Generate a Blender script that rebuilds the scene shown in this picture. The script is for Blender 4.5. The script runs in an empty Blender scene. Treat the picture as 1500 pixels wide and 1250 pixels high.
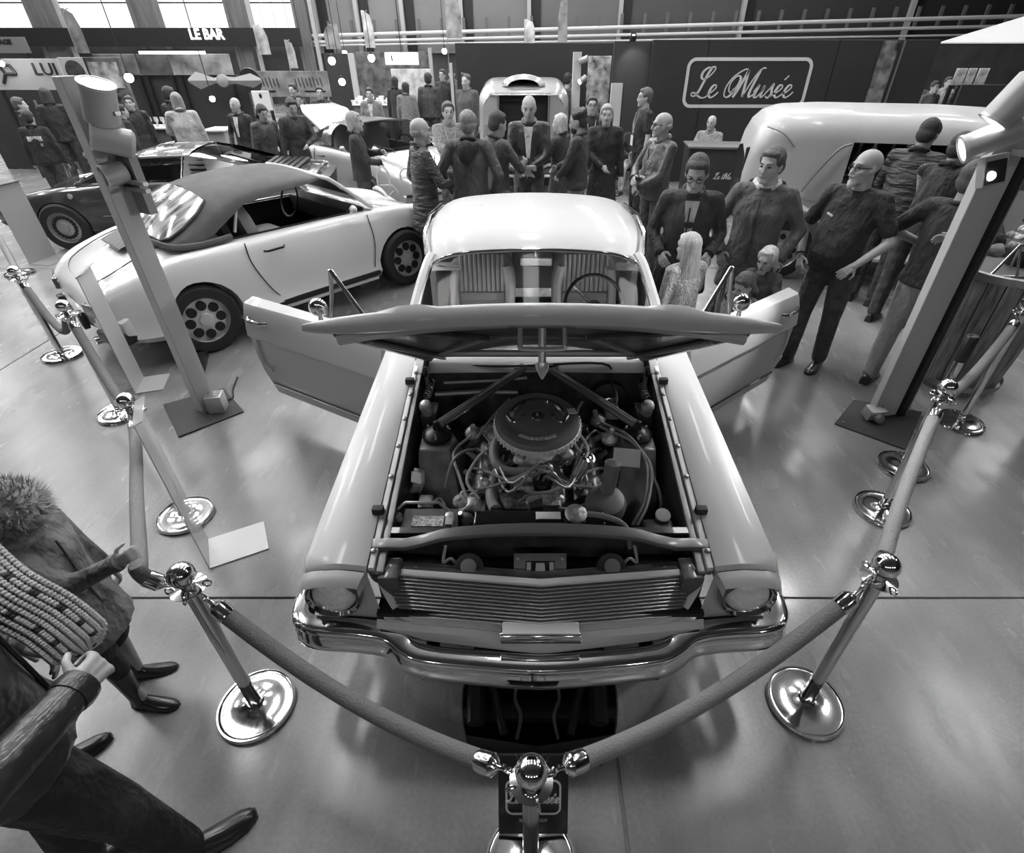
import bpy, bmesh, math, random
import numpy as np
from mathutils import Vector, Matrix, Euler
random.seed(7)
R = math.radians
SC = bpy.context.scene
COL = SC.collection
# ---------------------------------------------------------------- camera
CAM_H = 2.33
FPX = math.sqrt((625 - 65) * 1085.0)      # focal length in pixels of the 1500 px wide frame
PCX, PCY = 772.0, 625.0                   # principal point
PITCH = math.atan((625 - 65) / FPX)
cd = bpy.data.cameras.new('camera')
cd.sensor_width = 36.0
cd.lens = FPX / 1500 * 36
cd.shift_x = -(PCX - 750) / 1500
cd.clip_start = .02
cam = bpy.data.objects.new('camera', cd)
COL.objects.link(cam)
cam.location = (0, 0, CAM_H)
cam.rotation_euler = (math.pi / 2 - PITCH, 0, 0)
SC.camera = cam
# ---------------------------------------------------------------- world, exposure
w = bpy.data.worlds.new('world')
SC.world = w
w.use_nodes = True
w.node_tree.nodes['Background'].inputs[0].default_value = (.9, .9, .9, 1)
w.node_tree.nodes['Background'].inputs[1].default_value = .35
SC.view_settings.view_transform = 'Standard'
SC.view_settings.look = 'None'
SC.view_settings.gamma = 1
SC.view_settings.use_curve_mapping = False
SC.view_settings.exposure = 0.40
SC.cycles.use_denoising = True
SC.cycles.max_bounces = 7
SC.cycles.diffuse_bounces = 3
SC.cycles.glossy_bounces = 4
SC.cycles.transmission_bounces = 5
SC.cycles.transparent_max_bounces = 8
SC.cycles.caustics_reflective = False
SC.cycles.caustics_refractive = False
PANEL_STRENGTH = 24.0      # lamp panels under the hall roof
WINDOW_STRENGTH = .42    # daylight in the glazed band of the far wall
SPOT_W = 110.0

def G(px, py, z=0.0):
    """photo pixel -> point on the level plane at height z"""
    c, s = math.cos(PITCH), math.sin(PITCH)
    u, v = (px - PCX) / FPX, (PCY - py) / FPX
    d = Vector((u, c + v * s, -s + v * c))
    t = (z - CAM_H) / d.z
    return Vector((0, 0, CAM_H)) + d * t

def AT(px, py, y):
    """photo pixel -> point on the upright plane at distance y"""
    c, s = math.cos(PITCH), math.sin(PITCH)
    u, v = (px - PCX) / FPX, (PCY - py) / FPX
    d = Vector((u, c + v * s, -s + v * c))
    return Vector((0, 0, CAM_H)) + d * (y / d.y)

# ---------------------------------------------------------------- materials
MATS = {}
def mat(name, col=.5, rough=.5, metal=0.0, coat=0.0, var=0.0, vscale=8.0, bump=0.0, bscale=40.0,
        trans=0.0, emit=0.0, alpha=1.0, spec=.5, stretch=None, detail=4.0, wave=False, tint=None, bdist=.02):
    if name in MATS:
        return MATS[name]
    m = bpy.data.materials.new(name)
    m.use_nodes = True
    nt = m.node_tree
    b = nt.nodes['Principled BSDF']
    c = (col, col, col, 1) if tint is None else tint
    b.inputs['Base Color'].default_value = c
    b.inputs['Roughness'].default_value = rough
    b.inputs['Metallic'].default_value = metal
    b.inputs['Coat Weight'].default_value = coat
    b.inputs['Coat Roughness'].default_value = .04
    b.inputs['Specular IOR Level'].default_value = spec
    b.inputs['Transmission Weight'].default_value = trans
    b.inputs['Alpha'].default_value = alpha
    if emit:
        b.inputs['Emission Color'].default_value = (1, 1, 1, 1)
        b.inputs['Emission Strength'].default_value = emit
    if var or bump:
        tc = nt.nodes.new('ShaderNodeTexCoord')
        mp = nt.nodes.new('ShaderNodeMapping')
        if stretch:
            mp.inputs['Scale'].default_value = stretch
        nt.links.new(tc.outputs['Object'], mp.inputs['Vector'])
    if var:
        n = nt.nodes.new('ShaderNodeTexNoise')
        n.inputs['Scale'].default_value = vscale
        n.inputs['Detail'].default_value = detail
        r = nt.nodes.new('ShaderNodeMapRange')
        r.inputs['From Min'].default_value = .3
        r.inputs['From Max'].default_value = .7
        r.inputs['To Min'].default_value = max(0, col * (1 - var))
        r.inputs['To Max'].default_value = min(1, col * (1 + var))
        nt.links.new(mp.outputs[0], n.inputs['Vector'])
        nt.links.new(n.outputs['Fac'], r.inputs['Value'])
        cc = nt.nodes.new('ShaderNodeCombineColor')
        for i in range(3):
            nt.links.new(r.outputs[0], cc.inputs[i])
        nt.links.new(cc.outputs[0], b.inputs['Base Color'])
    if bump:
        if wave:
            n2 = nt.nodes.new('ShaderNodeTexWave')
            n2.inputs['Scale'].default_value = bscale
            n2.inputs['Distortion'].default_value = 6
            n2.inputs['Detail'].default_value = 2
        else:
            n2 = nt.nodes.new('ShaderNodeTexNoise')
            n2.inputs['Scale'].default_value = bscale
            n2.inputs['Detail'].default_value = 3
        nt.links.new(mp.outputs[0], n2.inputs['Vector'])
        bp = nt.nodes.new('ShaderNodeBump')
        bp.inputs['Strength'].default_value = bump
        bp.inputs['Distance'].default_value = bdist
        nt.links.new(n2.outputs['Fac'], bp.inputs['Height'])
        nt.links.new(bp.outputs[0], b.inputs['Normal'])
    MATS[name] = m
    return m

def glass(name='glass', alpha=.22, col=.6, rough=.03, refl=1.0):
    if name in MATS:
        return MATS[name]
    m = bpy.data.materials.new(name)
    m.use_nodes = True
    nt = m.node_tree
    nt.nodes.clear()
    o = nt.nodes.new('ShaderNodeOutputMaterial')
    t = nt.nodes.new('ShaderNodeBsdfTransparent')
    t.inputs[0].default_value = (col, col, col, 1)
    g = nt.nodes.new('ShaderNodeBsdfGlossy')
    g.inputs['Roughness'].default_value = rough
    f = nt.nodes.new('ShaderNodeFresnel')
    f.inputs['IOR'].default_value = 1.5
    mx = nt.nodes.new('ShaderNodeMixShader')
    k = nt.nodes.new('ShaderNodeMath'); k.operation = 'MULTIPLY'; k.inputs[1].default_value = refl
    nt.links.new(f.outputs[0], k.inputs[0])
    nt.links.new(k.outputs[0], mx.inputs[0])
    nt.links.new(t.outputs[0], mx.inputs[1])
    nt.links.new(g.outputs[0], mx.inputs[2])
    nt.links.new(mx.outputs[0], o.inputs[0])
    MATS[name] = m
    return m

PAINT = mat('pale_paint', .49, .42, 0.0, .15)
CHROME = mat('chrome', .78, .07, 1.0)
CHROME2 = mat('brushed_chrome', .6, .22, 1.0)
STEEL = mat('grey_steel', .36, .38, .7)
BLACKM = mat('black_metal', .022, .4, .2)
BLACKG = mat('black_gloss', .015, .12, 0, .6)
DARKP = mat('dark_bay_paint', .055, .35, 0, .3, var=.5, vscale=12)
RUBBER = mat('rubber', .02, .7, bump=.15, bscale=90)
WHITE = mat('white_enamel', .72, .3)
LABELW = mat('white_label', .75, .5)
GLASS = glass()
DARKGLASS = glass('dark_glass', col=.18)
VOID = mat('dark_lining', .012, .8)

# ---------------------------------------------------------------- mesh builder
def frame_of(d):
    d = Vector(d).normalized()
    a = Vector((0, 0, 1)) if abs(d.z) < .9 else Vector((1, 0, 0))
    x = d.cross(a).normalized()
    return x, d.cross(x).normalized()

class MB:
    def __init__(s):
        s.v, s.f = [], []
    def add(s, vs, fs):
        o = len(s.v)
        s.v += [tuple(p) for p in vs]
        s.f += [tuple(i + o for i in f) for f in fs]
        return s
    def box(s, c, d, rot=None, taper=None):
        hx, hy, hz = d[0] / 2, d[1] / 2, d[2] / 2
        vs = [Vector((x * hx * (taper if taper and z > 0 else 1), y * hy * (taper if taper and z > 0 else 1), z * hz)) for z in (-1, 1) for y in (-1, 1) for x in (-1, 1)]
        if rot is not None:
            mm = Euler(rot).to_matrix() if not isinstance(rot, Matrix) else rot
            vs = [mm @ p for p in vs]
        c = Vector(c)
        return s.add([p + c for p in vs], [(0, 2, 3, 1), (4, 5, 7, 6), (0, 1, 5, 4), (2, 6, 7, 3), (0, 4, 6, 2), (1, 3, 7, 5)])
    def loft(s, rings, closed=True, cap=True):
        n = len(rings[0]); o = len(s.v)
        for r in rings:
            s.v += [tuple(p) for p in r]
        m = n if closed else n - 1
        for i in range(len(rings) - 1):
            for j in range(m):
                a, b = o + i * n + j, o + i * n + (j + 1) % n
                s.f.append((a, b, b + n, a + n))
        if cap and closed:
            s.f.append(tuple(o + j for j in reversed(range(n))))
            e = o + (len(rings) - 1) * n
            s.f.append(tuple(e + j for j in range(n)))
        return s
    def tube(s, pts, r, n=8, cap=True, closed=False, flat=1.0):
        P = [Vector(p) for p in pts]
        rings = []
        x = None
        for i, p in enumerate(P):
            if closed:
                d = P[(i + 1) % len(P)] - P[i - 1]
            else:
                d = P[min(i + 1, len(P) - 1)] - P[max(i - 1, 0)]
            if d.length < 1e-9:
                d = Vector((0, 0, 1))
            d.normalize()
            if x is None:
                x, y = frame_of(d)
            else:
                x = (x - d * x.dot(d))
                if x.length < 1e-6:
                    x, y = frame_of(d)
                x.normalize()
            y = d.cross(x)
            rr = r[i] if isinstance(r, (list, tuple)) else r
            rings.append([p + x * (rr * math.cos(2 * math.pi * k / n)) + y * (rr * flat * math.sin(2 * math.pi * k / n)) for k in range(n)])
        if closed:
            rings.append(rings[0])
            return s.loft(rings, True, False)
        return s.loft(rings, True, cap)
    def cyl(s, a, b, r, r2=None, n=16):
        return s.tube([a, b], [r, r if r2 is None else r2], n)
    def lathe(s, prof, c=(0, 0, 0), ax=(0, 0, 1), n=24, cap=True):
        ax = Vector(ax).normalized(); x, y = frame_of(ax); c = Vector(c)
        rings = [[c + ax * z + x * (r * math.cos(2 * math.pi * k / n)) + y * (r * math.sin(2 * math.pi * k / n)) for k in range(n)] for r, z in prof]
        return s.loft(rings, True, cap)
    def ball(s, c, r, n=14, m=9, rot=None):
        if not isinstance(r, (tuple, list)):
            r = (r, r, r)
        mm = Euler(rot).to_matrix() if rot is not None else None
        c = Vector(c); rings = []
        for i in range(m + 1):
            t = math.pi * i / m
            t = min(max(t, .02), math.pi - .02)
            ring = []
            for k in range(n):
                p = Vector((r[0] * math.sin(t) * math.cos(2 * math.pi * k / n), r[1] * math.sin(t) * math.sin(2 * math.pi * k / n), -r[2] * math.cos(t)))
                ring.append(c + (mm @ p if mm else p))
            rings.append(ring)
        return s.loft(rings, True, True)
    def cap2(s, a, b, ra, rb, n=10):
        """tapered capsule"""
        a, b = Vector(a), Vector(b); d = b - a; L = d.length
        if L < 1e-6:
            return s.ball(a, max(ra, rb), n)
        d /= L; x, y = frame_of(d); rings = []
        for t in (-85, -60, -30, 0):
            rings.append((a + d * (ra * math.sin(R(t))), ra * math.cos(R(t))))
        for t in (0, 30, 60, 85):
            rings.append((b + d * (rb * math.sin(R(t))), rb * math.cos(R(t))))
        return s.loft([[c + x * (q * math.cos(2 * math.pi * k / n)) + y * (q * math.sin(2 * math.pi * k / n)) for k in range(n)] for c, q in rings])
    def prism(s, poly, z0, z1, tf=None):
        """2-D outline extruded; tf maps (x, y, z) to space"""
        n = len(poly)
        vs = [(p[0], p[1], z0) for p in poly] + [(p[0], p[1], z1) for p in poly]
        if tf:
            vs = [tf(Vector(p)) for p in vs]
        fs = [tuple(reversed(range(n))), tuple(range(n, 2 * n))] + [(i, (i + 1) % n, n + (i + 1) % n, n + i) for i in range(n)]
        return s.add(vs, fs)
    def strip(s, A, B, t):
        """surface between two rails with thickness vector t"""
        t = Vector(t)
        rings = [[Vector(a), Vector(b), Vector(b) + t, Vector(a) + t] for a, b in zip(A, B)]
        return s.loft(rings)
    def xf(s, m):
        s.v = [tuple(m @ Vector(p)) for p in s.v]
        return s
    def mesh(s, name, smooth=True, angle=40, bevel=0.0, segs=2, fix=True):
        me = bpy.data.meshes.new(name)
        me.from_pydata(s.v, [], s.f)
        if bevel or fix:
            bm = bmesh.new(); bm.from_mesh(me)
            if fix:
                bmesh.ops.recalc_face_normals(bm, faces=bm.faces)
            if bevel:
                bm.edges.ensure_lookup_table()
                es = [e for e in bm.edges if len(e.link_faces) == 2 and e.calc_face_angle(0) > .5]
                bmesh.ops.bevel(bm, geom=es, offset=bevel, segments=segs, profile=.6, affect='EDGES', clamp_overlap=True)
            bm.to_mesh(me); bm.free()
        if smooth:
            me.polygons.foreach_set('use_smooth', [True] * len(me.polygons))
            if angle < 179:
                me.set_sharp_from_angle(angle=R(angle))
        me.update()
        return me
    def build(s, name, m, parent=None, smooth=True, angle=40, bevel=0.0, segs=2, fix=True, label=None):
        me = s.mesh(name, smooth, angle, bevel, segs, fix)
        return put(name, me, m, parent, label=label)

def put(name, me, m, parent=None, loc=None, rot=None, label=None):
    if m is not None and not me.materials:
        me.materials.append(m)
    o = bpy.data.objects.new(name, me)
    COL.objects.link(o)
    if parent is not None:
        o.parent = parent
    if loc is not None:
        o.location = loc
    if rot is not None:
        o.rotation_euler = rot
    if label:
        o['label'] = label
    return o

def tag(o, label=None, cat=None, group=None, kind=None):
    if label: o['label'] = label
    if cat: o['category'] = cat
    if group: o['group'] = group
    if kind: o['kind'] = kind
    return o

def thing(name, label, cat, loc=(0, 0, 0), rz=0.0, group=None, rot=None):
    o = bpy.data.objects.new(name, None)
    o.empty_display_size = .1
    COL.objects.link(o)
    o.location = loc
    o.rotation_euler = rot if rot is not None else (0, 0, rz)
    return tag(o, label, cat, group)

def copy_tree(o, parent=None, loc=None, rz=None, label=None):
    c = o.copy(); COL.objects.link(c)
    if parent is not None:
        c.parent = parent
    if loc is not None:
        c.location = loc
    if rz is not None:
        c.rotation_euler = (0, 0, rz)
    if label:
        c['label'] = label
    for ch in list(o.children):
        if ch is not c:
            copy_tree(ch, c)
    return c

def cr(P, n, closed=False):
    """Catmull-Rom through the points, n samples a span"""
    P = [np.array(p, float) for p in P]
    if closed:
        Q = [P[-1]] + P + [P[0], P[1]]
    else:
        Q = [2 * P[0] - P[1]] + P + [2 * P[-1] - P[-2]]
    out = []
    for i in range(1, len(Q) - 2):
        a, b, c, d = Q[i - 1:i + 3]
        for k in range(n):
            t = k / n
            out.append(.5 * ((2 * b) + (c - a) * t + (2 * a - 5 * b + 4 * c - d) * t * t + (3 * b - a - 3 * c + d) * t ** 3))
    if not closed:
        out.append(P[-1])
    return out

def sag(a, b, drop, n=20):
    a, b = Vector(a), Vector(b)
    return [a.lerp(b, i / n) - Vector((0, 0, drop * 4 * (i / n) * (1 - i / n))) for i in range(n + 1)]

# scratch scene in which modifiers are evaluated apart from the real one
TMP = bpy.data.scenes.new('scratch')
def evaluate(me, mods):
    o = bpy.data.objects.new('scratch', me)
    TMP.collection.objects.link(o)
    extra = []
    for kind, kw in mods:
        md = o.modifiers.new(kind, kind)
        for k, v in kw.items():
            if k == 'cut':
                q = bpy.data.objects.new('cut', v)
                TMP.collection.objects.link(q)
                extra.append(q); md.object = q
            else:
                setattr(md, k, v)
    vl = TMP.view_layers[0]
    vl.update()
    dg = vl.depsgraph
    dg.update()
    r = bpy.data.meshes.new_from_object(o.evaluated_get(dg), depsgraph=dg)
    for q in extra + [o]:
        TMP.collection.objects.unlink(q)
        bpy.data.objects.remove(q)
    return r

def letters(txt, size, m, parent, loc, rot=(math.pi / 2, 0, 0), depth=.01, name='lettering', align='CENTER', bold=0.0, sx=1.0):
    c = bpy.data.curves.new(name, 'FONT')
    c.body = txt; c.size = size; c.extrude = depth; c.align_x = align; c.align_y = 'CENTER'
    c.offset = bold
    c.resolution_u = 3
    me = evaluate(c, [])
    me.name = name
    me.materials.clear(); me.materials.append(m)
    o = put(name, me, None, parent, loc, rot)
    o.scale = (sx, 1, 1)
    return o

def ribbon(mb, pts, wd, depth=.01):
    """flat pen stroke in the local XZ plane (facing -Y); wd = width or list of widths"""
    n = len(pts)
    L, Rr = [], []
    for i in range(n):
        a, b = Vector((pts[max(i - 1, 0)][0], pts[max(i - 1, 0)][1])), Vector((pts[min(i + 1, n - 1)][0], pts[min(i + 1, n - 1)][1]))
        d = (b - a)
        d = d.normalized() if d.length > 1e-9 else Vector((1, 0))
        nn = Vector((-d.y, d.x)) * (wd[i] if isinstance(wd, (list, tuple)) else wd) / 2
        L.append((pts[i][0] + nn.x, 0, pts[i][1] + nn.y)); Rr.append((pts[i][0] - nn.x, 0, pts[i][1] - nn.y))
    mb.strip(L, Rr, (0, depth, 0))

# pen strokes of the script words on the signs, in units of the letter height
SCRIPT = {
    'L': [[(.55, .98), (.40, 1.0), (.24, .88), (.22, .70), (.34, .62), (.52, .72), (.66, .92), (.64, 1.02), (.54, 1.0), (.44, .8), (.36, .5), (.27, .2), (.15, .06), (.04, .08), (.03, .16), (.12, .17), (.28, .08), (.46, .0), (.62, .03), (.72, .14)]],
    'e': [[(.0, .12), (.14, .20), (.26, .34), (.22, .43), (.12, .40), (.05, .24), (.07, .08), (.18, .01), (.32, .10), (.40, .2)]],
    'M': [[(.30, .30), (.22, .18), (.10, .25), (.08, .50), (.24, .72), (.40, .68), (.40, .45), (.22, .10), (.08, .02), (-.04, .12), (-.04, .40), (.12, .70), (.42, .92), (.58, .95)], [(.62, .93), (.54, .6), (.42, .2), (.34, .02)], [(.62, .93), (.66, .5), (.70, .1), (.71, .03)], [(.71, .03), (.86, .5), (1.02, .85), (1.15, .98), (1.26, .98)], [(1.08, .92), (1.0, .55), (.94, .2), (.98, .03), (1.10, .10), (1.16, .2)]],
    'u': [[(.0, .2), (.10, .40), (.13, .42), (.09, .2), (.07, .06), (.15, .01), (.27, .14), (.36, .40)], [(.36, .42), (.32, .15), (.36, .02), (.46, .10), (.52, .2)]],
    's': [[(.0, .15), (.12, .32), (.20, .48), (.20, .30), (.24, .12), (.14, .0), (.04, .05)], [(.2, .02), (.32, .1), (.36, .18)]],
}
SCRIPT['x'] = SCRIPT['e'] + [[(.24, .60), (.36, .74)]]      # e with an acute accent
def script_words(name, word, h, m, parent, loc, pen=.055, rz=0.0):
    mb = MB(); x = 0.0
    adv = {'L': .66, 'e': .36, 'M': 1.10, 'u': .48, 's': .32, 'x': .36, ' ': .34}
    tot = sum(adv[c] for c in word)
    for c in word:
        for st in SCRIPT.get(c, []):
            P = cr([(p[0], p[1]) for p in st], 5)
            P = [((q[0] + x + .18 * q[1] - tot / 2) * h, (q[1] - .45) * h) for q in P]
            wd = []
            for i in range(len(P)):
                a, b = P[max(i - 1, 0)], P[min(i + 1, len(P) - 1)]
                dy = (a[1] - b[1]) / (math.hypot(b[0] - a[0], b[1] - a[1]) + 1e-9)
                wd.append(h * pen * (.75 + .75 * max(0, dy)))
            ribbon(mb, P, wd, .006)
        x += adv[c]
    o = mb.build(name, m, parent, smooth=False)
    o.location = loc; o.rotation_euler = (0, 0, rz)
    return o
def rounded_frame(wd, ht, r, t, n=6):
    """closed rounded-rectangle band as a strip in XZ"""
    out = []
    for cx_, cz_, a0 in ((wd / 2 - r, ht / 2 - r, 0), (-wd / 2 + r, ht / 2 - r, 90), (-wd / 2 + r, -ht / 2 + r, 180), (wd / 2 - r, -ht / 2 + r, 270)):
        for k in range(n + 1):
            a = R(a0 + 90 * k / n)
            out.append((cx_ + r * math.cos(a), cz_ + r * math.sin(a)))
    inn = [(x - math.copysign(1, x) * 0 , z) for x, z in out]
    def off(r2):
        o2 = []
        for cx_, cz_, a0 in ((wd / 2 - r, ht / 2 - r, 0), (-wd / 2 + r, ht / 2 - r, 90), (-wd / 2 + r, -ht / 2 + r, 180), (wd / 2 - r, -ht / 2 + r, 270)):
            for k in range(n + 1):
                a = R(a0 + 90 * k / n)
                o2.append((cx_ + r2 * math.cos(a), 0, cz_ + r2 * math.sin(a)))
        return o2 + [o2[0]]
    return off(r), off(r - t)
# ================================================================ the hall
def floor_material():
    m = bpy.data.materials.new('polished_concrete'); m.use_nodes = True
    nt = m.node_tree; b = nt.nodes['Principled BSDF']
    tc = nt.nodes.new('ShaderNodeTexCoord')
    ge = nt.nodes.new('ShaderNodeNewGeometry')
    def noise(scale, detail, st=(1, 1, 1), rot=0.0):
        mp = nt.nodes.new('ShaderNodeMapping'); mp.inputs['Scale'].default_value = st
        mp.inputs['Rotation'].default_value = (0, 0, rot)
        nt.links.new(ge.outputs['Position'], mp.inputs['Vector'])
        n = nt.nodes.new('ShaderNodeTexNoise'); n.inputs['Scale'].default_value = scale; n.inputs['Detail'].default_value = detail
        nt.links.new(mp.outputs[0], n.inputs['Vector'])
        return n.outputs['Fac']
    def rng(src, a, b_, lo, hi):
        r = nt.nodes.new('ShaderNodeMapRange')
        for k, v in zip(('From Min', 'From Max', 'To Min', 'To Max'), (a, b_, lo, hi)):
            r.inputs[k].default_value = v
        nt.links.new(src, r.inputs['Value'])
        return r.outputs[0]
    def mul(p, q):
        k = nt.nodes.new('ShaderNodeMath'); k.operation = 'MULTIPLY'
        nt.links.new(p, k.inputs[0]); nt.links.new(q, k.inputs[1])
        return k.outputs[0]
    blotch = rng(noise(.9, 5), .3, .7, .13, .34)
    streak = rng(noise(1.0, 4, (9, .8, 1), R(24)), .35, .7, .90, 1.06)
    fine = rng(noise(60, 3), .3, .7, .9, 1.08)
    v = mul(mul(blotch, streak), fine)
    cc = nt.nodes.new('ShaderNodeCombineColor')
    for i in range(3):
        nt.links.new(v, cc.inputs[i])
    nt.links.new(cc.outputs[0], b.inputs['Base Color'])
    nt.links.new(rng(noise(2.2, 5, (3, 1, 1), R(24)), .3, .7, .19, .30), b.inputs['Roughness'])
    b.inputs['Specular IOR Level'].default_value = .6
    return m
FLOORM = floor_material()
fl = tag(MB().box((0, 8, -.06), (60, 60, .1)).build('floor', FLOORM, smooth=False), kind='structure')
S = 5.0
me = MB().box((0, 0, -.005), (S - .012, S - .012, .01)).mesh('slab', smooth=False, bevel=.003, segs=1)
me.materials.append(FLOORM)
for i in range(-4, 5):
    for j in range(-2, 5):
        put('slab', me, None, fl, loc=(.36 + S * (i + .5), 1.72 + S * (j + .5), 0))
WALLD = mat('hall_wall_dark', .06, .7, var=.2, vscale=.5)
WALLG = mat('hall_wall_grey', .16, .6, var=.15, vscale=.4)
WALLK = mat('hall_wall_charcoal', .05, .6)
CEIL = mat('hall_roof', .12, .8)
WIN = mat('translucent_glazing', .8, .5, emit=WINDOW_STRENGTH, var=.06, vscale=3)
PANELM = mat('lamp_panel_lit', .8, .5, emit=PANEL_STRENGTH)  # glow of the hung lamp panels, added fill row included; no skylight
COLM = mat('riveted_column', .14, .6, var=.25, vscale=3, stretch=(6, 6, .4))
COLL = mat('light_column', .38, .5)
def wall(name, c, d, m):
    return tag(MB().box(c, d).build(name, m, smooth=False), kind='structure')
wb = wall('wall_back', (0, 30.25, 4.5), (60, .3, 9), WALLD)
wall('wall_left', (-29.8, 8, 4.5), (.4, 60, 9), WALLG)
wall('wall_right', (29.8, 8, 4.5), (.4, 60, 9), WALLD)
wf = wall('wall_front', (0, -21.8, 4.5), (60, .4, 9), WALLG)
cl = wall('ceiling', (0, 8, 9.1), (60, 60, .2), CEIL)
# rows of lamp panels hung under the roof
me = MB().box((0, 0, 0), (.55, 1.7, .06)).mesh('lamp_panel', smooth=False); me.materials.append(PANELM)
hg = MB().box((0, 0, .25), (.03, .03, .5)).mesh('lamp_hanger', smooth=False); hg.materials.append(BLACKM)
for x in (-24, -19, -14.5, -11, -8, -5.5, -3, 0, 3.5, 8, 14):
    for k in range(7):
        if x > 8 and k % 2: continue
        put('lamp_panel', me, None, cl, loc=(x, 4.8 + 3.8 * k, 8.0))
        put('lamp_hanger', hg, None, cl, loc=(x, 4.8 + 3.8 * k, 8.0))
for x in (-9, -4.5, 0, 4.5, 9):  # extra row behind the camera, added as front fill for the coupe's nose
    for y in (-10.5,):
        put('lamp_panel', me, None, cl, loc=(x, y, 8.0))
        put('lamp_hanger', hg, None, cl, loc=(x, y, 8.0))
# roof beams
bm_ = MB().box((0, 0, 0), (.3, 52, .5)).mesh('roof_beam', smooth=False); bm_.materials.append(CEIL)
for x in (-22, -12.7, -5, 2, 9.7, 20):
    put('roof_beam', bm_, None, cl, loc=(x, 8, 8.7))
# glazed band of the back wall, bay by bay between riveted columns
edges = [(-29.5, -22.2), (-21.2, -17.3), (-15.8, -12.0), (-11.0, -9.9 + .0)]
px_bays = [(0, 52), (92, 200), (238, 332), (368, 437)]
for n, (a, b_) in enumerate(px_bays):
    x0, x1 = AT(a, 30, 30).x - .05, AT(b_, 30, 30).x + .05
    if n == 0: x0 = -29
    o = tag(MB().box(((x0 + x1) / 2, 30.05, 5.6), (x1 - x0, .08, 5.4)).build('window_%d' % (n + 1), mat('black_gloss'), smooth=False), kind='structure')
    k = max(2, round((x1 - x0) / .55)); dx = (x1 - x0) / k
    pm = MB().box((0, 0, 0), (dx - .03, .05, .92)).mesh('pane', smooth=False); pm.materials.append(WIN)
    pm2 = MB().box((0, 0, 0), (dx - .03, .05, 1.3)).mesh('pane', smooth=False); pm2.materials.append(WIN)
    for i in range(k):
        put('pane', pm, None, o, loc=(x0 + dx * (i + .5), 29.99, 2.88 + .0 + .0 + .21 + .25))
        put('pane', pm2, None, o, loc=(x0 + dx * (i + .5), 29.99, 4.5))
        put('pane', pm2, None, o, loc=(x0 + dx * (i + .5), 29.99, 5.85))
        put('pane', pm2, None, o, loc=(x0 + dx * (i + .5), 29.99, 7.2))
def column(px, y, wd, m, n):
    x = AT(px, 40, y).x
    o = tag(MB().box((x, y, 4.5), (wd, .4, 9)).build('column_%d' % n, m, smooth=False, bevel=.02), kind='structure')
    for s_ in (-1, 1):
        MB().box((x + s_ * wd * .42, y - .24, 4.5), (wd * .16, .1, 9)).build('flange', m, o, smooth=False)
    rv = MB()
    for z in range(30):
        for s_ in (-1, 1):
            rv.ball((x + s_ * wd * .42, y - .29, .2 + z * .3), .03, 6, 4)
    tag(rv.build('rivet', m, o), kind='stuff')
column(73, 29.4, 1.1, COLM, 1); column(221, 29.4, 1.1, COLM, 2); column(352, 29.4, .75, COLM, 3); column(446, 29.4, .6, COLM, 4)
for n, px in enumerate((98, 372, 461)):
    x = AT(px, 40, 29.2).x
    tag(MB().box((x, 29.1, 4.5), (.16, .12, 9)).build('trim_%d' % (n + 1), COLL, smooth=False), kind='structure')
# dark board with the bar's name, below the glazing
fb = thing('bar_fascia', 'long black fascia below the glazed band carrying the white word LE BAR', 'sign', (0, 28.6, 2.55))
x0, x1 = AT(-40, 55, 28.6).x, AT(440, 55, 28.6).x
MB().box(((x0 + x1) / 2, .05, .03), (x1 - x0, .06, .66)).build('board', BLACKM, fb, smooth=False)
letters('LE BAR', .52, mat('lit_letters', .8, .4, emit=3.0), fb, (AT(302, 50, 28.6).x, 0, .12), bold=.012, sx=.92)
# grey clad part of the back wall: panels between mullions
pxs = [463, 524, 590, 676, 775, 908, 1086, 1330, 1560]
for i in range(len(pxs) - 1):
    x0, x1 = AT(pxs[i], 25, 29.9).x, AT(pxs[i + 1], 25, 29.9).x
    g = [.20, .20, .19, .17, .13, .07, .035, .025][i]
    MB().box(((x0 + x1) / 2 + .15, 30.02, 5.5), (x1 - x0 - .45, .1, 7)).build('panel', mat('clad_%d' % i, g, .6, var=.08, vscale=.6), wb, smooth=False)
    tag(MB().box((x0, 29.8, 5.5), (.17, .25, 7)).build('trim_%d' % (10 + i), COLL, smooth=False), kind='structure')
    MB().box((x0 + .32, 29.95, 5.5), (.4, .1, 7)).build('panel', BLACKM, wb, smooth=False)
# sill posts and two pipes running along the wall
PIPE = mat('pipe', .55, .45)
for k, (za, zb, rr) in enumerate(((2.62, 3.35, .075), (2.40, 3.02, .06), (2.28, 2.72, .04))):
    a = Vector((-10.2, 29.3, za)); b_ = Vector((24, 27.6, zb))
    tag(MB().cyl(a, b_, rr, n=10).build('trim_%d' % (20 + k), PIPE), kind='structure')
sp = MB().box((0, 0, 0), (.12, .12, .8)).mesh('post', smooth=False); sp.materials.append(mat('sill_post', .12, .7))
for i in range(34):
    t = i / 33
    put('post', sp, None, wb, loc=(-9.8 + 33 * t, 29.6, 2.75 + .65 * t))
# ================================================================ the pale coupe with its bonnet up
car = thing('classic_coupe', 'pale silver classic coupe with raised bonnet and both doors open', 'car', (.05, 1.10, 0))
def mir(pts, s):
    return [(p[0] * s, p[1], p[2]) for p in pts]
FW_Y, RW_Y = .86, 3.58
def low(y, wy, r=.37, base=.24):
    d = abs(y - wy)
    return base if d > r else max(base, .31 + math.sqrt(max(0, r * r - d * d)))
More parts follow.
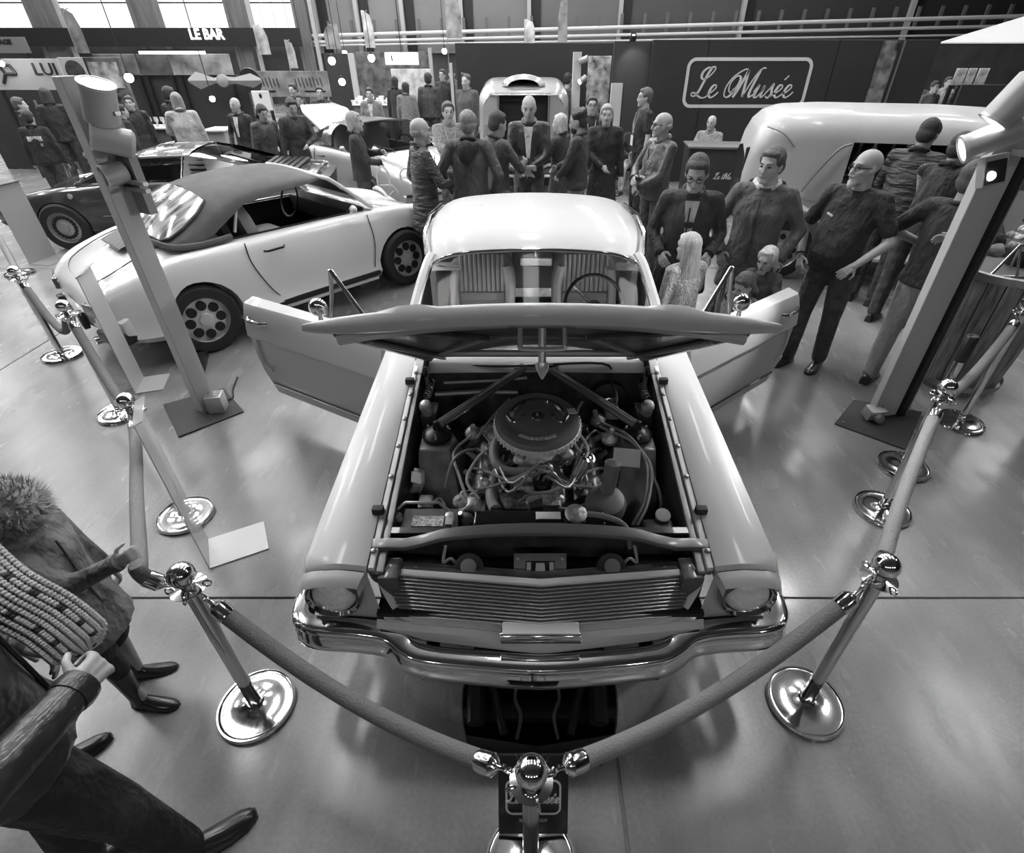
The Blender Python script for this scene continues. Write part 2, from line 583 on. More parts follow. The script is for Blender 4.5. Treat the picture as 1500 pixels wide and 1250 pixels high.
# --- front wings
for s in (-1, 1):
    rings = []
    ys = [.155, .17, .22, .3, .4, .48, .5, .55, .62, .72, .86, 1.0, 1.1, 1.17, 1.22, 1.24, 1.35, 1.5, 1.64]
    for y in ys:
        t = (y - .155) / 1.485
        xi = .632 + .04 * t
        xo = .885 - .018 * t - (.012 if y < .2 else 0)
        zt = .795 + .135 * t - (.012 if y < .165 else 0)
        zl = low(y, FW_Y) if y > .45 else .56
        zl = min(zl, zt - .1)
        rings.append([(s * xi, y, zt - .035), (s * xi, y, zt - .004), (s * (xi + .012), y, zt), (s * (xi + .09), y, zt + .012), (s * (xo - .06), y, zt + .006),
                      (s * (xo - .018), y, zt - .008), (s * (xo - .003), y, zt - .035), (s * (xo + .004), y, zt - .1 if zt - .1 > zl else zl), (s * (xo - .012), y, (zt - .1 + zl) / 2), (s * (xo - .02), y, zl)])
    m_ = MB().loft(rings, closed=False)
    MB_ = m_.build('front_wing', PAINT, car, angle=35)
    # wing end cap, headlamp bucket, lamp
    rings = []
    for y, k, dz in ((.145, .0, 0), (.125, .006, -.003), (.105, .012, -.008), (.09, .02, -.022)):
        xi, xo = .632 + k, .874 - k * .8
        zt = .792 + dz
        rings.append([(s * xi, y, zt - .05), (s * xi, y, zt - .004), (s * (xi + .012), y, zt), (s * (xi + .09), y, zt + .012), (s * (xo - .06), y, zt + .006), (s * (xo - .018), y, zt - .008), (s * xo, y, zt - .05)])
    MB().loft(rings, closed=False).build('wing_cap', PAINT, car, angle=50)
    cx, cz = s * .757, .690
    b = MB().lathe([(.090, .20), (.098, .10), (.103, .05), (.102, .02), (.096, .012), (.09, .03), (.088, .10)], (cx, .085, cz), (0, 1, 0), 32, cap=False)
    b.build('headlamp_bucket', mat('paint_shade', .16, .35, .3, .8), car)
    hl = MB().lathe([(.001, -.012), (.04, -.008), (.07, .004), (.085, .028), (.088, .05)], (cx, .10, cz), (0, 1, 0), 32).build('headlamp', mat('lamp_glass', .95, .22, .15, .6, var=.12, vscale=45, bump=.35, bscale=60), car)
    MB().lathe([(.085, .045), (.094, .03), (.097, .045), (.09, .06)], (cx, .07, cz), (0, 1, 0), 32, cap=False).build('lamp_ring', CHROME, hl)
    # side wall below lamp, between lamp and grille
    MB().loft([[(s * .63, .15, .79), (s * .60, .12, .60), (s * .60, .14, .50)], [(s * .645, .15, .78), (s * .68, .13, .585), (s * .69, .15, .48)], [(s * .66, .17, .76), (s * .80, .14, .57), (s * .81, .16, .46)], [(s * .87, .19, .76), (s * .885, .18, .57), (s * .885, .2, .46)]], closed=False).build('nose_panel', PAINT, car, angle=60)
    # gutter strips beside the engine bay
    g = MB(); g.strip([(s * .628, .17, .765), (s * .668, 1.5, .895)], [(s * .575, .17, .765), (s * .625, 1.5, .895)], (0, 0, -.02)); g.build('wing_gutter', STEEL, car, bevel=.004)
    g = MB(); g.strip([(s * .63, .17, .785), (s * .67, 1.5, .912)], [(s * .606, .17, .785), (s * .645, 1.5, .912)], (0, 0, -.02)); g.build('gutter_flange', mat('light_flange', .72, .35, .0), car, bevel=.004)
    for k in range(7):
        y = .24 + .19 * k
        MB().lathe([(.011, 0), (.011, .008), (.004, .012)], (s * (.62 + .028 * (y - .17) / 1.3), y, .787 + .125 * (y - .17) / 1.33), n=8).build('bolt', STEEL, car)
    for y in (.42, 1.28):
        MB().box((s * (.632 + .02 * y), y, .80 + .095 * y - .01), (.045, .03, .03)).build('rubber_buffer', RUBBER, car, bevel=.005)
    # inner apron
    a = MB(); a.strip([(s * .585, .3, .76), (s * .628, 1.48, .885)], [(s * .52, .3, .3), (s * .55, 1.48, .3)], (s * .02, 0, 0)); a.build('inner_apron', DARKP, car)
# --- floor, firewall, cowl, sills
MB().box((0, 2.75, .22), (1.5, 2.6, .06)).build('floor_pan', VOID, car)
MB().box((0, 1.47, .58), (1.24, .03, .62)).build('firewall', DARKP, car)
c_ = MB(); c_.loft([[(x, 1.40, .885 + .01 * (1 - abs(x))), (x, 1.44, .905), (x, 1.60, .935 + .02 * (1 - x * x)), (x, 1.78, .95 + .03 * (1 - x * x)), (x, 1.80, .90)] for x in np.linspace(-.66, .66, 15)], closed=False)
c_.build('cowl', PAINT, car)
for s in (-1, 1):
    gr = MB()
    for k in range(10):
        gr.box((s * (.18 + .032 * k), 1.66, .962), (.010, .10, .006))
    gr.build('cowl_vent', BLACKM, car, smooth=False)
    MB().tube([(s * .12, 1.66, .97), (s * .15, 1.72, 1.0), (s * .5, 1.80, 1.0)], [.012, .007, .004], 6).build('wiper', STEEL, car)
    MB().box((s * .82, 2.2, .28), (.12, 1.2, .14)).build('sill', PAINT, car, bevel=.02)
    # rear quarter: outer panel with wheel cut-out
    rings = []
    for y in (2.84, 2.95, 3.1, 3.2, 3.25, 3.35, 3.58, 3.8, 3.92, 3.97, 4.1, 4.3, 4.5, 4.6):
        t = (y - 2.84) / 1.76
        xo = .88 - .05 * t * t; zt = .93 + .01 * t - .03 * t * t
        zl = low(y, RW_Y) if y < 4.2 else .36
        rings.append([(s * .55, y, zt + .02), (s * (xo - .1), y, zt + .015), (s * (xo - .02), y, zt - .01), (s * xo, y, zt - .08), (s * (xo - .01), y, .6 if zl < .6 else zl + .01), (s * (xo - .03), y, zl)])
    MB().loft(rings, closed=False).build('rear_wing', PAINT, car)
MB().loft([[(x, 3.9, .955), (x, 4.2, .965 - .03 * x * x), (x, 4.55, .93), (x, 4.61, .86), (x, 4.6, .4)] for x in np.linspace(-.78, .78, 9)], closed=False).build('boot_lid', PAINT, car)
# --- roof, pillars, glass
rows = []
for y, zc, hw in ((2.28, 1.285, .665), (2.33, 1.315, .70), (2.5, 1.355, .735), (2.8, 1.385, .755), (3.1, 1.392, .76), (3.4, 1.375, .75), (3.62, 1.33, .73), (3.72, 1.28, .70)):
    ring = []
    for k in range(25):
        a = -1 + 2 * k / 24
        x = hw * math.copysign(abs(a) ** .92, a)
        ring.append((x, y + .035 * a * a * (1 if y < 2.6 else -1), zc - .05 * a * a - .075 * abs(a) ** 9))
    rows.append(ring)
MB().loft(rows, closed=False).build('roof', PAINT, car)
hd = []
for k in range(25):
    a = -1 + 2 * k / 24
    hd.append((.655 * a, 2.285 + .035 * a * a, 1.275 - .05 * a * a - .045 * abs(a) ** 8))
MB().tube(hd, .016, 8, flat=.8).build('windscreen_trim', CHROME, car)
for s in (-1, 1):
    pil = [(s * .745, 1.68, .93), (s * .72, 1.95, 1.07), (s * .685, 2.2, 1.19), (s * .665, 2.32, 1.225)]
    MB().tube(cr(pil, 4), .032, 8, flat=1.0).build('windscreen_pillar', PAINT, car)
    MB().tube(cr([(p[0] - s * .03, p[1] - .012, p[2] + .004) for p in pil], 4), .012, 6).build('pillar_trim', CHROME, car)
    MB().tube([(s * .70, 2.34, 1.235), (s * .745, 2.6, 1.29), (s * .765, 3.0, 1.31), (s * .745, 3.5, 1.27)], .012, 6).build('drip_rail', CHROME, car)
    MB().loft([[(s * .735, 3.0, 1.30), (s * .85, 3.08, .94)], [(s * .745, 3.45, 1.27), (s * .84, 3.75, .94)], [(s * .70, 3.72, 1.22), (s * .70, 4.0, .94)]], closed=False).build('rear_pillar', PAINT, car)
    # interior side trim seen through the screen
    MB().box((s * .76, 3.2, .72), (.05, .75, .44)).build('side_trim', mat('vinyl_mid', .42, .5), car, bevel=.01)
    MB().tube([(s * .70, 2.42, 1.18), (s * .715, 2.9, 1.22), (s * .73, 2.95, .95)], .013, 6).build('window_frame', CHROME, car)
# windscreen, rear glass
def sheet(pts_a, pts_b, t, nm, m, n=9):
    rows_ = []
    for k in range(n):
        a = -1 + 2 * k / (n - 1)
        rows_.append([(pts_a[0] * a, pts_a[1] + .04 * a * a, pts_a[2] - .05 * a * a), (pts_b[0] * a, pts_b[1] + .12 * a * a, pts_b[2])])
    return MB().loft(rows_, closed=False).build(nm, m, car)
sheet((.65, 2.29, 1.27), (.72, 1.68, .95), 0, 'windscreen', glass('screen_glass', col=.95, refl=.15))
sheet((.66, 3.70, 1.26), (.68, 4.0, .96), 0, 'rear_window', GLASS)
# header lining, rear shelf
MB().loft([[(x, y, 1.27 - .1 * x * x) for x in np.linspace(-.68, .68, 7)] for y in (2.4, 3.0, 3.66)], closed=False).build('headlining', mat('headlining', .25, .8), car)
# --- bucket seats
VIN, VIN2 = mat('seat_vinyl', .62, .4, bump=.1, bscale=60), mat('seat_vinyl_dark', .40, .4)
for s in (-1, 1):
    seat = MB().box((s * .40, 2.62, .50), (.52, .5, .16)).build('front_seat', VIN, car, bevel=.05, segs=3)
    # shell of the backrest: rounded outline extruded
    out = [(-.25, 0), (-.26, .25), (-.235, .40), (-.16, .475), (0, .495), (.16, .475), (.235, .40), (.26, .25), (.25, 0)]
    tf = lambda p: Vector((s * .40 + p.x, 2.88 + p.z + p.y * .22, .56 + p.y))
    MB().prism(out, 0, .13, tf).build('backrest', VIN2, seat, bevel=.035, segs=3)
    for k in range(10):
        x = s * .40 - .16 + .0355 * k
        MB().tube([(x, 2.865 + .2 * .22, .76), (x, 2.855 + .42 * .22, .98), (x, 2.875 + .46 * .22, 1.02)], .0155, 6).build('pleat', VIN, seat)
    MB().box((s * .40, 2.90, .72), (.35, .02, .06), (R(-12), 0, 0)).build('back_band', mat('vinyl_mid'), seat, bevel=.008)
    for q in (-1, 1):
        MB().tube([(s * .40 + q * .215, 2.86, .6), (s * .40 + q * .215, 2.905, .80), (s * .40 + q * .19, 2.93, .95)], .035, 8).build('bolster', VIN, seat)
rb = MB().box((0, 3.5, .86), (1.3, .14, .40), (R(-14), 0, 0)).build('rear_seat', mat('vinyl_light', .85, .45), car, bevel=.05, segs=3)
MB().box((0, 3.40, .84), (.34, .08, .46), (R(-14), 0, 0)).build('seat_centre', mat('vinyl_mid'), rb, bevel=.02)
MB().box((0, 3.75, 1.0), (1.25, .4, .03)).build('parcel_shelf', mat('headlining'), car)
MB().box((0, 3.60, 1.13), (1.0, .02, .14)).build('rear_header', mat('headlining'), car)
MB().loft([[(x, 1.80, .93), (x, 1.9, .955), (x, 2.05, .945), (x, 2.1, .85), (x, 2.08, .6)] for x in np.linspace(-.7, .7, 7)], closed=False).build('dashboard', mat('vinyl_mid'), car)
sw = MB().tube([(.40 + .195 * math.cos(t), 2.3 + .09 * math.sin(t), .90 + .175 * math.sin(t)) for t in np.linspace(0, 2 * math.pi, 33)[:-1]], .012, 8, closed=True).build('steering_wheel', BLACKG, car)
for a in (0, 2.4, 3.9, math.pi):
    MB().tube([(.40, 2.28, .89), (.40 + .19 * math.cos(a), 2.3 + .09 * math.sin(a), .90 + .17 * math.sin(a))], .009, 6).build('spoke', CHROME, sw)
MB().lathe([(.05, 0), (.05, .02), (.02, .03)], (.4, 2.28, .89), (0, -.9, .45), 14).build('horn_button', CHROME, sw)
rm = MB().box((.01, 2.36, 1.175), (.21, .03, .06)).build('interior_mirror', CHROME2, car, bevel=.012, segs=3)
MB().tube([(.01, 2.36, 1.2), (.0, 2.36, 1.27)], .007, 6).build('mirror_stem', CHROME, rm)

# --- wheels
def wheel(parent, c, r, wd, side, style, tyre=None):
    """axle along X; side +1 = outer face towards +X"""
    w_ = MB()
    prof = [(r * .64, -wd / 2), (r * .90, -wd / 2), (r * .975, -wd * .40), (r, -wd * .28), (r, wd * .28), (r * .975, wd * .40), (r * .90, wd / 2), (r * .64, wd / 2)]
    w_.lathe(prof, c, (side, 0, 0), 36, cap=False)
    t = w_.build('wheel', tyre or RUBBER, parent)
    RM = mat('rim_' + style, {'dial': .62, 'spoke': .42, 'steel': .4}[style], .3, .5)
    rim = MB().lathe([(r * .66, wd * .48), (r * .64, wd * .40), (r * .60, wd * .30), (r * .46, wd * .36), (r * .2, wd * .40), (.02, wd * .42)], c, (side, 0, 0), 32, cap=False).build('rim', RM, t)
    C = Vector(c)
    nh = {'dial': 8, 'spoke': 20, 'steel': 12}[style]
    rh = {'dial': .043, 'spoke': .022, 'steel': .03}[style] * r / .31
    for k in range(nh):
        a = 2 * math.pi * k / nh
        p = C + Vector((side * wd * .37, r * .42 * math.cos(a), r * .42 * math.sin(a)))
        MB().lathe([(rh, -.02), (rh, .012), (.001, .013)], p, (side, 0, 0), 12).build('wheel_hole', VOID, rim)
    MB().lathe([(r * .2, wd * .38), (r * .18, wd * .50), (.01, wd * .53)], c, (side, 0, 0), 18).build('hub_cap', RM, t)
    return t
for s in (-1, 1):
    wheel(car, (s * .74, FW_Y, .31), .31, .17, s, 'steel')
    wheel(car, (s * .74, RW_Y, .31), .31, .17, s, 'steel')

# --- doors, swung open about the front edge
def door(s, swing):
    hx, hy = s * .845, 1.67
    L = 1.27
    d = Vector((s * math.cos(swing), math.sin(swing), 0))      # along the door
    n = Vector((s * math.sin(swing), -math.cos(swing), 0))     # outer skin normal (towards the front)
    H = Vector((hx, hy, 0))
    P = lambda u, v, z: H + d * u + n * v + Vector((0, 0, z))
    prof = [(.0, .96), (.03, .955), (.045, .935), (.066, .84), (.082, .735), (.084, .715), (.066, .69), (.060, .55), (.046, .42), (.022, .32), (.0, .22)]
    rings = []
    for u in (0, .02, .25, .6, .9, 1.1, L - .03, L):
        ring = []
        for v, z in prof:
            vv = v - (.02 if u in (0, L) else 0)
            zz = z + (.0 if z < .5 else .0) - .03 * (u / L) * (1 if z > .9 else 0)
            ring.append(P(u - .06 * max(0, (.5 - z)) * (1 if u > 1 else 0), vv, zz))
        rings.append([P(u, -.06, .94)] + ring + [P(u, -.06, .22)])
    dr = MB().loft(rings).build('door', PAINT, car, angle=30)
    MB().tube([P(.02, .03, .325), P(L - .08, .03, .325)], .011, 6).build('sill_strip', CHROME, dr)
    # scoop crease along the flank
    pts = [P(.05, .066, .70), P(.7, .072, .70), P(1.12, .072, .705), P(1.17, .073, .66), P(1.18, .072, .52), P(1.10, .07, .47)]
    MB().tube(cr([tuple(p) for p in pts], 4), .007, 6).build('side_moulding', PAINT, dr)
    hn = MB().tube([P(1.02, .06, .84), P(1.04, .095, .845), P(1.15, .10, .85), P(1.19, .065, .85)], .012, 8).build('handle', CHROME, dr)
    MB().lathe([(.018, 0), (.018, .02), (.005, .026)], P(1.2, .055, .84), n, 12).build('handle_button', CHROME, dr)
    # vent window: sloping front bar, upright rear bar, glass
    a, b, c = P(.10, -.02, .95), P(.40, -.03, 1.28), P(.48, -.02, .94)
    vf = MB().tube([a, P(.14, -.02, 1.0), b], .013, 8).tube([b, P(.43, -.025, 1.12), c], .013, 8).build('vent_frame', CHROME2, dr)
    MB().add([a, b, c], [(0, 1, 2)]).build('vent_glass', GLASS, vf, fix=False)
    # round mirror on the door top
    mp = P(.52, .02, .955)
    mr = MB().cyl(mp, mp + Vector((0, 0, .05)), .016, .011, 10).build('door_mirror', CHROME, dr)
    q = mp + Vector((0, 0, .09))
    MB().lathe([(.002, -.035), (.035, -.03), (.055, -.01), (.058, .006), (.05, .012), (.002, .012)], q, d * .5 - n * .87, 20).build('mirror_bowl', CHROME, mr)
    MB().box(P(.55, -.055, .60), (.02, .02, .02)).build('inner_trim', VIN2, dr)
    # trim panel on the inner face
    MB().loft([[P(.08, -.062, .92), P(.08, -.062, .26), P(.08, -.09, .26), P(.08, -.09, .92)], [P(L - .06, -.062, .9), P(L - .1, -.062, .26), P(L - .1, -.09, .26), P(L - .06, -.09, .9)]]).build('inner_panel', VIN, dr, bevel=.01)
door(-1, R(30)); door(1, R(39))

# --- bonnet
HA = R(33.2)
def hood_pt(x, u, h=0.0):
    """u from the hinge towards the front, h = height above the panel"""
    return Vector((x, 1.50 - u * math.cos(HA) + h * math.sin(HA), .945 + u * math.sin(HA) + h * math.cos(HA)))
rows = []
for u0 in (0, .05, .2, .4, .6, .8, 1.0, 1.1, 1.15, 1.17):
    ring = []
    for k in range(25):
        a = -1 + 2 * k / 24
        t = u0 / 1.17
        x = (.625 + .175 * t) * a
        u = u0 + .055 * (1 - a * a) * t ** 3 - .03 * t ** 6 * abs(a) ** 10
        ring.append(hood_pt(x, u, .055 * (1 - a * a) + .012 * (abs(abs(a) - .55) < .1)))
    rows.append(ring)
lip = []
for (du, dh) in ((.012, -.012), (.014, -.045), (.004, -.07), (-.02, -.072)):
    ring = []
    for k in range(25):
        a = -1 + 2 * k / 24
        x = .80 * a
        u = 1.17 + .055 * (1 - a * a) - .03 * abs(a) ** 10
        taper = 1 - .65 * abs(a) ** 5
        ring.append(hood_pt(x, u + du, .055 * (1 - a * a) + dh * taper))
    lip.append(ring)
hood = MB().loft(rows + lip, closed=False).build('bonnet', PAINT, car, angle=50)
UND = mat('bonnet_underside', .13, .45, .2, .3, var=.4, vscale=10)
rows = []
for u0 in (.02, .3, .6, .9, 1.14):
    ring = []
    for k in range(13):
        a = -1 + 2 * k / 12
        t = u0 / 1.17
        ring.append(hood_pt((.61 + .12 * t) * a, u0 + .055 * (1 - a * a) * t ** 3, .055 * (1 - a * a) - .022))
    rows.append(ring)
MB().loft(rows, closed=False).build('bonnet_lining', UND, hood)
def brace(p, q, nm='brace', r=.022, m=None):
    return MB().tube([hood_pt(*p), hood_pt(*q)], r, 6, flat=.7).build(nm, m or mat('brace_paint', .42, .35, .3, .4), hood)
for s in (-1, 1):
    brace((s * .56, .05, -.01), (s * .22, .62, .02)); brace((s * .22, .62, .02), (s * .60, 1.08, -.01), r=.02, m=UND)
    brace((s * .58, .05, -.02), (s * .70, 1.08, -.02), r=.03, m=UND)
    brace((s * .50, .05, -.02), (s * .66, .9, -.03), r=.018)
    # hinge arms and springs
    hg = MB().tube([(s * .58, 1.46, .78), (s * .60, 1.38, .90), (s * .575, 1.42, 1.0)], .016, 6).build('bonnet_hinge', BLACKM, hood)
    MB().box((s * .59, 1.44, .86), (.02, .12, .16)).build('hinge_plate', STEEL, hg)
    sp_ = [(s * .585 + .02 * math.cos(t), 1.30 + .012 * t / 3, .80 + .02 * math.sin(t)) for t in np.linspace(0, 40, 60)]
    MB().tube(sp_, .005, 5).build('hinge_spring', STEEL, hg)
MB().tube([hood_pt(x, 1.08 + .05 * (1 - (x / .7) ** 2), .055 * (1 - (x / .7) ** 2) - .04) for x in np.linspace(-.7, .7, 15)], .026, 8).build('front_channel', mat('brace_paint'), hood)
MB().tube([hood_pt(x, .10, .0) for x in np.linspace(-.58, .58, 9)], .02, 8).build('rear_channel', mat('brace_paint'), hood)
MB().tube([hood_pt(x, .55, .03) for x in np.linspace(-.45, .45, 9)], .018, 6).build('cross_channel', UND, hood)
u0 = 1.215
la = MB().tube(cr([tuple(hood_pt(-.072, u0 - .03, -.02)), tuple(hood_pt(-.072, u0 - .02, -.075)), tuple(hood_pt(-.06, u0 - .02, -.088)), tuple(hood_pt(.06, u0 - .02, -.088)), tuple(hood_pt(.072, u0 - .02, -.075)), tuple(hood_pt(.072, u0 - .03, -.02))], 4), .008, 8).build('safety_loop', mat('bare_metal', .6, .3, .6), hood)
MB().tube([hood_pt(0, u0 - .04, .0), hood_pt(0, u0 - .04, -.13), hood_pt(0, u0 - .04, -.132), hood_pt(0, u0 - .04, -.15), hood_pt(0, u0 - .04, -.185)], [.013, .013, .022, .022, .004], 10).build('striker_pin', mat('bare_metal'), hood)
MB().box(hood_pt(0, u0 - .05, -.01), (.22, .05, .02), (-HA, 0, 0)).build('striker_plate', UND, hood)

# --- nose: radiator panel, grille, bumper
cb = MB(); A, B = [], []
for x in np.linspace(-.64, .64, 21):
    k = 1 - (x / .64) ** 2
    dip = .02 * math.exp(-((abs(x) - .5) / .09) ** 2)
    A.append((x, .255 + .04 * k - dip * .5, .80 + .035 * k - dip)); B.append((x, .298 + .045 * k - dip * .5, .805 + .035 * k - dip))
cb.strip(A, B, (0, 0, -.022)); cb.build('radiator_bar', mat('bar_grey', .17, .4, .4, .3), car, bevel=.006)
MB().box((0, .36, .52), (1.2, .03, .52)).build('radiator_panel', DARKP, car)
MB().box((0, .21, .60), (1.22, .22, .02)).build('splash_panel', VOID, car)
LR = Matrix.Rotation(R(-48), 3, 'X')
lp = lambda x, n_, u_: Vector((0, .225, .70)) + LR @ Vector((x, -n_, u_))
lb = MB().box(lp(0, 0, 0), (.20, .018, .13), LR).build('latch_plate', mat('latch_grey', .22, .4, .5), car, bevel=.005)
MB().box(lp(0, .008, 0), (.11, .012, .075), LR).build('latch_recess', VOID, lb)
MB().prism([(-.022, -.03), (.022, -.03), (.016, .03), (-.016, .03)], 0, .016, lambda p: lp(p.x, .012 + p.z, p.y)).build('latch_tongue', mat('latch_light', .4, .4, .5), lb)
for s in (-1, 1):
    MB().box(lp(s * .043, .016, 0), (.016, .012, .066), LR).build('latch_slot', mat('latch_light'), lb)
    MB().lathe([(.007, 0), (.007, .006)], lp(s * .085, .008, .045), LR @ Vector((0, -1, 0)), 8).build('latch_bolt', CHROME2, lb)
    MB().box((s * .13, .20, .665), (.06, .05, .03)).build('latch_foot', mat('latch_grey'), lb, bevel=.005)
    h = MB().lathe([(.055, 0), (.06, .02), (.055, .045), (.03, .05)], (s * .27, .235, .69), (0, -.4, .9), 18).build('horn', mat('horn_black', .05, .25, .4, .5), car)
    MB().lathe([(.03, .05), (.03, .058), (.01, .06)], (s * .27, .235, .69), (0, -.4, .9), 14).build('horn_cap', STEEL, h)
    MB().tube(cr([(s * .30, .24, .68), (s * .34, .26, .73), (s * .37, .25, .72), (s * .36, .28, .78)], 4), .006, 5).build('horn_wire', mat('grey_wire', .4, .5), h)
    MB().lathe([(.022, 0), (.026, .02), (.015, .03)], (s * .47, .21, .70), (0, -.5, .85), 14).build('stop_rubber', mat('grey_wire'), car)
    MB().box((s * .56, .20, .69), (.08, .1, .12)).build('corner_plate', DARKP, car, bevel=.01)
# top lip of the grille: V in plan
def vee(x, y0, y1):
    return y1 + (y0 - y1) * (1 - abs(x) / .62)
lipA = [(x, vee(x, .135, .195), .735 - .01 * abs(x)) for x in np.linspace(-.60, .60, 13)]
MB().strip(lipA, [(p[0], p[1] + .022, p[2] + .006) for p in lipA], (0, 0, -.012)).build('grille_lip', mat('light_flange'), car, bevel=.003)
lipB = [(p[0], p[1] + .024, p[2] + .006) for p in lipA]
MB().strip(lipB, [(p[0], p[1] + .05, p[2] - .02) for p in lipB], (0, 0, -.02)).build('grille_shelf', DARKP, car, bevel=.004)
MB().strip([(x, vee(x, .17, .23), .728) for x in (-.6, 0, .6)], [(x, vee(x, .09, .15), .575) for x in (-.55, 0, .55)], (0, .02, 0)).build('grille_back', VOID, car)
for k in range(12):
    z = .724 - .0115 * k
    hw = .588 - .006 * k
    yy = .135 - .0075 * k
    MB().strip([(x, vee(x, yy, yy + .06), z) for x in (-hw, 0, hw)], [(x, vee(x, yy, yy + .06) + .018, z + .002) for x in (-hw, 0, hw)], (0, 0, -.004)).build('grille_bar', mat('grille_metal', .5, .3, .8), car, smooth=False)
gs = cr([(-.60, .155, .735), (-.585, .14, .68), (-.55, .115, .605), (-.50, .095, .575), (-.3, .08, .565), (0, .045, .56), (.3, .08, .565), (.50, .095, .575), (.55, .115, .605), (.585, .14, .68), (.60, .155, .735)], 4)
MB().strip(gs, [(p[0] * .94, p[1] + .055, p[2] + .03) for p in gs], (0, .01, -.015)).build('grille_surround', mat('light_flange'), car, bevel=.003)
em = MB().loft([[(x, .02, .60), (x, .012, .59), (x, .012, .555), (x, .02, .545), (x, .08, .545), (x, .08, .60)] for x in (-.148, .148)]).build('grille_emblem_bar', CHROME, car, bevel=.008)
MB().box((0, .045, .602), (.28, .05, .008)).build('emblem_top', WHITE, em, bevel=.003)
# valance below the grille
MB().loft([[(x, vee(x, .05, .11), .555), (x, vee(x, .03, .12), .53), (x, vee(x, .05, .15), .47), (x, vee(x, .08, .17), .43)] for x in np.linspace(-.86, .86, 15)], closed=False).build('valance', PAINT, car)
MB().loft([[(x, vee(x, .055, .115), .557), (x, vee(x, .03, .09) , .535), (x, vee(x, .0, .085) + .012, .482)] for x in np.linspace(-.62, .62, 13)], closed=False).build('stone_shield', mat('light_flange'), car)
# bumper: swept profile
half = [(.0, -.045, .43), (.25, -.03, .435), (.44, -.01, .44), (.52, .02, .447), (.585, .06, .465), (.70, .075, .476), (.86, .085, .48), (.935, .12, .48), (.965, .20, .48), (.955, .34, .48), (.945, .50, .48)]
path = cr([(-p[0], p[1], p[2]) for p in half[:0:-1]] + half, 4)
path = [Vector(p) for p in path]
prof = [(.055, .062), (.012, .064), (-.006, .058), (-.014, .046), (-.012, .034), (-.003, .024), (-.010, .012), (-.02, -.02), (-.022, -.045), (-.012, -.066), (.012, -.078), (.03, -.076), (.02, -.05), (.0, .0), (.02, .045)]
rings = []
for i, p in enumerate(path):
    d = path[min(i + 1, len(path) - 1)] - path[max(i - 1, 0)]; d.z = 0; d.normalize()
    nb = Vector((-d.y, d.x, 0))
    rings.append([p + nb * a + Vector((0, 0, b)) for a, b in prof])
bp_ = MB().loft(rings).build('bumper', CHROME, car, angle=60)
for s in (-1, 1):
    MB().box((s * .42, .12, .40), (.05, .3, .03)).build('bumper_iron', BLACKM, bp_)
    MB().lathe([(.012, 0), (.012, .006), (.004, .01)], (s * .56, .045, .45), (0, -1, 0), 10).build('bumper_bolt', CHROME, bp_)
# --- engine bay of the pale coupe
ENG = mat('engine_block', .10, .45, .3, .2, var=.7, vscale=25, bump=.5, bscale=30)
HOSE = mat('hose', .20, .5, bump=.2, bscale=80)
WIRE = mat('plug_wire', .24, .35, 0, .3)
ALU = mat('cast_alloy', .50, .42, .4, var=.4, vscale=30, bump=.4, bscale=40)
blk = MB().box((0, .95, .46), (.46, .66, .34)).build('engine_block', ENG, car, bevel=.03)
MB().box((0, .95, .64), (.28, .56, .10), None, .8).build('intake_manifold', ALU, blk, bevel=.02)
for s in (-1, 1):
    vc = MB().loft([[(s * (.235 + .075 * math.cos(t)), y, .635 + .055 * math.sin(t)) for t in np.linspace(0, 2 * math.pi, 13)[:-1]] for y in (.66, .68, 1.2, 1.22)]).build('rocker_cover', mat('cover_metal', .40, .25, .8, var=.5, vscale=18), blk)
    for k in range(4):
        MB().lathe([(.012, 0), (.012, .015)], (s * .235, .72 + .15 * k, .685), n=8).build('cover_bolt', STEEL, vc)
    ex = MB()
    for k in range(4):
        y = .72 + .15 * k
        ex.tube(cr([(s * .30, y, .58), (s * .37, y, .55), (s * .38, 1.0, .45)], 3), .022, 7)
    ex.build('exhaust_manifold', mat('rusty_iron', .14, .7, .3, var=.5, vscale=30), blk)
    for k in range(4):
        y = .70 + .15 * k
        MB().lathe([(.016, 0), (.012, .05)], (s * .315, y, .63), (s * .7, 0, .7), 8).build('plug_boot', mat('boot_light', .45, .5), blk)
# air cleaner
ac = MB().lathe([(.02, -.05), (.17, -.05), (.20, -.035), (.203, .0), (.203, .012), (.195, .024), (.165, .032), (.150, .026), (.11, .026), (.095, .034), (.03, .036), (.001, .036)], (0, .98, .86), (0, -.10, 1), 48).build('air_cleaner', mat('cleaner_lid', .30, .25, .5, .5), car)
MB().lathe([(.199, -.034), (.206, -.03), (.206, -.002), (.199, .002)], (0, .98, .86), (0, -.10, 1), 64, cap=False).build('filter_band', mat('filter_pleats', .8, .5), ac)
for k in range(52):
    a = 2 * math.pi * k / 52
    MB().box((.207 * math.cos(a), .98 + .207 * math.sin(a) + .0, .845 + .1 * .207 * math.sin(a)), (.006, .012, .026), (0, 0, a + math.pi / 2)).build('pleat', mat('filter_pleats'), ac, smooth=False)
MB().tube([(.125 * math.cos(t), .98 + .125 * math.sin(t), .893 + .0125 * math.sin(t)) for t in np.linspace(.25, 2.9, 20)], .012, 6).build('lid_rib', CHROME, ac)
for s in (-1, 1):
    MB().tube(cr([(s * .145, .99, .892), (s * .115, .94, .890), (s * .085, .955, .894), (s * .07, 1.0, .896)], 4), .007, 6).build('lid_clip', CHROME, ac)
MB().tube([(.15 * math.cos(t), .98 + .15 * math.sin(t), .888 + .015 * math.sin(t)) for t in np.linspace(4.1, 5.3, 14)], .013, 5, flat=.3).build('lid_decal', mat('decal', .5, .5, var=.7, vscale=90), ac)
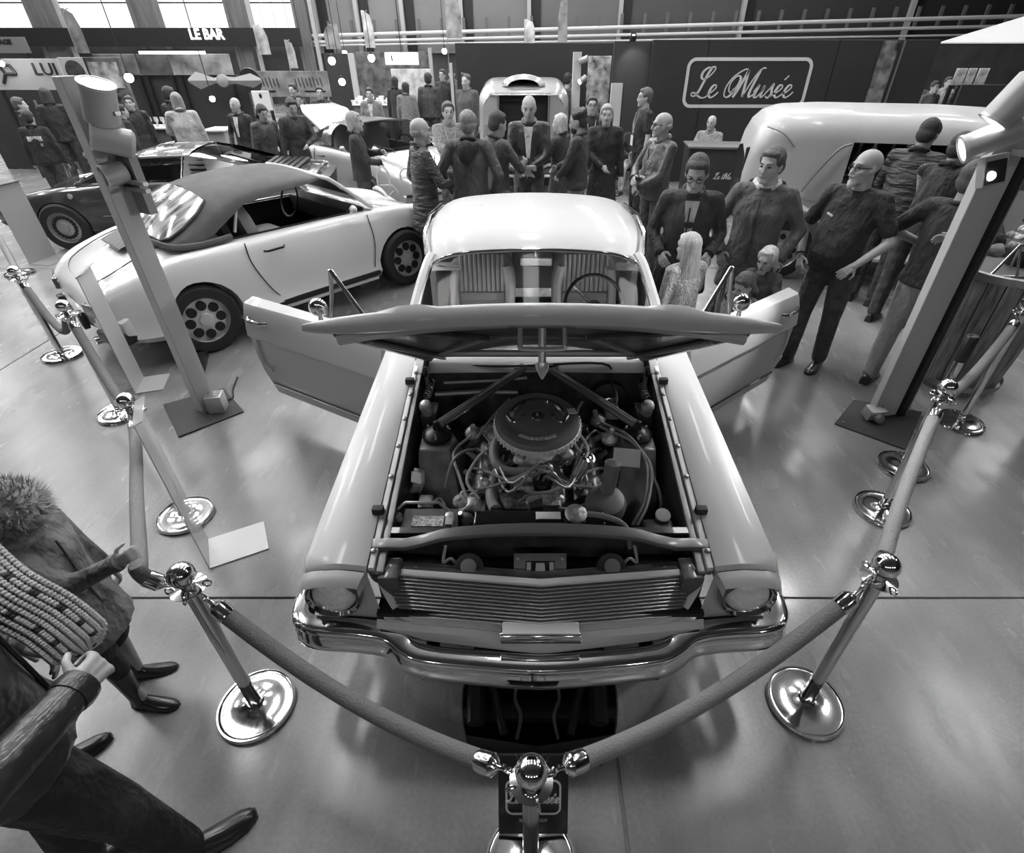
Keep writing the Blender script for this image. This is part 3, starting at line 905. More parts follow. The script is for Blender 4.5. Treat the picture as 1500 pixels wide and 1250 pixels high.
MB().lathe([(.03, .034), (.028, .044), (.008, .048), (.006, .066), (.001, .067)], (0, .98, .86), (0, -.10, 1), 16).build('wing_nut', CHROME, ac)
MB().box((.165, 1.02, .898), (.04, .05, .004), (-.1, 0, .1)).build('lid_label', LABELW, ac)
# radiator with cap and label
rd = MB().box((0, .42, .755), (.53, .085, .075)).build('radiator_tank', BLACKG, car, bevel=.015, segs=3)
MB().box((0, .375, .72), (.53, .012, .018)).build('tank_seam', CHROME2, rd)
MB().box((0, .41, .5), (.54, .06, .44)).build('radiator_core', mat('core', .03, .6, bump=.5, bscale=120), rd)
MB().box((.035, .425, .7945), (.10, .04, .003)).build('tank_label', LABELW, rd)
MB().lathe([(.026, 0), (.026, .01), (.043, .012), (.045, .022), (.038, .028), (.012, .03), (.01, .036), (.001, .037)], (.145, .425, .79), (0, -.2, 1), 22).build('filler_cap', ALU, rd)
# battery
bt = MB().box((-.475, .46, .64), (.27, .155, .17)).build('battery', mat('battery_case', .11, .45), car, bevel=.008)
MB().box((-.46, .46, .727), (.13, .06, .004)).build('battery_label', mat('battery_print', .6, .5, var=.7, vscale=70), bt)
for x in (-.585, -.37):
    MB().lathe([(.02, 0), (.018, .03), (.01, .035)], (x, .47, .725), n=10).build('terminal', ALU, bt)
MB().tube([(-.60, .50, .75), (-.56, .53, .765), (-.42, .53, .765), (-.37, .49, .75)], .007, 6).build('hold_down', STEEL, bt)
MB().box((-.368, .45, .745), (.03, .07, .02)).build('clamp', mat('boot_light'), bt, bevel=.004)
# spring towers
for s in (-1, 1):
    tw = MB().loft([[(s * .55, .62, .42), (s * .33, .62, .42), (s * .33, 1.08, .42), (s * .55, 1.08, .42)], [(s * .56, .72, .60), (s * .36, .72, .60), (s * .36, 1.06, .60), (s * .56, 1.06, .60)], [(s * .57, .90, .76), (s * .42, .90, .76), (s * .42, 1.04, .76), (s * .57, 1.04, .76)]]).build('spring_tower', mat('tower_paint', .17, .4, .1, .4, var=.3, vscale=14), car, bevel=.015)
    MB().lathe([(.07, 0), (.075, .02), (.05, .04), (.02, .05), (.012, .09), (.002, .092)], (s * .49, 1.0, .76), n=18).build('shock_mount', BLACKM, tw)
    for k in range(3):
        a = 2.1 * k + .5
        MB().lathe([(.012, 0), (.012, .018), (.005, .03)], (s * .49 + .055 * math.cos(a), 1.0 + .055 * math.sin(a), .78), n=8).build('stud', CHROME2, tw)
    # export brace
    MB().tube([(s * .055, 1.43, .905), (s * .47, 1.03, .815)], .017, 8).build('tower_brace', mat('brace_bar', .18, .3, .4, .5), car)
    MB().tube([(s * .075, 1.44, .905), (s * .49, 1.05, .815)], .010, 8).build('tower_brace', mat('brace_bar_light', .34, .3, .6), car)
    # springs / hinge gear beside the tower
    MB().box((s * .555, 1.2, .74), (.08, .14, .10)).build('hinge_box', DARKP, car, bevel=.012)
    MB().lathe([(.03, 0), (.034, .05), (.026, .07), (.018, .075)], (s * .56, 1.15, .80), (0, -.2, 1), 12).build('hinge_cap', ALU, car)
MB().box((0, 1.435, .905), (.24, .05, .02)).build('brace_plate', STEEL, car, bevel=.004)
for x in (-.08, 0, .08):
    MB().lathe([(.012, 0), (.012, .01)], (x, 1.43, .915), n=8).build('bolt', BLACKM, car)
# firewall hardware
MB().tube([(-.55, 1.36, .78), (-.30, 1.37, .79), (-.1, 1.37, .785)], .015, 8).build('heater_pipe', STEEL, car)
MB().tube([(-.5, 1.38, .84), (-.2, 1.39, .85), (-.05, 1.40, .86)], .008, 6).build('loom', mat('grey_wire'), car)
MB().tube(cr([(-.40, 1.46, .90), (-.1, 1.43, .915), (.36, 1.45, .92), (.40, 1.38, .86), (.42, 1.28, .83), (.41, 1.2, .80)], 5), .007, 6).build('washer_hose', RUBBER, car)
br = MB().lathe([(.09, 0), (.10, .02), (.095, .06), (.03, .08)], (.40, 1.42, .74), (0, -1, .1), 22).build('brake_servo', BLACKM, car)
MB().box((.40, 1.27, .745), (.07, .13, .06)).build('master_cylinder', ALU, br, bevel=.012)
MB().lathe([(.035, 0), (.035, .03), (.01, .035)], (.40, 1.27, .775), n=14).build('reservoir_cap', CHROME2, br)
MB().box((-.40, 1.41, .72), (.12, .08, .10)).build('heater_box', BLACKM, car, bevel=.01)
# ignition: distributor, leads, coil
ds = MB().lathe([(.035, 0), (.045, .03), (.048, .06), (.04, .08), (.015, .085), (.012, .10)], (.02, .70, .68), n=18).build('distributor', BLACKG, car)
for k in range(8):
    s = -1 if k < 4 else 1
    y = .70 + .15 * (k % 4)
    a = 2 * math.pi * k / 8
    p0 = Vector((.02 + .032 * math.cos(a), .70 + .032 * math.sin(a), .765))
    MB().tube(cr([tuple(p0), tuple(p0 + Vector((s * .02, -.04, .06 + .012 * (k % 3)))), (s * .13, .66 - .02 * (k % 4) + .05 * (k % 2), .77 - .015 * (k % 3)), (s * .22, .66 + .10 * (k % 4), .735), (s * .30, y - .02, .70), (s * .335, y, .665)], 5), .0065, 6).build('plug_lead', WIRE, ds)
MB().lathe([(.028, 0), (.028, .13), (.012, .14), (.01, .17)], (.16, .72, .70), (.4, .3, .8), 14).build('coil', CHROME2, car)
# hoses
MB().tube(cr([(-.13, 1.02, .80), (-.20, .93, .775), (-.20, .83, .75), (-.15, .77, .735), (-.06, .755, .735)], 6), .024, 10).build('bypass_hose', HOSE, car)
MB().tube(cr([(-.19, .80, .70), (-.21, .68, .71), (-.20, .58, .72), (-.18, .50, .75)], 6), .026, 10).build('radiator_hose', HOSE, car)
MB().tube(cr([(.15, .43, .80), (.24, .42, .80), (.32, .39, .79), (.35, .36, .76), (.36, .34, .70)], 5), .012, 8).build('overflow_hose', HOSE, car)
for k, pts in enumerate([
    [(-.33, 1.1, .70), (-.40, .9, .74), (-.36, .75, .72), (-.30, .60, .66)], [(.33, 1.12, .76), (.44, .95, .80), (.50, .80, .76), (.47, .62, .70), (.40, .50, .66)],
    [(.32, 1.10, .75), (.45, .92, .79), (.52, .78, .75), (.48, .60, .70), (.42, .50, .66)], [(-.30, .98, .70), (-.36, .86, .77), (-.40, .80, .75), (-.43, .74, .66)],
    [(-.26, .62, .70), (-.32, .70, .74), (-.28, .85, .75), (-.22, .95, .74)], [(.50, .80, .76), (.55, .66, .68), (.52, .52, .62)],
    [(.05, .62, .73), (.10, .56, .70), (.22, .58, .72), (.28, .68, .74)], [(-.05, .62, .72), (-.12, .58, .70), (-.2, .62, .69)],
    [(.24, 1.25, .80), (.20, 1.1, .84), (.17, .95, .78), (.25, .8, .75)], [(-.14, 1.22, .84), (-.22, 1.12, .80), (-.30, 1.05, .72)],
    [(.1, .66, .73), (.2, .75, .76), (.24, .9, .76), (.2, 1.0, .79)], [(-.1, .68, .73), (-.02, .60, .755), (.09, .63, .75), (.16, .72, .74)]]):
    MB().tube(cr(pts, 6), .0075, 6).build('wiring', WIRE if k % 2 else mat('grey_wire'), car)
# fan, pulleys, belt, water pump
fn = MB().lathe([(.05, 0), (.06, .02), (.03, .05)], (0, .50, .60), (0, 1, 0), 16).build('cooling_fan', ALU, car)
for k in range(5):
    a = 2 * math.pi * k / 5 + .4
    MB().box((.12 * math.cos(a), .515, .60 + .12 * math.sin(a)), (.16, .012, .06), (R(25), -a, 0)).build('blade', mat('blade', .2, .4, .6), fn)
MB().box((.02, .60, .66), (.16, .08, .12)).build('water_pump', ALU, car, bevel=.02)
MB().box((-.10, .60, .68), (.20, .11, .07)).build('timing_cover', ENG, car, bevel=.025)
pl = MB().lathe([(.07, 0), (.075, .008), (.06, .014), (.075, .02), (.07, .03)], (0, .55, .52), (0, 1, 0), 20).build('pulley', BLACKM, car)
MB().tube(cr([(-.07, .565, .52), (-.25, .565, .66), (-.29, .565, .63), (-.2, .565, .55), (0, .565, .45), (.07, .565, .5), (.03, .565, .66)], 5, True), .007, 5, closed=True).build('belt', RUBBER, pl)
alt = MB().lathe([(.03, 0), (.065, .01), (.07, .05), (.07, .10), (.05, .13)], (-.29, .56, .62), (0, 1, 0), 18).build('alternator', ALU, car)
MB().box((-.25, .62, .66), (.03, .1, .03)).build('alternator_bracket', STEEL, alt)
# steering pump with tall filler, oil filler, oil cap
pp = MB().lathe([(.085, 0), (.088, .05), (.075, .075), (.04, .085)], (.285, .56, .70), (0, -.25, 1), 22).build('steering_pump', mat('pump_grey', .24, .35, .4, .4), car)
MB().lathe([(.032, .08), (.03, .20), (.034, .20), (.034, .225), (.01, .23)], (.285, .57, .70), (.1, .15, 1), 14).build('pump_neck', mat('pump_grey'), pp)
oc = MB().lathe([(.022, -.08), (.022, 0), (.034, .002), (.036, .014), (.026, .018), (.022, .012), (.012, .018), (.001, .02)], (.225, .80, .78), (.25, -.3, 1), 20).build('oil_cap', CHROME2, car)
# labels and small boxes by the towers
MB().box((.415, .83, .765), (.125, .003, .085), (R(-48), 0, R(-8))).build('tower_label', LABELW, car)
vr = MB().box((-.555, .74, .70), (.05, .10, .07), (0, R(25), R(10))).build('voltage_regulator', ALU, car, bevel=.005)
MB().box((-.552, .72, .738), (.046, .075, .004), (0, R(25), R(10))).build('regulator_label', LABELW, vr)
MB().box((-.50, .62, .66), (.06, .08, .06)).build('relay', ALU, car, bevel=.008)
MB().tube(cr([(-.52, .60, .69), (-.46, .56, .73), (-.43, .60, .72), (-.40, .55, .70), (-.46, .53, .69)], 5), .006, 6).build('relay_wire', WIRE, car)
wb_ = MB().box((.50, .44, .62), (.13, .12, .17)).build('washer_bottle', mat('bottle_plastic', .12, .4), car, bevel=.02)
MB().lathe([(.03, 0), (.032, .02), (.01, .024)], (.52, .50, .71), (0, -.3, 1), 16).build('bottle_cap', mat('boot_light'), wb_)
MB().box((.46, .38, .715), (.05, .10, .004), (R(-10), 0, R(28))).build('bottle_sticker', mat('sticker', .6, .5, var=.6, vscale=80), wb_)
for (x, y, z, r) in [(-.34, .60, .70, .03), (-.31, .52, .66, .035), (.36, .48, .63, .025), (-.24, .70, .72, .022), (.09, .62, .69, .03), (.33, .72, .66, .03), (.36, 1.02, .72, .04), (-.33, 1.12, .68, .04), (.33, 1.2, .7, .04), (-.16, 1.2, .72, .035), (.14, .86, .75, .03), (-.08, .84, .74, .03), (.05, .80, .72, .025), (.17, 1.22, .72, .035)]:
    MB().lathe([(r, 0), (r * 1.1, r * .5), (r * .8, r), (r * .4, r * 1.3), (r * .3, r * 2)], (x, y, z), (random.uniform(-.4, .4), random.uniform(-.6, .2), 1), 12).build('engine_fitting', random.choice([ALU, ALU, STEEL, ENG, BLACKM]), car)
for k in range(26):
    x, y = random.uniform(-.30, .30), random.uniform(.60, 1.25)
    MB().box((x, y, random.uniform(.66, .73)), (random.uniform(.02, .06), random.uniform(.02, .07), random.uniform(.02, .05)), (random.uniform(-.4, .4), random.uniform(-.4, .4), random.uniform(0, 3))).build('engine_bracket', random.choice([ALU, STEEL, ENG, BLACKM, mat('cover_metal')]), car, bevel=.004, segs=1)
# chassis seen in the floor mirror
for s in (-1, 1):
    MB().tube([(s * .30, .15, .36), (s * .32, .6, .30), (s * .36, 1.6, .24)], .045, 6).build('chassis_rail', mat('chassis_black', .18, .35, .2, .3), car)
    MB().tube([(s * .16, .14, .44), (s * .26, .42, .30), (s * .30, .62, .24)], .022, 6).build('strut_rod', mat('chassis_black'), car)
    MB().tube(cr([(s * .10, .12, .44), (s * .08, .18, .34), (s * .11, .26, .32), (s * .09, .36, .27), (s * .13, .44, .28)], 4), .009, 6).build('drain_hose', mat('boot_light'), car)
MB().box((0, .22, .42), (.9, .05, .05)).build('cross_member', mat('chassis_black'), car, bevel=.01)
MB().box((0, .48, .27), (.8, .08, .06)).build('cross_member', mat('chassis_black'), car, bevel=.01)
MB().box((0, .95, .26), (.3, .6, .14), (math.pi, 0, 0), .8).build('oil_pan', ENG, car, bevel=.03)
# ---- mirror lying on the floor under the nose
poly = []
for k in range(40):
    a = 2 * math.pi * k / 40
    poly.append((.335 * math.cos(a), max(-.30, min(.42, .46 * math.sin(a)))))
mi = MB().prism([(p[0] * 1.02, p[1] * 1.02) for p in poly], .0, .008).build('floor_mirror', BLACKM, bevel=.002, segs=1)
mi.location = (.055, 1.235, 0)
tag(mi, 'dark floor mirror with curved sides lying under the coupe bumper', 'mirror')
MB().prism(poly, .008, .0095).build('mirror_pane', mat('mirror_glass', .7, .02, 1.0), mi, smooth=False)
# ================================================================ rope barriers
STC = mat('stanchion_chrome', .75, .10, 1.0)
VELVET = mat('rope_velvet', .14, .85, bump=.3, bscale=120)
VELVETL = mat('rope_worn', .22, .85, bump=.3, bscale=120)
def stanchion(loc, label, h=.93, head='ball', rz=0.0, group='chrome rope stanchions'):
    t = thing('stanchion', label, 'stanchion', loc, rz, group)
    bs = MB().lathe([(.158, 0), (.160, .008), (.154, .018), (.145, .022), (.135, .020), (.06, .026), (.034, .034), (.030, .05)], n=40).build('base', STC, t)
    MB().lathe([(.150, .0212), (.157, .021), (.1605, .012), (.156, .026), (.150, .026)], n=40, cap=False).build('base_rim', CHROME, bs)
    MB().lathe([(.026, .03), (.026, h - .13)], n=20).build('pole', STC, t)
    if head == 'ball':
        c_ = MB().lathe([(.026, h - .14), (.032, h - .138), (.032, h - .12), (.020, h - .115), (.058, h - .112), (.060, h - .106), (.024, h - .10), (.018, h - .08)], n=24).build('collar', CHROME, t)
        for k in range(4):
            a = k * math.pi / 2 + .3
            MB().tube([(.058 * math.cos(a) + .014 * math.cos(q) * math.cos(a), .058 * math.sin(a) + .014 * math.cos(q) * math.sin(a), h - .108 + .014 * math.sin(q)) for q in np.linspace(0, 2 * math.pi, 11)[:-1]], .0035, 5, closed=True).build('eyelet', CHROME, c_)
        MB().ball((0, 0, h - .043), .045, 20, 14).build('ball_finial', CHROME, t)
    else:
        MB().lathe([(.034, h - .16), (.036, h - .15), (.036, h - .01), (.03, h), (.002, h + .002)], n=20).build('belt_head', BLACKM, t)
        MB().box((0, .03, h - .08), (.05, .04, .08)).build('belt_slot', BLACKG, t)
    return t
pC = G(777, 1268); pL1 = G(378, 1035); pL2 = G(273, 757); pL3 = G(178, 607); pF1 = G(92, 522); pF2 = G(30, 402)
pR1 = G(1178, 1030); pR2 = G(1291, 748); pRb = G(1322, 685); pRc = G(1405, 620)
stanchion(pC, 'chrome ball-topped stanchion with the small black sign behind its pole', .80)
stanchion(pL1, 'chrome ball-topped stanchion beside the knit-scarf visitors, rope pulled by a hand', .92)
stanchion(pL2, 'chrome stanchion standing next to the clear bent sign holder with white foot', .88)
stanchion(pL3, 'chrome stanchion by the white sports car rear, before the grey bent sign holder', .93)
stanchion(pF1, 'dull chrome stanchion in the outer rope line on the bright floor', .84)
stanchion(pF2, 'distant chrome stanchion beside the grey upright sign plate near the dark coupe', .84)
stanchion(pR1, 'chrome ball-topped stanchion with a shadowed base beyond the lit headlamp', .95)
stanchion(pR2, 'chrome ball-topped stanchion with a dished base near the black lamp foot plate', .93)
stanchion(pRb, 'chrome stanchion with black belt head in front of the wooden barrel', .98, 'belt')
stanchion(pRc, 'chrome stanchion standing against the wooden barrel and the dark shoes', 1.0)
def rope(pts, label, m=None, r=.029, ends=(True, True), hook=(None, None), grp='grey velvet barrier ropes'):
    t = tag(thing('barrier_rope', label, 'rope', (0, 0, 0), 0, grp))
    MB().tube(pts, r, 10).build('cord', m or VELVET, t)
    P = [Vector(p) for p in pts]
    for e, (i, j) in zip(ends, ((0, 1), (-1, -2))):
        if e:
            d = (P[i] - P[j]).normalized()
            MB().lathe([(r * 1.05, -.05), (r * 1.12, -.04), (r * 1.12, 0), (r * .7, .012), (.008, .02), (.006, .045)], P[i], d, 14).build('end_cap', CHROME, t)
            q = P[i] + d * .05
            x, y = frame_of(d)
            MB().tube([q + d * (.018 * math.cos(a)) + y * (.018 * math.sin(a)) for a in np.linspace(0, 2 * math.pi, 11)[:-1]], .004, 5, closed=True).build('hook', CHROME, t)
    return t
def span(a, ha, b, hb, drop, label, m=None, n=22, off=.12):
    A, B = Vector(a) + Vector((0, 0, ha)), Vector(b) + Vector((0, 0, hb))
    d = (B - A); d.z = 0; d.normalize()
    return rope(sag(A + d * off - Vector((0, 0, .03)), B - d * off - Vector((0, 0, .03)), drop, n), label, m)
span(pL1, .80, pC, .70, .13, 'dark velvet rope sagging between the scarf visitors and the black sign', VELVET)
span(pC, .70, pR1, .83, .13, 'velvet rope rising from the small black sign past the lit headlamp', VELVETL)
span(pR1, .84, pR2, .82, .10, 'pale worn rope hanging along the open floor towards the lamp foot plate', mat('rope_pale', .30, .8, bump=.3, bscale=120))
span(pL2, .78, pL3, .82, .16, 'velvet rope sagging behind the clear bent sign holder', VELVET)
span(pL3, .82, pF1, .74, .25, 'velvet rope drooping in front of the white sports car bumper', VELVET)
span(pF1, .74, pF2, .74, .25, 'velvet rope running past the upright sign plate by the dark coupe', VELVETL)
span(pR2, .82, pRc, .88, .12, 'velvet rope between the dished base stanchion and the barrel', VELVETL)
handP = G(188, 832, .87)
A = Vector(pL2) + Vector((.065, -.095, .755)); B = Vector(pL1) + Vector((-.125, .035, .79))
pts = cr([tuple(A), tuple(A.lerp(handP, .25) - Vector((0, 0, .035))), tuple(A.lerp(handP, .55) - Vector((0, 0, .05))), tuple(handP + Vector((.0, .05, -.02))), tuple(handP + Vector((.04, -.01, .01))), tuple(handP.lerp(B, .5) + Vector((0, 0, -.01))), tuple(B)], 6)
rope(pts, 'velvet rope pulled aside by the hand of the child in fur hood', VELVETL, r=.027)

# ================================================================ lamp posts of the stand
POSTM = mat('post_panel', .55, .45, var=.05, vscale=2)
LAMPM = mat('lamp_shell', .40, .4, .2)
PLATE = mat('foot_plate', .035, .6)
LIT = mat('lamp_lit', .9, .4, emit=14.0)
def lamp_can(parent, p, d, r, L, lit):
    d = Vector(d).normalized()
    t = MB().lathe([(r * .55, -L * .56), (r * .8, -L * .53), (r, -L * .45), (r, L * .5), (r * .93, L * .5), (r * .9, L * .35)], p, d, 26, cap=False).build('lamp_can', LAMPM, parent)
    MB().lathe([(r * .9, L * .34), (r * .9, L * .36), (.001, L * .40)], p, d, 22).build('lamp_lens', LIT if lit else mat('reflector', .7, .15, .9), t)
    MB().lathe([(r * .9, L * .46), (r * 1.06, L * .46), (r * 1.06, L * .53), (r * .9, L * .53)], p, d, 26, cap=False).build('lamp_rim', mat('lamp_rim', .5, .3, .3), t)
    return t
# post by the white sports car
b = G(303, 600)
pl_ = thing('lamp_post', 'pale square lamp post with two can lamps beside the white sports car', 'lamp post', (b.x, b.y, 0), 0, 'stand lamp posts')
c4 = [G(240, 594), G(328, 570), G(358, 604), G(262, 642)]
MB().prism([(p.x - b.x, p.y - b.y) for p in c4], 0, .012).build('foot_plate', PLATE, pl_, bevel=.003, segs=1)
RZ = Matrix.Rotation(R(-28), 3, 'Z')
MB().box((0, 0, 1.10), (.085, .11, 2.18), RZ).build('panel', POSTM, pl_, bevel=.004, segs=1)
MB().box((.046, -.02, 1.10), (.012, .12, 2.18), RZ).build('edge_strip', mat('post_edge', .40, .5), pl_, smooth=False)
MB().box((.13, .03, 1.78), (.14, .05, .62), RZ).build('lamp_carrier', mat('carrier', .2, .5), pl_, smooth=False)
for z in (2.02, 1.86, 1.66, 1.62):
    MB().box((.17, -.04, z), (.22, .03, .02), RZ).build('lamp_arm', STEEL, pl_, smooth=False)
c_ = AT(146, 152, b.y - .08) - b
lamp_can(pl_, c_, (.34, -.14, .93), .085, .20, True)
c_ = AT(165, 205, b.y - .08) - b
lamp_can(pl_, c_, (-.72, -.45, .30), .075, .19, False)
c_ = AT(168, 255, b.y - .05) - b
lamp_can(pl_, c_, (-.6, -.7, -.1), .06, .12, False)
bx = G(318, 592, .06) - b
ub = MB().box((bx.x, bx.y, .08), (.12, .12, .14), (0, 0, R(12))).build('uplighter', mat('uplight_body', .5, .4, .3), pl_, bevel=.006)
MB().box((bx.x, bx.y, .152), (.095, .095, .004), (0, 0, R(12))).build('uplighter_pane', mat('reflector'), ub)
MB().tube(cr([(bx.x, bx.y + .06, .06), (bx.x + .03, bx.y + .16, .01), (bx.x - .03, bx.y + .3, .008), (bx.x - .08, bx.y + .5, .008)], 5), .007, 6).build('cable', RUBBER, ub)
# post by the bearded man
b = G(1292, 612)
pr = thing('lamp_post', 'broad pale lamp post with black edge by the man in vest', 'lamp post', (b.x, b.y, 0), 0, 'stand lamp posts')
c4 = [G(1222, 622), G(1250, 587), G(1350, 605), G(1325, 660)]
MB().prism([(p.x - b.x, p.y - b.y) for p in c4], 0, .012).build('foot_plate', PLATE, pr, bevel=.003, segs=1)
RZ = Matrix.Rotation(R(12), 3, 'Z')
MB().box((0, .03, 1.10), (.22, .06, 2.18), RZ).build('panel', POSTM, pr, bevel=.004, segs=1)
MB().box((.135, .06, 1.10), (.05, .12, 2.18), RZ).build('edge_strip', BLACKM, pr, smooth=False)
MB().box((.175, .07, 1.10), (.02, .10, 2.18), RZ).build('steel_strip', STEEL, pr, smooth=False)
c_ = AT(1452, 203, b.y - .12) - b
lamp_can(pr, c_, (-.85, .22, -.45), .07, .25, True)
c_ = AT(1487, 148, b.y - .12) - b
lamp_can(pr, c_, (-.45, .10, -.88), .085, .22, True)
c_ = AT(1453, 250, b.y - .10) - b
sq = MB().box(c_, (.15, .05, .16), (R(-15), R(-8), R(12))).build('square_lamp', mat('uplight_body'), pr, bevel=.006)
MB().box(c_ + Vector((0, -.03, .0)), (.12, .01, .12), (R(-15), R(-8), R(12))).build('lamp_recess', BLACKM, sq)
MB().ball(c_ + Vector((-.03, -.045, -.02)), .025, 12, 8).build('bulb', mat('bulb_lit', .9, .4, emit=8.0), sq)
for z in (1.98, 1.84):
    MB().box((.05, -.08, z), (.10, .12, .03), RZ).build('lamp_arm', STEEL, pr, smooth=False)
cb_ = G(1279, 607, .05) - b
ub = MB().box((cb_.x, cb_.y, .07), (.13, .09, .09), (R(15), 0, R(8))).build('uplighter', mat('uplight_body'), pr, bevel=.006)
MB().lathe([(.035, 0), (.035, .05), (.02, .055)], (cb_.x, cb_.y - .04, .05), (0, -1, .3), 14).build('uplighter_bulb', STEEL, ub)
MB().lathe([(.01, .012), (.012, .018)], (c4[0].x - b.x + .07, c4[0].y - b.y + .01, 0), n=8).build('plate_screw', CHROME, pr)
# real light of the two lit lamps
def spot(loc, aim, w_, ang, r_=.06):
    l = bpy.data.lights.new('lamp_light', 'SPOT'); l.energy = w_; l.spot_size = R(ang); l.spot_blend = .6; l.shadow_soft_size = r_
    o = bpy.data.objects.new('lamp_light', l); COL.objects.link(o)
    o.location = loc
    o.rotation_euler = (Vector(aim) - Vector(loc)).to_track_quat('-Z', 'Y').to_euler()
    return o
def lamp_light(root, p, d, L, aim, w_, ang=75):
    o = spot(Vector(root.location) + Vector(p) + Vector(d).normalized() * (L * .6), aim, w_, ang)
lamp_light(pl_, AT(146, 152, G(303, 600).y - .08) - G(303, 600), (.34, -.14, .93), .20, (.3, 2.4, .8), SPOT_W)
lamp_light(pr, AT(1452, 203, G(1292, 612).y - .12) - G(1292, 612), (-.85, .22, -.45), .28, (0, 2.6, .8), SPOT_W)
lamp_light(pr, AT(1487, 148, G(1292, 612).y - .12) - G(1292, 612), (-.45, .10, -.88), .26, (1.75, 2.2, 0), SPOT_W * 1.5, 50)

# ================================================================ bent sign holders
def sign_holder(foot, wd, ht, depth, rz, label, m, lean=.0, clear=False):
    t = thing('sign_holder', label, 'sign holder', foot, rz, 'bent sign holders')
    up = MB().loft([[(x, 0, 0), (x, 0, ht * .5), (x, lean * .5, ht), (x, lean * .5 + .006, ht), (x, .006, ht * .5), (x, .006, .006)] for x in (-wd / 2, wd / 2)]).build('upright_plate', m, t, smooth=False)
    MB().box((0, -depth / 2, .004), (wd, depth, .008)).build('foot_plate', m if not clear else WHITE, t, smooth=False)
    MB().box((0, lean * .5 - .01, ht + .005), (wd, .05, .006), (R(-25), 0, 0)).build('top_lip', m, t, smooth=False)
    return t
SHM = mat('sign_plate', .48, .45, var=.05, vscale=4)
f = (G(200, 578) + G(210, 553)) / 2
sign_holder((f.x, f.y, 0), .28, .98, .20, R(108), 'light grey bent sign holder beside the white sports car bumper', SHM)
f = (G(303, 790) + G(311, 835)) / 2
sign_holder((f.x, f.y, 0), .24, .96, .30, R(90 + 28), 'clear sheet sign holder with white foot by the rope barrier', mat('clear_sheet', .55, .25, alpha=.55), clear=True)
f = (G(60, 388) + G(68, 374)) / 2
sign_holder((f.x, f.y, 0), .40, .93, .28, R(82), 'grey upright sign holder in front of the dark coupe nose', mat('sign_plate_dull', .32, .5))
# small black sign behind the front stanchion
sb = thing('hanging_sign', 'small black sign with white framed script behind the ball-topped stanchion pole', 'sign', (pC.x + .01, .765, .19), 0)
sb.rotation_euler = (R(-26), 0, 0)
MB().box((0, 0, 0), (.245, .012, .32)).build('board', BLACKM, sb, bevel=.003, segs=1)
a_, b_ = rounded_frame(.195, .14, .028, .007)
o = MB().strip(a_, b_, (0, -.003, 0)).build('frame_line', mat('sign_white', .85, .5), sb, smooth=False); o.location = (0, -.007, -.005)
script_words('script', 'Le Musxe', .047, mat('sign_white'), sb, (-.003, -.014, -.004), .08)
MB().box((0, -.007, -.10), (.10, .002, .012)).build('small_print', mat('sign_grey', .3, .5, var=.9, vscale=200), sb)
for q in (-1, 1):
    MB().tube([(q * .06, 0, .158), (q * .025 - .01, -.315, .375)], .0025, 5).build('cord', BLACKM, sb)

# ================================================================ wooden barrel with things on top
bb = G(1398, 583)
ba = thing('wooden_barrel', 'tall wooden stave barrel with metal hoop behind the lamp post', 'barrel', (bb.x + .16, bb.y + .30, 0))
WOOD = mat('barrel_wood', .24, .6, var=.5, vscale=6, stretch=(8, 8, .7), bump=.3, bscale=25)
for k in range(20):
    a0, a1 = 2 * math.pi * k / 20 + .012, 2 * math.pi * (k + 1) / 20 - .012
    rr = [(.29, 0), (.315, .3), (.335, .6), (.345, .95)]
    MB().loft([[(r_ * math.cos(a0), r_ * math.sin(a0), z), (r_ * math.cos((a0 + a1) / 2) * 1.015, r_ * math.sin((a0 + a1) / 2) * 1.015, z), (r_ * math.cos(a1), r_ * math.sin(a1), z), ((r_ - .025) * math.cos(a1), (r_ - .025) * math.sin(a1), z), ((r_ - .025) * math.cos(a0), (r_ - .025) * math.sin(a0), z)] for r_, z in rr]).build('stave', WOOD, ba, angle=25)
MB().lathe([(.345, .93), (.37, .932), (.372, .985), (.345, .99)], n=40, cap=False).build('rim_hoop', STEEL, ba)
MB().lathe([(.325, .05), (.327, .05), (.332, .10), (.33, .10)], n=40, cap=False).build('base_hoop', STEEL, ba)
MB().lathe([(.34, .95), (.001, .952)], n=30).build('barrel_top', mat('barrel_lid', .1, .6), ba)
wr = thing('wire_rack', 'triangular chromed wire rack standing on the wooden barrel top', 'rack', (bb.x + .10, bb.y + .24, .953))
pts = [(-.20, -.10, .008), (.22, -.14, .008), (-.05, -.05, .22)]
for i, j in ((0, 1), (1, 2), (2, 0)):
    MB().cyl(pts[i], pts[j], .010, n=8).build('wire', CHROME2, wr)
MB().cyl((-.02, -.12, .008), (-.05, -.05, .22), .008, n=8).build('wire', CHROME2, wr)
MB().cyl((.1, .1, .008), (-.05, -.05, .22), .008, n=8).build('wire', CHROME2, wr)
fv = thing('flower_bunch', 'bunch of pale crumpled blooms on the wooden barrel top', 'flowers', (bb.x + .30, bb.y + .42, .953))
MB().lathe([(.08, 0), (.10, .10), (.095, .12)], n=16).build('pot', BLACKM, fv)
for k in range(12):
    a = k * 2.4; rr = .06 + .04 * (k % 3)
    fm = MB()
    for q in range(5):
        fm.ball((rr * math.cos(a) + .02 * math.cos(q * 1.26), rr * math.sin(a) + .02 * math.sin(q * 1.26), .15 + .05 * (k % 4)), (.028, .028, .018), 8, 5, (q, k, 0))
    fm.build('bloom', mat('bloom_%d' % (k % 3), (.5, .25, .08)[k % 3], .7), fv)

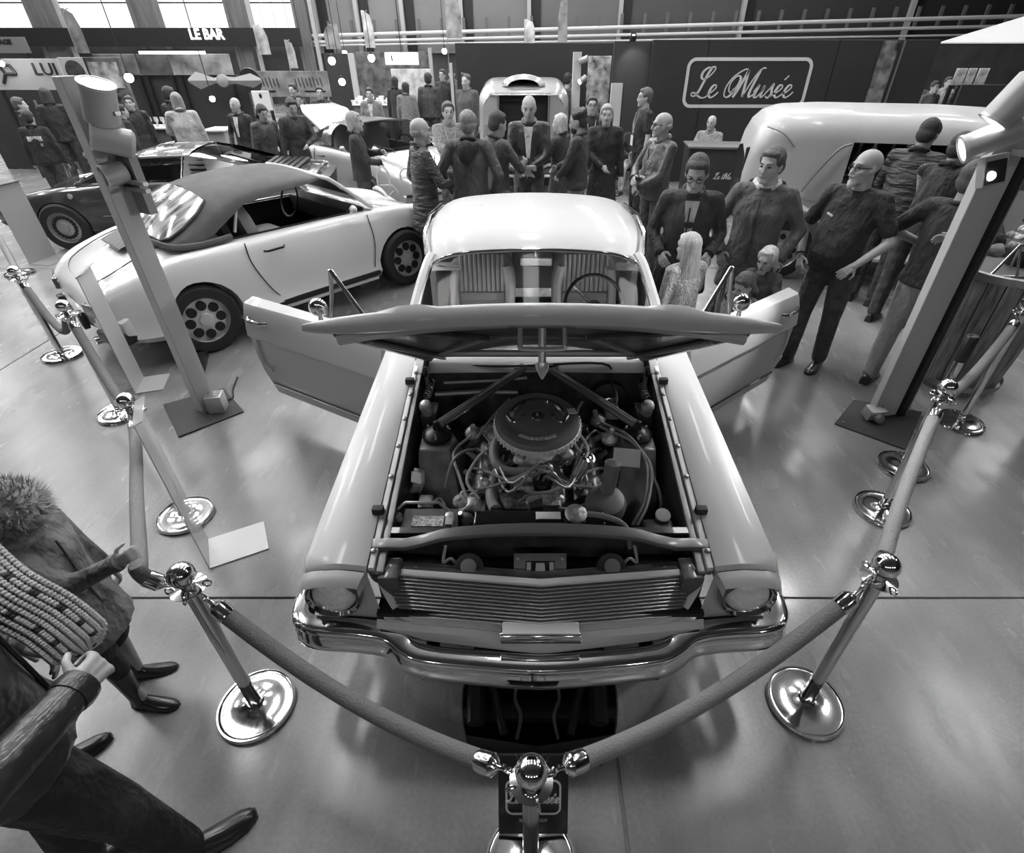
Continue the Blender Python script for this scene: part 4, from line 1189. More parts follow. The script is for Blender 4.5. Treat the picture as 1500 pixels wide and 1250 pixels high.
ps = G(292, 536)
bx_ = thing('power_strip', 'black power strip with cable on the floor behind the lamp post', 'power strip', (ps.x, ps.y, 0), R(20))
MB().box((0, 0, .03), (.13, .34, .06)).build('casing', BLACKM, bx_, bevel=.01)
for k in range(3):
    MB().lathe([(.03, 0), (.03, .004), (.02, .005)], (0, -.10 + .1 * k, .06), n=14).build('socket', VOID, bx_)
MB().tube(cr([(0, .17, .03), (-.05, .35, .01), (.1, .55, .01), (-.1, .75, .01)], 5), .008, 6).build('cable', RUBBER, bx_)
# ================================================================ other vehicles
def car_shell(stations, half, paint, wheels, wr, cut=None, sub=4, ncut=0.0):
    """closed lofted body; stations: (y, w, zc, zf, zb) ; wheel arches cut out; cabin opening removed"""
    S_ = cr([np.array(s_, float) for s_ in stations], sub)
    rings = []
    for y, w_, zc, zf, zb in S_:
        prof = [(0, zc), (.30 * w_, zc - .004), (.56 * w_, zc * .75 + zf * .25 - .012), (.74 * w_, zf - .008), (.86 * w_, zf), (.95 * w_, zf - .035), (.99 * w_, zf * .72 + zb * .28), (w_, zf * .5 + zb * .5), (.985 * w_, zf * .25 + zb * .75), (.93 * w_, zb), (0, zb - .01)]
        P = cr(prof, 2)
        ring = [(p[0], y, p[1]) for p in P] + [(-p[0], y, p[1]) for p in reversed(P[1:-1])]
        rings.append(ring)
    body = MB().loft(rings)
    me = body.mesh('body', angle=180)
    cm = MB()
    for wy in wheels:
        for s in (-1, 1):
            cm.lathe([(wr, -.16), (wr, .30)], (s * (half - .10), wy, wr * .86), (s, 0, 0), 28)
    me2 = evaluate(me, [('BOOLEAN', dict(operation='DIFFERENCE', solver='EXACT', cut=cm.mesh('cut')))])
    if cut:
        x1, y0, y1, zmin = cut
        bm = bmesh.new(); bm.from_mesh(me2)
        dead = [f for f in bm.faces if abs(f.calc_center_median().x) < x1 and y0 < f.calc_center_median().y < y1 and f.calc_center_median().z > zmin]
        bmesh.ops.delete(bm, geom=dead, context='FACES')
        bm.to_mesh(me2); bm.free()
    me2.polygons.foreach_set('use_smooth', [True] * len(me2.polygons))
    me2.set_sharp_from_angle(angle=R(38))
    me2.materials.clear(); me2.materials.append(paint)
    return me2

def rear_engined(label, loc, rz, paint, top, wheel_style='dial'):
    t = thing('sports_car', label, 'car', loc, rz)
    st = [(-2.14, .50, .60, .58, .40), (-2.08, .66, .66, .64, .30), (-1.85, .755, .76, .745, .24), (-1.5, .815, .855, .82, .21), (-1.135, .845, .925, .875, .20), (-.7, .83, .93, .885, .19), (-.2, .805, .925, .885, .19), (.4, .80, .92, .885, .19), (.8, .80, .90, .88, .19), (1.0, .805, .865, .875, .20), (1.25, .80, .80, .86, .20), (1.6, .775, .735, .80, .22), (1.9, .71, .64, .70, .26), (2.05, .60, .56, .58, .32), (2.1, .48, .50, .51, .38)]
    me = car_shell(st, .80, paint, (-1.135, 1.135), .355, (.60, -.70, .78, .85))
    body = put('body', me, None, t)
    for wy in (-1.135, 1.135):
        for s in (-1, 1):
            wheel(t, (s * .735, wy, .315), .315, .20, s, wheel_style)
    # door lines, handle, sill, engine lid line
    for s in (-1, 1):
        xs = lambda z: s * (.812 if z > .6 else .806)
        MB().tube(cr([(s * .79, -.60, .87), (s * .826, -.60, .70), (s * .82, -.50, .45), (s * .805, -.40, .30)], 4), .005, 5).build('door_gap', BLACKM, body)
        MB().tube(cr([(s * .775, .72, .87), (s * .812, .74, .60), (s * .80, .70, .32)], 4), .005, 5).build('door_gap', BLACKM, body)
        MB().tube([(s * .80, -.45, .765), (s * .845, -.43, .77), (s * .845, -.28, .775), (s * .80, -.25, .775)], .011, 7).build('door_handle', BLACKG, body)
        MB().box((s * .80, 0, .255), (.05, 1.5, .05)).build('sill_strip', BLACKM, body, bevel=.01)
        MB().box((s * .79, 0, .20), (.04, 1.45, .035)).build('sill', WHITE, body, bevel=.006)
        # headlamp and ring
        hl = MB().lathe([(.001, .05), (.05, .045), (.09, .025), (.105, 0)], (s * .58, 1.85, .70), (s * .06, .86, .5), 24).build('headlamp', mat('lamp_glass'), body)
        MB().lathe([(.100, -.02), (.122, -.01), (.118, .016), (.102, .01)], (s * .58, 1.85, .70), (s * .06, .86, .5), 24, cap=False).build('lamp_ring', paint, hl)
        MB().box((s * .45, 2.10, .44), (.22, .05, .07), (0, 0, -s * .25)).build('indicator', mat('amber_lamp', .35, .2), body, bevel=.01)
        MB().box((s * .56, -2.10, .55), (.30, .07, .10), (0, 0, s * .35)).build('tail_lamp', mat('red_lamp', .10, .2, 0, .5), body, bevel=.015)
        mm = MB().ball((s * .86, .52, .97), (.05, .035, .04), 12, 8).build('door_mirror', paint, body)
        MB().cyl((s * .80, .52, .92), (s * .85, .52, .95), .014, n=8).build('mirror_stem', paint, mm)
    MB().loft([[(x, 2.10 - .18 * (abs(x) / .72) ** 2, .46), (x, 2.16 - .18 * (abs(x) / .72) ** 2, .44), (x, 2.16 - .18 * (abs(x) / .72) ** 2, .34), (x, 2.08 - .18 * (abs(x) / .72) ** 2, .32)] for x in np.linspace(-.74, .74, 11)]).build('front_bumper', paint, body, bevel=.01)
    MB().loft([[(x, 2.165 - .18 * (abs(x) / .72) ** 2, .47), (x, 2.175 - .18 * (abs(x) / .72) ** 2, .44), (x, 2.16 - .18 * (abs(x) / .72) ** 2, .43)] for x in np.linspace(-.72, .72, 11)]).build('bumper_rubber', BLACKM, body)
    MB().box((0, 2.13, .26), (.9, .05, .10)).build('air_dam', BLACKM, body, bevel=.01)
    MB().loft([[(x, -2.10 + .2 * (abs(x) / .75) ** 2, .50), (x, -2.19 + .2 * (abs(x) / .75) ** 2, .47), (x, -2.19 + .2 * (abs(x) / .75) ** 2, .36), (x, -2.08 + .2 * (abs(x) / .75) ** 2, .34)] for x in np.linspace(-.78, .78, 11)]).build('rear_bumper', paint, body, bevel=.01)
    for s in (-1, 1):
        MB().box((s * .28, -2.20, .42), (.10, .07, .15)).build('overrider', BLACKM, body, bevel=.015)
    MB().box((.62, -2.02, .33), (.34, .22, .10), (0, 0, R(20))).build('bumper_bellows', BLACKM, body, bevel=.02)
    MB().cyl((.35, -2.0, .24), (.35, -2.2, .24), .035, n=12).build('tailpipe', CHROME2, body)
    # engine lid grille
    gl = MB().loft([[(-.26, -1.28, .925), (.26, -1.28, .925)], [(-.24, -1.55, .865), (.24, -1.55, .865)]], closed=False)
    go = gl.build('engine_grille', BLACKM, body)
    go.location = (0, 0, .022)
    for k in range(13):
        MB().tube([(-.24 + .04 * k, -1.29, .932), (-.225 + .0375 * k, -1.54, .872)], .006, 5).build('grille_slat', STEEL, go)
    MB().tube(cr([(-.46, -1.18, .915), (-.47, -1.5, .855), (-.44, -1.85, .755), (-.3, -1.98, .70), (0, -2.01, .69), (.3, -1.98, .70), (.44, -1.85, .755), (.47, -1.5, .855), (.46, -1.18, .915)], 4), .005, 5).build('lid_gap', BLACKM, body)
    MB().tube(cr([(-.50, .98, .885), (-.5, 1.3, .81), (-.42, 1.65, .715), (0, 1.85, .66), (.42, 1.65, .715), (.5, 1.3, .81), (.50, .98, .885)], 4), .004, 5).build('lid_gap', mat('seam', .2, .5), body)
    # cabin
    MB().box((0, .02, .40), (1.2, 1.5, .2)).build('cabin_floor', VOID, body)
    for s in (-1, 1):
        MB().box((s * .62, .02, .64), (.03, 1.5, .5)).build('door_card', VOID, body)
        sx = s * .33
        se = MB().box((sx, .02, .58), (.46, .48, .16)).build('seat', mat('sports_seat', .30, .5), body, bevel=.05)
        MB().loft([[(sx + x * w_, -.28 - z * .2, .60 + z) for x, w_ in ((-.22, k), (.22, k))] + [(sx + x * w_, -.40 - z * .2, .60 + z) for x, w_ in ((.22, k), (-.22, k))] for z, k in ((0, 1), (.3, 1), (.42, .85), (.50, .55), (.6, .5), (.64, .42))]).build('seat_back', mat('sports_seat'), se, bevel=.02)
    MB().box((0, .70, .82), (1.2, .22, .18)).build('dashboard', BLACKM, body, bevel=.03)
    MB().tube([(-.33 + .18 * math.cos(a), .46 + .06 * math.sin(a), .90 + .17 * math.sin(a)) for a in np.linspace(0, 2 * math.pi, 21)[:-1]], .012, 6, closed=True).build('steering_wheel', BLACKM, body)
    # windscreen frame and glass
    fr = [(-.68, .86, .90), (-.60, .52, 1.19), (-.52, .40, 1.255), (0, .36, 1.285), (.52, .40, 1.255), (.60, .52, 1.19), (.68, .86, .90)]
    MB().tube(cr(fr, 5), .02, 7).build('screen_frame', BLACKG if top != 'soft' else paint, body)
    MB().loft([[(x * .68, .88, .90), (x * .53, .40 - .03 * (1 - x * x), 1.255 + .025 * (1 - x * x))] for x in np.linspace(-1, 1, 9)], closed=False).build('windscreen', DARKGLASS, body)
    for s in (-1, 1):
        MB().tube([(s * .2, 1.0, .90), (s * .18, .92, .93), (s * .45, .80, 1.0)], .008, 5).build('wiper', BLACKM, body)
    if top == 'soft':
        CL = mat('hood_cloth', .10, .8, var=.2, vscale=5, bump=.2, bscale=150)
        rows = []
        for y, hw, zs, zc in ((.40, .53, 1.225, 1.285), (.25, .575, 1.215, 1.315), (-.1, .61, 1.20, 1.325), (-.45, .635, 1.15, 1.30), (-.62, .66, 1.06, 1.265), (-.78, .68, .97, 1.20), (-.95, .70, .925, 1.12), (-1.08, .69, .915, 1.02), (-1.2, .62, .92, .945)):
            ring = []
            for k in range(17):
                a = math.pi * k / 16
                ring.append((hw * math.cos(a), y - .05 * math.sin(a) * (1 if y < -.5 else 0), zs + (zc - zs) * math.sin(a) ** .7))
            rows.append(ring)
        tp = MB().loft(rows, closed=False).build('soft_top', CL, body)
        MB().tube(cr([(-.70, -.66, .925), (-.715, -.9, .915), (-.66, -1.12, .925), (-.4, -1.24, .95), (0, -1.27, .957), (.4, -1.24, .95), (.66, -1.12, .925), (.715, -.9, .915), (.70, -.66, .925)], 4), .028, 8).build('top_welt', CL, tp)
        TP = np.array([(-.45, .635, 1.15, 1.30), (-.62, .66, 1.06, 1.265), (-.78, .68, .97, 1.20), (-.95, .70, .925, 1.12), (-1.08, .69, .915, 1.02), (-1.2, .62, .92, .945)])
        def top_at(y, f):
            hw, zs, zc = [np.interp(-y, -TP[:, 0], TP[:, i_]) for i_ in (1, 2, 3)]
            a = math.pi / 2 - f
            return (hw * 1.01 * math.cos(a), y - .05 * math.sin(a) - .012, zs + (zc - zs) * max(0, math.sin(a)) ** .7 + .012)
        MB().loft([[top_at(y, f) for f in np.linspace(-fm, fm, 13)] for y, fm in ((-.66, .80), (-.78, .95), (-.95, 1.05), (-1.08, 1.05), (-1.15, .95))], closed=False).build('rear_screen', mat('plastic_screen_reflections', .30, .12, .3, .5, var=.9, vscale=3.5, stretch=(6, 1, 1), detail=1), tp)  # reflected stripes are painted into the plastic's colour
        MB().tube([top_at(y, f) for y, f in ((-.66, -.80), (-.78, -.95), (-.95, -1.05), (-1.08, -1.05), (-1.15, -.95), (-1.16, 0), (-1.15, .95), (-1.08, 1.05), (-.95, 1.05), (-.78, .95), (-.66, .80), (-.65, 0))], .010, 6, closed=True).build('screen_welt', CL, tp)
        for s in (-1, 1):
            MB().tube([(s * .60, -.58, .93), (s * .60, -.50, 1.14)], .014, 6).build('frame_bar', WHITE, tp)
    else:
        HP = mat('hoop_steel', .5, .25, .9)
        rows = []
        for y0, z1 in ((-.22, 0), (-.52, 0)):
            rows.append([(.60 * math.cos(a), y0 - .12 * (1 - math.sin(a)), .90 + (.385 * math.sin(a) ** .6)) for a in np.linspace(0, math.pi, 17)])
        MB().strip([p for p in rows[0]], [p for p in rows[1]], (0, 0, .012)).build('roll_hoop', HP, body)
        MB().loft([[(x * .55, y, z - .05 * x * x) for x in np.linspace(-1, 1, 9)] for y, z in ((.39, 1.275), (.1, 1.305), (-.22, 1.305))], closed=False).build('roof_panel', BLACKM, body)
        MB().loft([[(x * hw, y - .05 * x * x * 0, z - .10 * x * x) for x in np.linspace(-1, 1, 11)] for y, z, hw in ((-.50, 1.27, .56), (-.8, 1.18, .60), (-1.1, 1.02, .62), (-1.28, .93, .60))], closed=False).build('rear_glass', DARKGLASS, body)
    # short tail: everything behind the rear axle drawn in
    def shorten(o):
        for ch in o.children:
            if not ch.name.startswith('wheel'):
                for v in ch.data.vertices:
                    if v.co.y < -1.135:
                        v.co.y = -1.135 + (v.co.y + 1.135) * .72
                shorten(ch)
    shorten(t)
    return t
WPAINT = mat('white_paint', .80, .25, 0, .8)
GPAINT = mat('grey_paint', .52, .25, .2, .8)
rear_engined('white sports car with a grey cloth hood behind the lamp post', (-2.75, 5.84, 0), R(-41.3), WPAINT, 'soft')
tg = rear_engined('pale sports car with steel roll hoop and raised engine lid', (-2.72, 10.5, 0), R(-135), GPAINT, 'targa')
# raised engine lid of that car
MB().loft([[(-.42, -1.0, 1.05), (.42, -1.0, 1.05), (.42, -1.0, 1.09), (-.42, -1.0, 1.09)], [(-.46, -1.5, 1.30), (.46, -1.5, 1.30), (.46, -1.5, 1.34), (-.46, -1.5, 1.34)], [(-.34, -1.78, 1.38), (.34, -1.78, 1.38), (.34, -1.78, 1.42), (-.34, -1.78, 1.42)]]).build('engine_lid', GPAINT, tg, bevel=.01)

# dark wedge coupe
dk = thing('wedge_coupe', 'dark wedge-shaped coupe with slatted rear pillar beyond the white sports car', 'car', (-5.12, 8.42, 0), R(90 + 7))
DPAINT = mat('dark_paint', .07, .22, .3, 1.0)
st = [(-2.1, .70, .80, .78, .36), (-2.0, .80, .86, .84, .28), (-1.5, .86, .90, .87, .22), (-1.2, .875, .91, .88, .20), (-.6, .86, .89, .86, .19), (.2, .85, .86, .84, .19), (.9, .85, .80, .80, .20), (1.25, .85, .74, .775, .20), (1.7, .80, .66, .70, .24), (2.0, .74, .57, .60, .30), (2.15, .66, .50, .51, .38)]
me = car_shell(st, .84, DPAINT, (-1.2, 1.25), .34, (.62, -.55, .75, .8))
body = put('body', me, None, dk)
for wy in (-1.2, 1.25):
    for s in (-1, 1):
        wheel(dk, (s * .765, wy, .31), .31, .20, s, 'spoke')
rf = MB().loft([[(x * hw, y, z - dz * abs(x) ** 2.5) for x in np.linspace(-1, 1, 13)] for y, z, hw, dz in ((.30, 1.13, .56, .04), (.1, 1.165, .58, .05), (-.3, 1.175, .585, .05), (-.5, 1.16, .58, .05))], closed=False).build('roof', DPAINT, body)
MB().loft([[(x * .70, .98, .80), (x * .56, .30, 1.125 - .03 * x * x)] for x in np.linspace(-1, 1, 9)], closed=False).build('windscreen', DARKGLASS, body)
MB().loft([[(x * .56, -.50, 1.15 - .04 * x * x), (x * .62, -1.25, .945)] for x in np.linspace(-1, 1, 9)], closed=False).build('rear_window', DARKGLASS, body)
for s in (-1, 1):
    MB().tube([(s * .72, .96, .81), (s * .57, .30, 1.10), (s * .585, .1, 1.13)], .022, 7).build('screen_pillar', CHROME2, body)
    MB().tube([(s * .60, .1, 1.11), (s * .60, -.45, 1.12), (s * .78, -.42, .88)], .016, 7).build('window_frame', CHROME2, body)
    MB().tube([(s * .66, .42, .99), (s * .79, .38, .86)], .012, 6).build('quarter_bar', CHROME2, body)
    MB().loft([[(s * .72, .90, .83), (s * .595, .20, 1.10)], [(s * .80, -.42, .87), (s * .60, -.45, 1.11)]], closed=False).build('side_glass', DARKGLASS, body)
    MB().loft([[(s * .79, -.44, .88), (s * .60, -.48, 1.13)], [(s * .80, -1.0, .89), (s * .60, -.80, 1.08)], [(s * .78, -1.6, .89), (s * .58, -1.35, .93)]], closed=False).build('rear_pillar', DPAINT, body)
    for k in range(4):
        z = .93 + .045 * k
        MB().box((s * (.765 - .05 * k), -.66 + .02 * k, z), (.03, .20, .018), (0, s * R(-40), 0)).build('pillar_slat', VOID, body)
    MB().lathe([(.03, 0), (.035, .02), (.02, .025)], (s * .84, 1.0, .70), (s, .3, .2), 10).build('side_lamp', mat('amber_lamp'), body)
    MB().ball((s * .86, .75, .93), (.05, .03, .035), 10, 7).build('door_mirror', CHROME2, body)
    MB().tube([(s * .862, -.55, .45), (s * .862, .7, .45)], .008, 5).build('side_moulding', CHROME2, body)
MB().box((0, .1, .45), (1.2, 1.4, .2)).build('cabin_floor', VOID, body)
for s in (-1, 1):
    MB().box((s * .33, -.2, .72), (.42, .14, .5), (R(15), 0, 0)).build('seat_back', mat('tan_seat', .25, .6), body, bevel=.05)
MB().loft([[(x, 2.10 - .1 * x * x, .50), (x, 2.20 - .1 * x * x, .47), (x, 2.19 - .1 * x * x, .38)] for x in np.linspace(-.66, .66, 9)]).build('front_bumper', BLACKM, body)
MB().loft([[(x, -1.95 - .12 * (1 - x * x), .80), (x, -2.12 - .08 * (1 - x * x), .74), (x, -2.12, .5)] for x in np.linspace(-.74, .74, 9)], closed=False).build('tail_panel', mat('tail_black', .03, .4), body)
for k in range(6):
    MB().box((0, -1.35 - .09 * k, .925 - .005 * k), (1.05, .05, .02), (R(12), 0, 0)).build('deck_slat', BLACKM, body)

# pale delivery van with open side
vn = thing('delivery_van', 'pale vintage delivery van with rounded roof and open loading side', 'van', (0, 0, 0))
VP = mat('van_paint', .50, .4, 0, .3, var=.05, vscale=2)
va, vb = Vector((2.50, 6.62, 0)), Vector((5.6, 5.85, 0))     # rear and front along the near side
ux = (vb - va).normalized(); uy = Vector((-ux.y, ux.x, 0)); VL = (vb - va).length
vn.location = va; vn.rotation_euler = (0, 0, math.atan2(ux.y, ux.x))
# local frame: x along the length (rear = 0), y into the van (near side = 0)
VW, VH = 1.55, 1.74
def arch_ring(x, top, w0, w1, zb=.38, n=7):
    r_ = .26
    out = [(x, w0, zb), (x, w0, .9), (x, w0, top - r_)]
    for k in range(1, n):
        a = R(90 * k / n)
        out.append((x, w0 + r_ - r_ * math.cos(a), top - r_ + r_ * math.sin(a)))
    out.append((x, w0 + r_, top + .0)); out.append((x, (w0 + w1) / 2, top + .05)); out.append((x, w1 - r_, top))
    for k in range(1, n):
        a = R(90 * k / n)
        out.append((x, w1 - r_ + r_ * math.sin(a), top - r_ + r_ * math.cos(a)))
    out += [(x, w1, top - r_), (x, w1, .9), (x, w1, zb)]
    return out
rings = [arch_ring(x, VH - d, .0 + i_, VW - i_) for x, d, i_ in ((-.02, .45, .22), (.02, .28, .13), (.08, .16, .07), (.18, .07, .025), (.32, .02, 0), (.70, 0, 0), (1.02, 0, 0))]
MB().loft(rings, closed=False).build('rear_body', VP, vn)
# roof over the opening, far wall
roof = []
for x, d in ((1.02, 0), (1.3, 0), (1.9, .0), (2.4, .02), (2.8, .05), (3.1, .11), (3.25, .18)):
    roof.append(arch_ring(x, VH - d, 0, VW)[2:-2])
MB().loft(roof, closed=False).build('roof', VP, vn)
MB().box((1.6, VW - .03, .95), (2.6, .04, 1.15)).build('far_side', VP, vn)
MB().box((1.75, VW / 2, .42), (2.3, VW - .1, .06)).build('floor_deck', mat('deck_dark', .06, .6), vn)
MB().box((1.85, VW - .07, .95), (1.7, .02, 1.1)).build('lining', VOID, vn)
# front post, door leaf, screen
MB().box((2.62, .05, 1.0), (.09, .09, 1.2)).build('door_post', VP, vn, bevel=.015)
dl = MB().box((2.10, -.20, 1.16), (.06, .50, .74), (0, 0, R(25))).build('door_leaf', VP, vn, bevel=.02)
MB().box((2.08, -.215, 1.20), (.075, .34, .50), (0, 0, R(25))).build('door_pane', DARKGLASS, dl)
for x in (2.95,):
    MB().loft([[(2.6, .02, .5), (2.6, .02, 1.08)], [(3.3, .05, .5), (3.3, .05, 1.10)], [(3.9, .25, .5), (3.9, .28, 1.0)]], closed=False).build('front_door', VP, vn)
MB().loft([[(3.2, .06, 1.1), (3.15, .14, 1.56)], [(3.35, VW / 2, 1.12), (3.25, VW / 2, 1.60)], [(3.2, VW - .06, 1.1), (3.15, VW - .14, 1.56)]], closed=False).build('windscreen', DARKGLASS, vn)
MB().loft([[(x, VW / 2 - w_, .5), (x, VW / 2 - w_, z), (x, VW / 2, z + .12), (x, VW / 2 + w_, z), (x, VW / 2 + w_, .5)] for x, w_, z in ((3.2, .62, 1.0), (3.8, .50, .95), (4.2, .36, .90))], closed=False).build('bonnet', VP, vn)
# small rear window and marker in the rounded end
wn = MB().box((.055, .28, 1.24), (.04, .18, .26), (0, 0, R(-62))).build('rear_window', VOID, vn, bevel=.03)
# belt line, curved coach line, lever
MB().tube([(.55, -.006, .90), (1.02, -.006, .90)], .008, 5).build('belt_line', mat('van_seam', .25, .5), vn)
MB().tube(cr([(.12, .05, 1.60), (.30, -.004, 1.54), (.44, -.006, 1.42)], 5), .006, 5).build('coach_line', mat('van_seam'), vn)
MB().tube(cr([(.62, -.05, .98), (.74, -.06, 1.22), (.88, -.06, 1.42), (.99, -.04, 1.47)], 4), .014, 7).build('grab_rail', STEEL, vn)
MB().tube(cr([(.55, -.01, .90), (.85, -.01, .89), (.98, -.01, .95)], 4), .01, 5).build('panel_seam', mat('van_seam'), vn)
# wings over the wheels
for wx in (.55, 3.55):
    A, B = [], []
    for k in range(13):
        a = R(-10 + 200 * k / 12)
        A.append((wx + .46 * math.cos(a), -.20, .36 + .46 * math.sin(a))); B.append((wx + .44 * math.cos(a), .06, .40 + .44 * math.sin(a)))
    MB().strip(A, B, (0, 0, .02)).build('mudguard', WHITE, vn, bevel=.006)
for wx in (.55, 3.55):
    for yy, s in ((-.06, -1), (VW + .0, 1)):
        w_ = wheel(vn, (0, 0, 0), .35, .15, 1, 'steel')
        w_.location = (wx, yy, .35); w_.rotation_euler = (0, 0, R(-90) if s < 0 else R(90))
MB().box((1.75, -.12, .34), (1.6, .28, .04)).build('running_board', WHITE, vn, bevel=.01)
MB().box((1.45, -.03, .50), (1.0, .04, .16)).build('side_valance', VP, vn, bevel=.01)
MB().box((1.40, -.06, .52), (.36, .02, .10)).build('name_plate', BLACKM, vn)
a_, b_ = rounded_frame(.32, .09, .03, .012)
o = MB().strip(a_, b_, (0, -.006, 0)).build('plate_frame', LABELW, vn, smooth=False); o.location = (1.40, -.074, .52)
script_words('script', 'Le Musxe', .05, LABELW, vn, (1.40, -.080, .52))
# things on the van shelves are things of their own
def in_van(p):
    return vn.matrix_basis @ Vector(p)
VM = Matrix.Translation(va) @ Matrix.Rotation(math.atan2(ux.y, ux.x), 4, 'Z')
shf = MB().box((1.75, 1.1, 1.02), (1.4, .5, .03)).build('shelf', mat('shelf_dark', .09, .5), vn)
MB().box((1.75, 1.1, .72), (1.4, .5, .03)).build('shelf', mat('shelf_dark'), vn)
for k in range(3):
    p = VM @ Vector((1.25 + .42 * k, 1.0, .888))
    a = thing('drawer_box', ('dark drawer box on the van shelf next to the open case', 'dark drawer box between two others on the van shelf', 'dark drawer box on the van shelf next to the door leaf')[k], 'box', p - Vector((0, 0, .15)), math.atan2(ux.y, ux.x), 'drawer boxes in the van')
    MB().box((0, 0, .133), (.36, .3, .235)).build('case', mat('case_dark', .05, .45), a, bevel=.01)
    MB().box((0, -.152, .133), (.30, .01, .18)).build('front_plate', mat('case_front', .09, .4), a, bevel=.004)
    MB().lathe([(.018, 0), (.02, .015), (.01, .02)], (0, -.158, .133), (0, -1, 0), 10).build('knob', CHROME2, a)
for k, (x, h_, g_) in enumerate(((.92, .30, .55), (1.06, .28, .2), (1.22, .36, .62), (1.42, .32, .4), (1.58, .37, .5), (1.80, .33, .3))):
    p = VM @ Vector((x + .32, 1.05, 1.037))
    b_ = thing('bottle', ('white', 'dark', 'tall white', 'grey', 'pale', 'squat grey')[k] + ' bottle standing on the upper van shelf', 'bottle', p)
    MB().lathe([(.045, 0), (.048, .02), (.048, h_ * .6), (.018, h_ * .78), (.016, h_)], n=14).build('glass_body', mat('bottle_%d' % k, g_, .2), b_)
    MB().lathe([(.02, h_), (.02, h_ + .03), (.001, h_ + .031)], n=10).build('cap', STEEL, b_)
cs = thing('open_case', 'pale open case lying in the van loading side', 'case', VM @ Vector((1.40, .35, .452)), math.atan2(ux.y, ux.x) + .3)
MB().box((0, 0, .08), (.55, .36, .16)).build('case_body', mat('case_pale', .30, .6), cs, bevel=.015)
MB().box((.02, .20, .26), (.55, .03, .34), (R(-35), 0, 0)).build('case_lid', mat('case_lid', .40, .6), cs, bevel=.01)

# old pale coachbuilt van, facing a group
ov = thing('coachbuilt_van', 'rounded pale coachbuilt van with domed roof hatch facing the group', 'van', (-.06, 11.0, 0))
ov.scale = (.90, .95, .94)
OP = mat('coach_paint', .40, .3, .2, .7)
def oring(y, hw, z0, z1, r_=.30):
    out = []
    for cx_, cz_, a0 in ((hw - r_, z1 - r_, 0), (-hw + r_, z1 - r_, 90)):
        for k in range(8):
            a = R(a0 + 90 * k / 7)
            out.append((cx_ + r_ * math.cos(a), y, cz_ + r_ * math.sin(a)))
    return [(hw * 1.03, y, z0)] + out + [(-hw * 1.03, y, z0)]
MB().loft([oring(-.02, .80, .62, 1.74), oring(.06, .86, .60, 1.82), oring(.3, .90, .5, 1.88), oring(1.5, .92, .4, 1.92), oring(2.6, .88, .5, 1.88)], closed=False).build('body', OP, ov)
MB().loft([[(x, -.02, z) for z in (.62, .9)] for x in (-.8, .8)], closed=False).build('lower_front', OP, ov)
for s in (-1, 1):
    MB().loft([[(s * .80, -.02, .9), (s * .80, -.02, 1.5), (s * .66, -.02, 1.72)], [(s * .48, -.04, .9), (s * .48, -.04, 1.68), (s * .48, -.04, 1.72)]], closed=False).build('front_panel', OP, ov)
    MB().tube([(s * .50, -.05, .9), (s * .50, -.05, 1.70)], .014, 6).build('opening_trim', CHROME2, ov)
    # wings and lamps
    MB().loft([[(s * (.62 + .24 * math.cos(a)), y, .52 + h_ * math.sin(a)) for a in np.linspace(-.3, math.pi + .3, 11)] for y, h_ in ((-.62, .10), (-.5, .22), (-.2, .30), (.1, .30))], closed=False).build('wing', OP, ov)
    MB().lathe([(.001, .03), (.07, .02), (.095, 0), (.10, -.10), (.05, -.2)], (s * .52, -.58, .74), (0, -1, .05), 20).build('headlamp', CHROME2, ov)
    w_ = wheel(ov, (s * .68, -.25, .33), .33, .16, s, 'steel')
    MB().box((s * .70, -.05, 1.15), (.14, .02, .16)).build('side_badge', mat('badge_grey', .25, .5), ov)
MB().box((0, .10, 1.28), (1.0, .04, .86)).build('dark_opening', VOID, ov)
MB().tube([(x, -.045, 1.72) for x in (-.66, 0, .66)], .016, 6).build('opening_trim', CHROME2, ov)
MB().loft([[(.44 * k * math.cos(a), .10 + y, 1.84 + .19 * h_ * math.sin(a)) for a in np.linspace(0, math.pi, 13)] for y, k, h_ in ((-.06, .7, .6), (0, .95, .9), (.1, 1, 1), (.5, .9, .8), (.9, .5, .3))], closed=False).build('roof_dome', OP, ov)
MB().loft([[(x, -.30, .95), (x, -.62, .88), (x, -.70, .60)] for x in (-.34, -.2, 0, .2, .34)], closed=False).build('bonnet', OP, ov)
for k in range(9):
    MB().box((-.24 + .06 * k, -.70, .74), (.03, .02, .26)).build('grille_bar', CHROME2, ov)
MB().box((0, -.80, .62), (.48, .02, .13)).build('number_plate', LABELW, ov)
MB().tube(cr([(-.85, -.60, .48), (-.6, -.82, .48), (0, -.88, .48), (.6, -.82, .48), (.85, -.60, .48)], 4), .05, 8, flat=.6).build('front_bumper', CHROME, ov)
MB().box((0, -.74, .36), (1.2, .06, .14)).build('front_apron', BLACKM, ov)
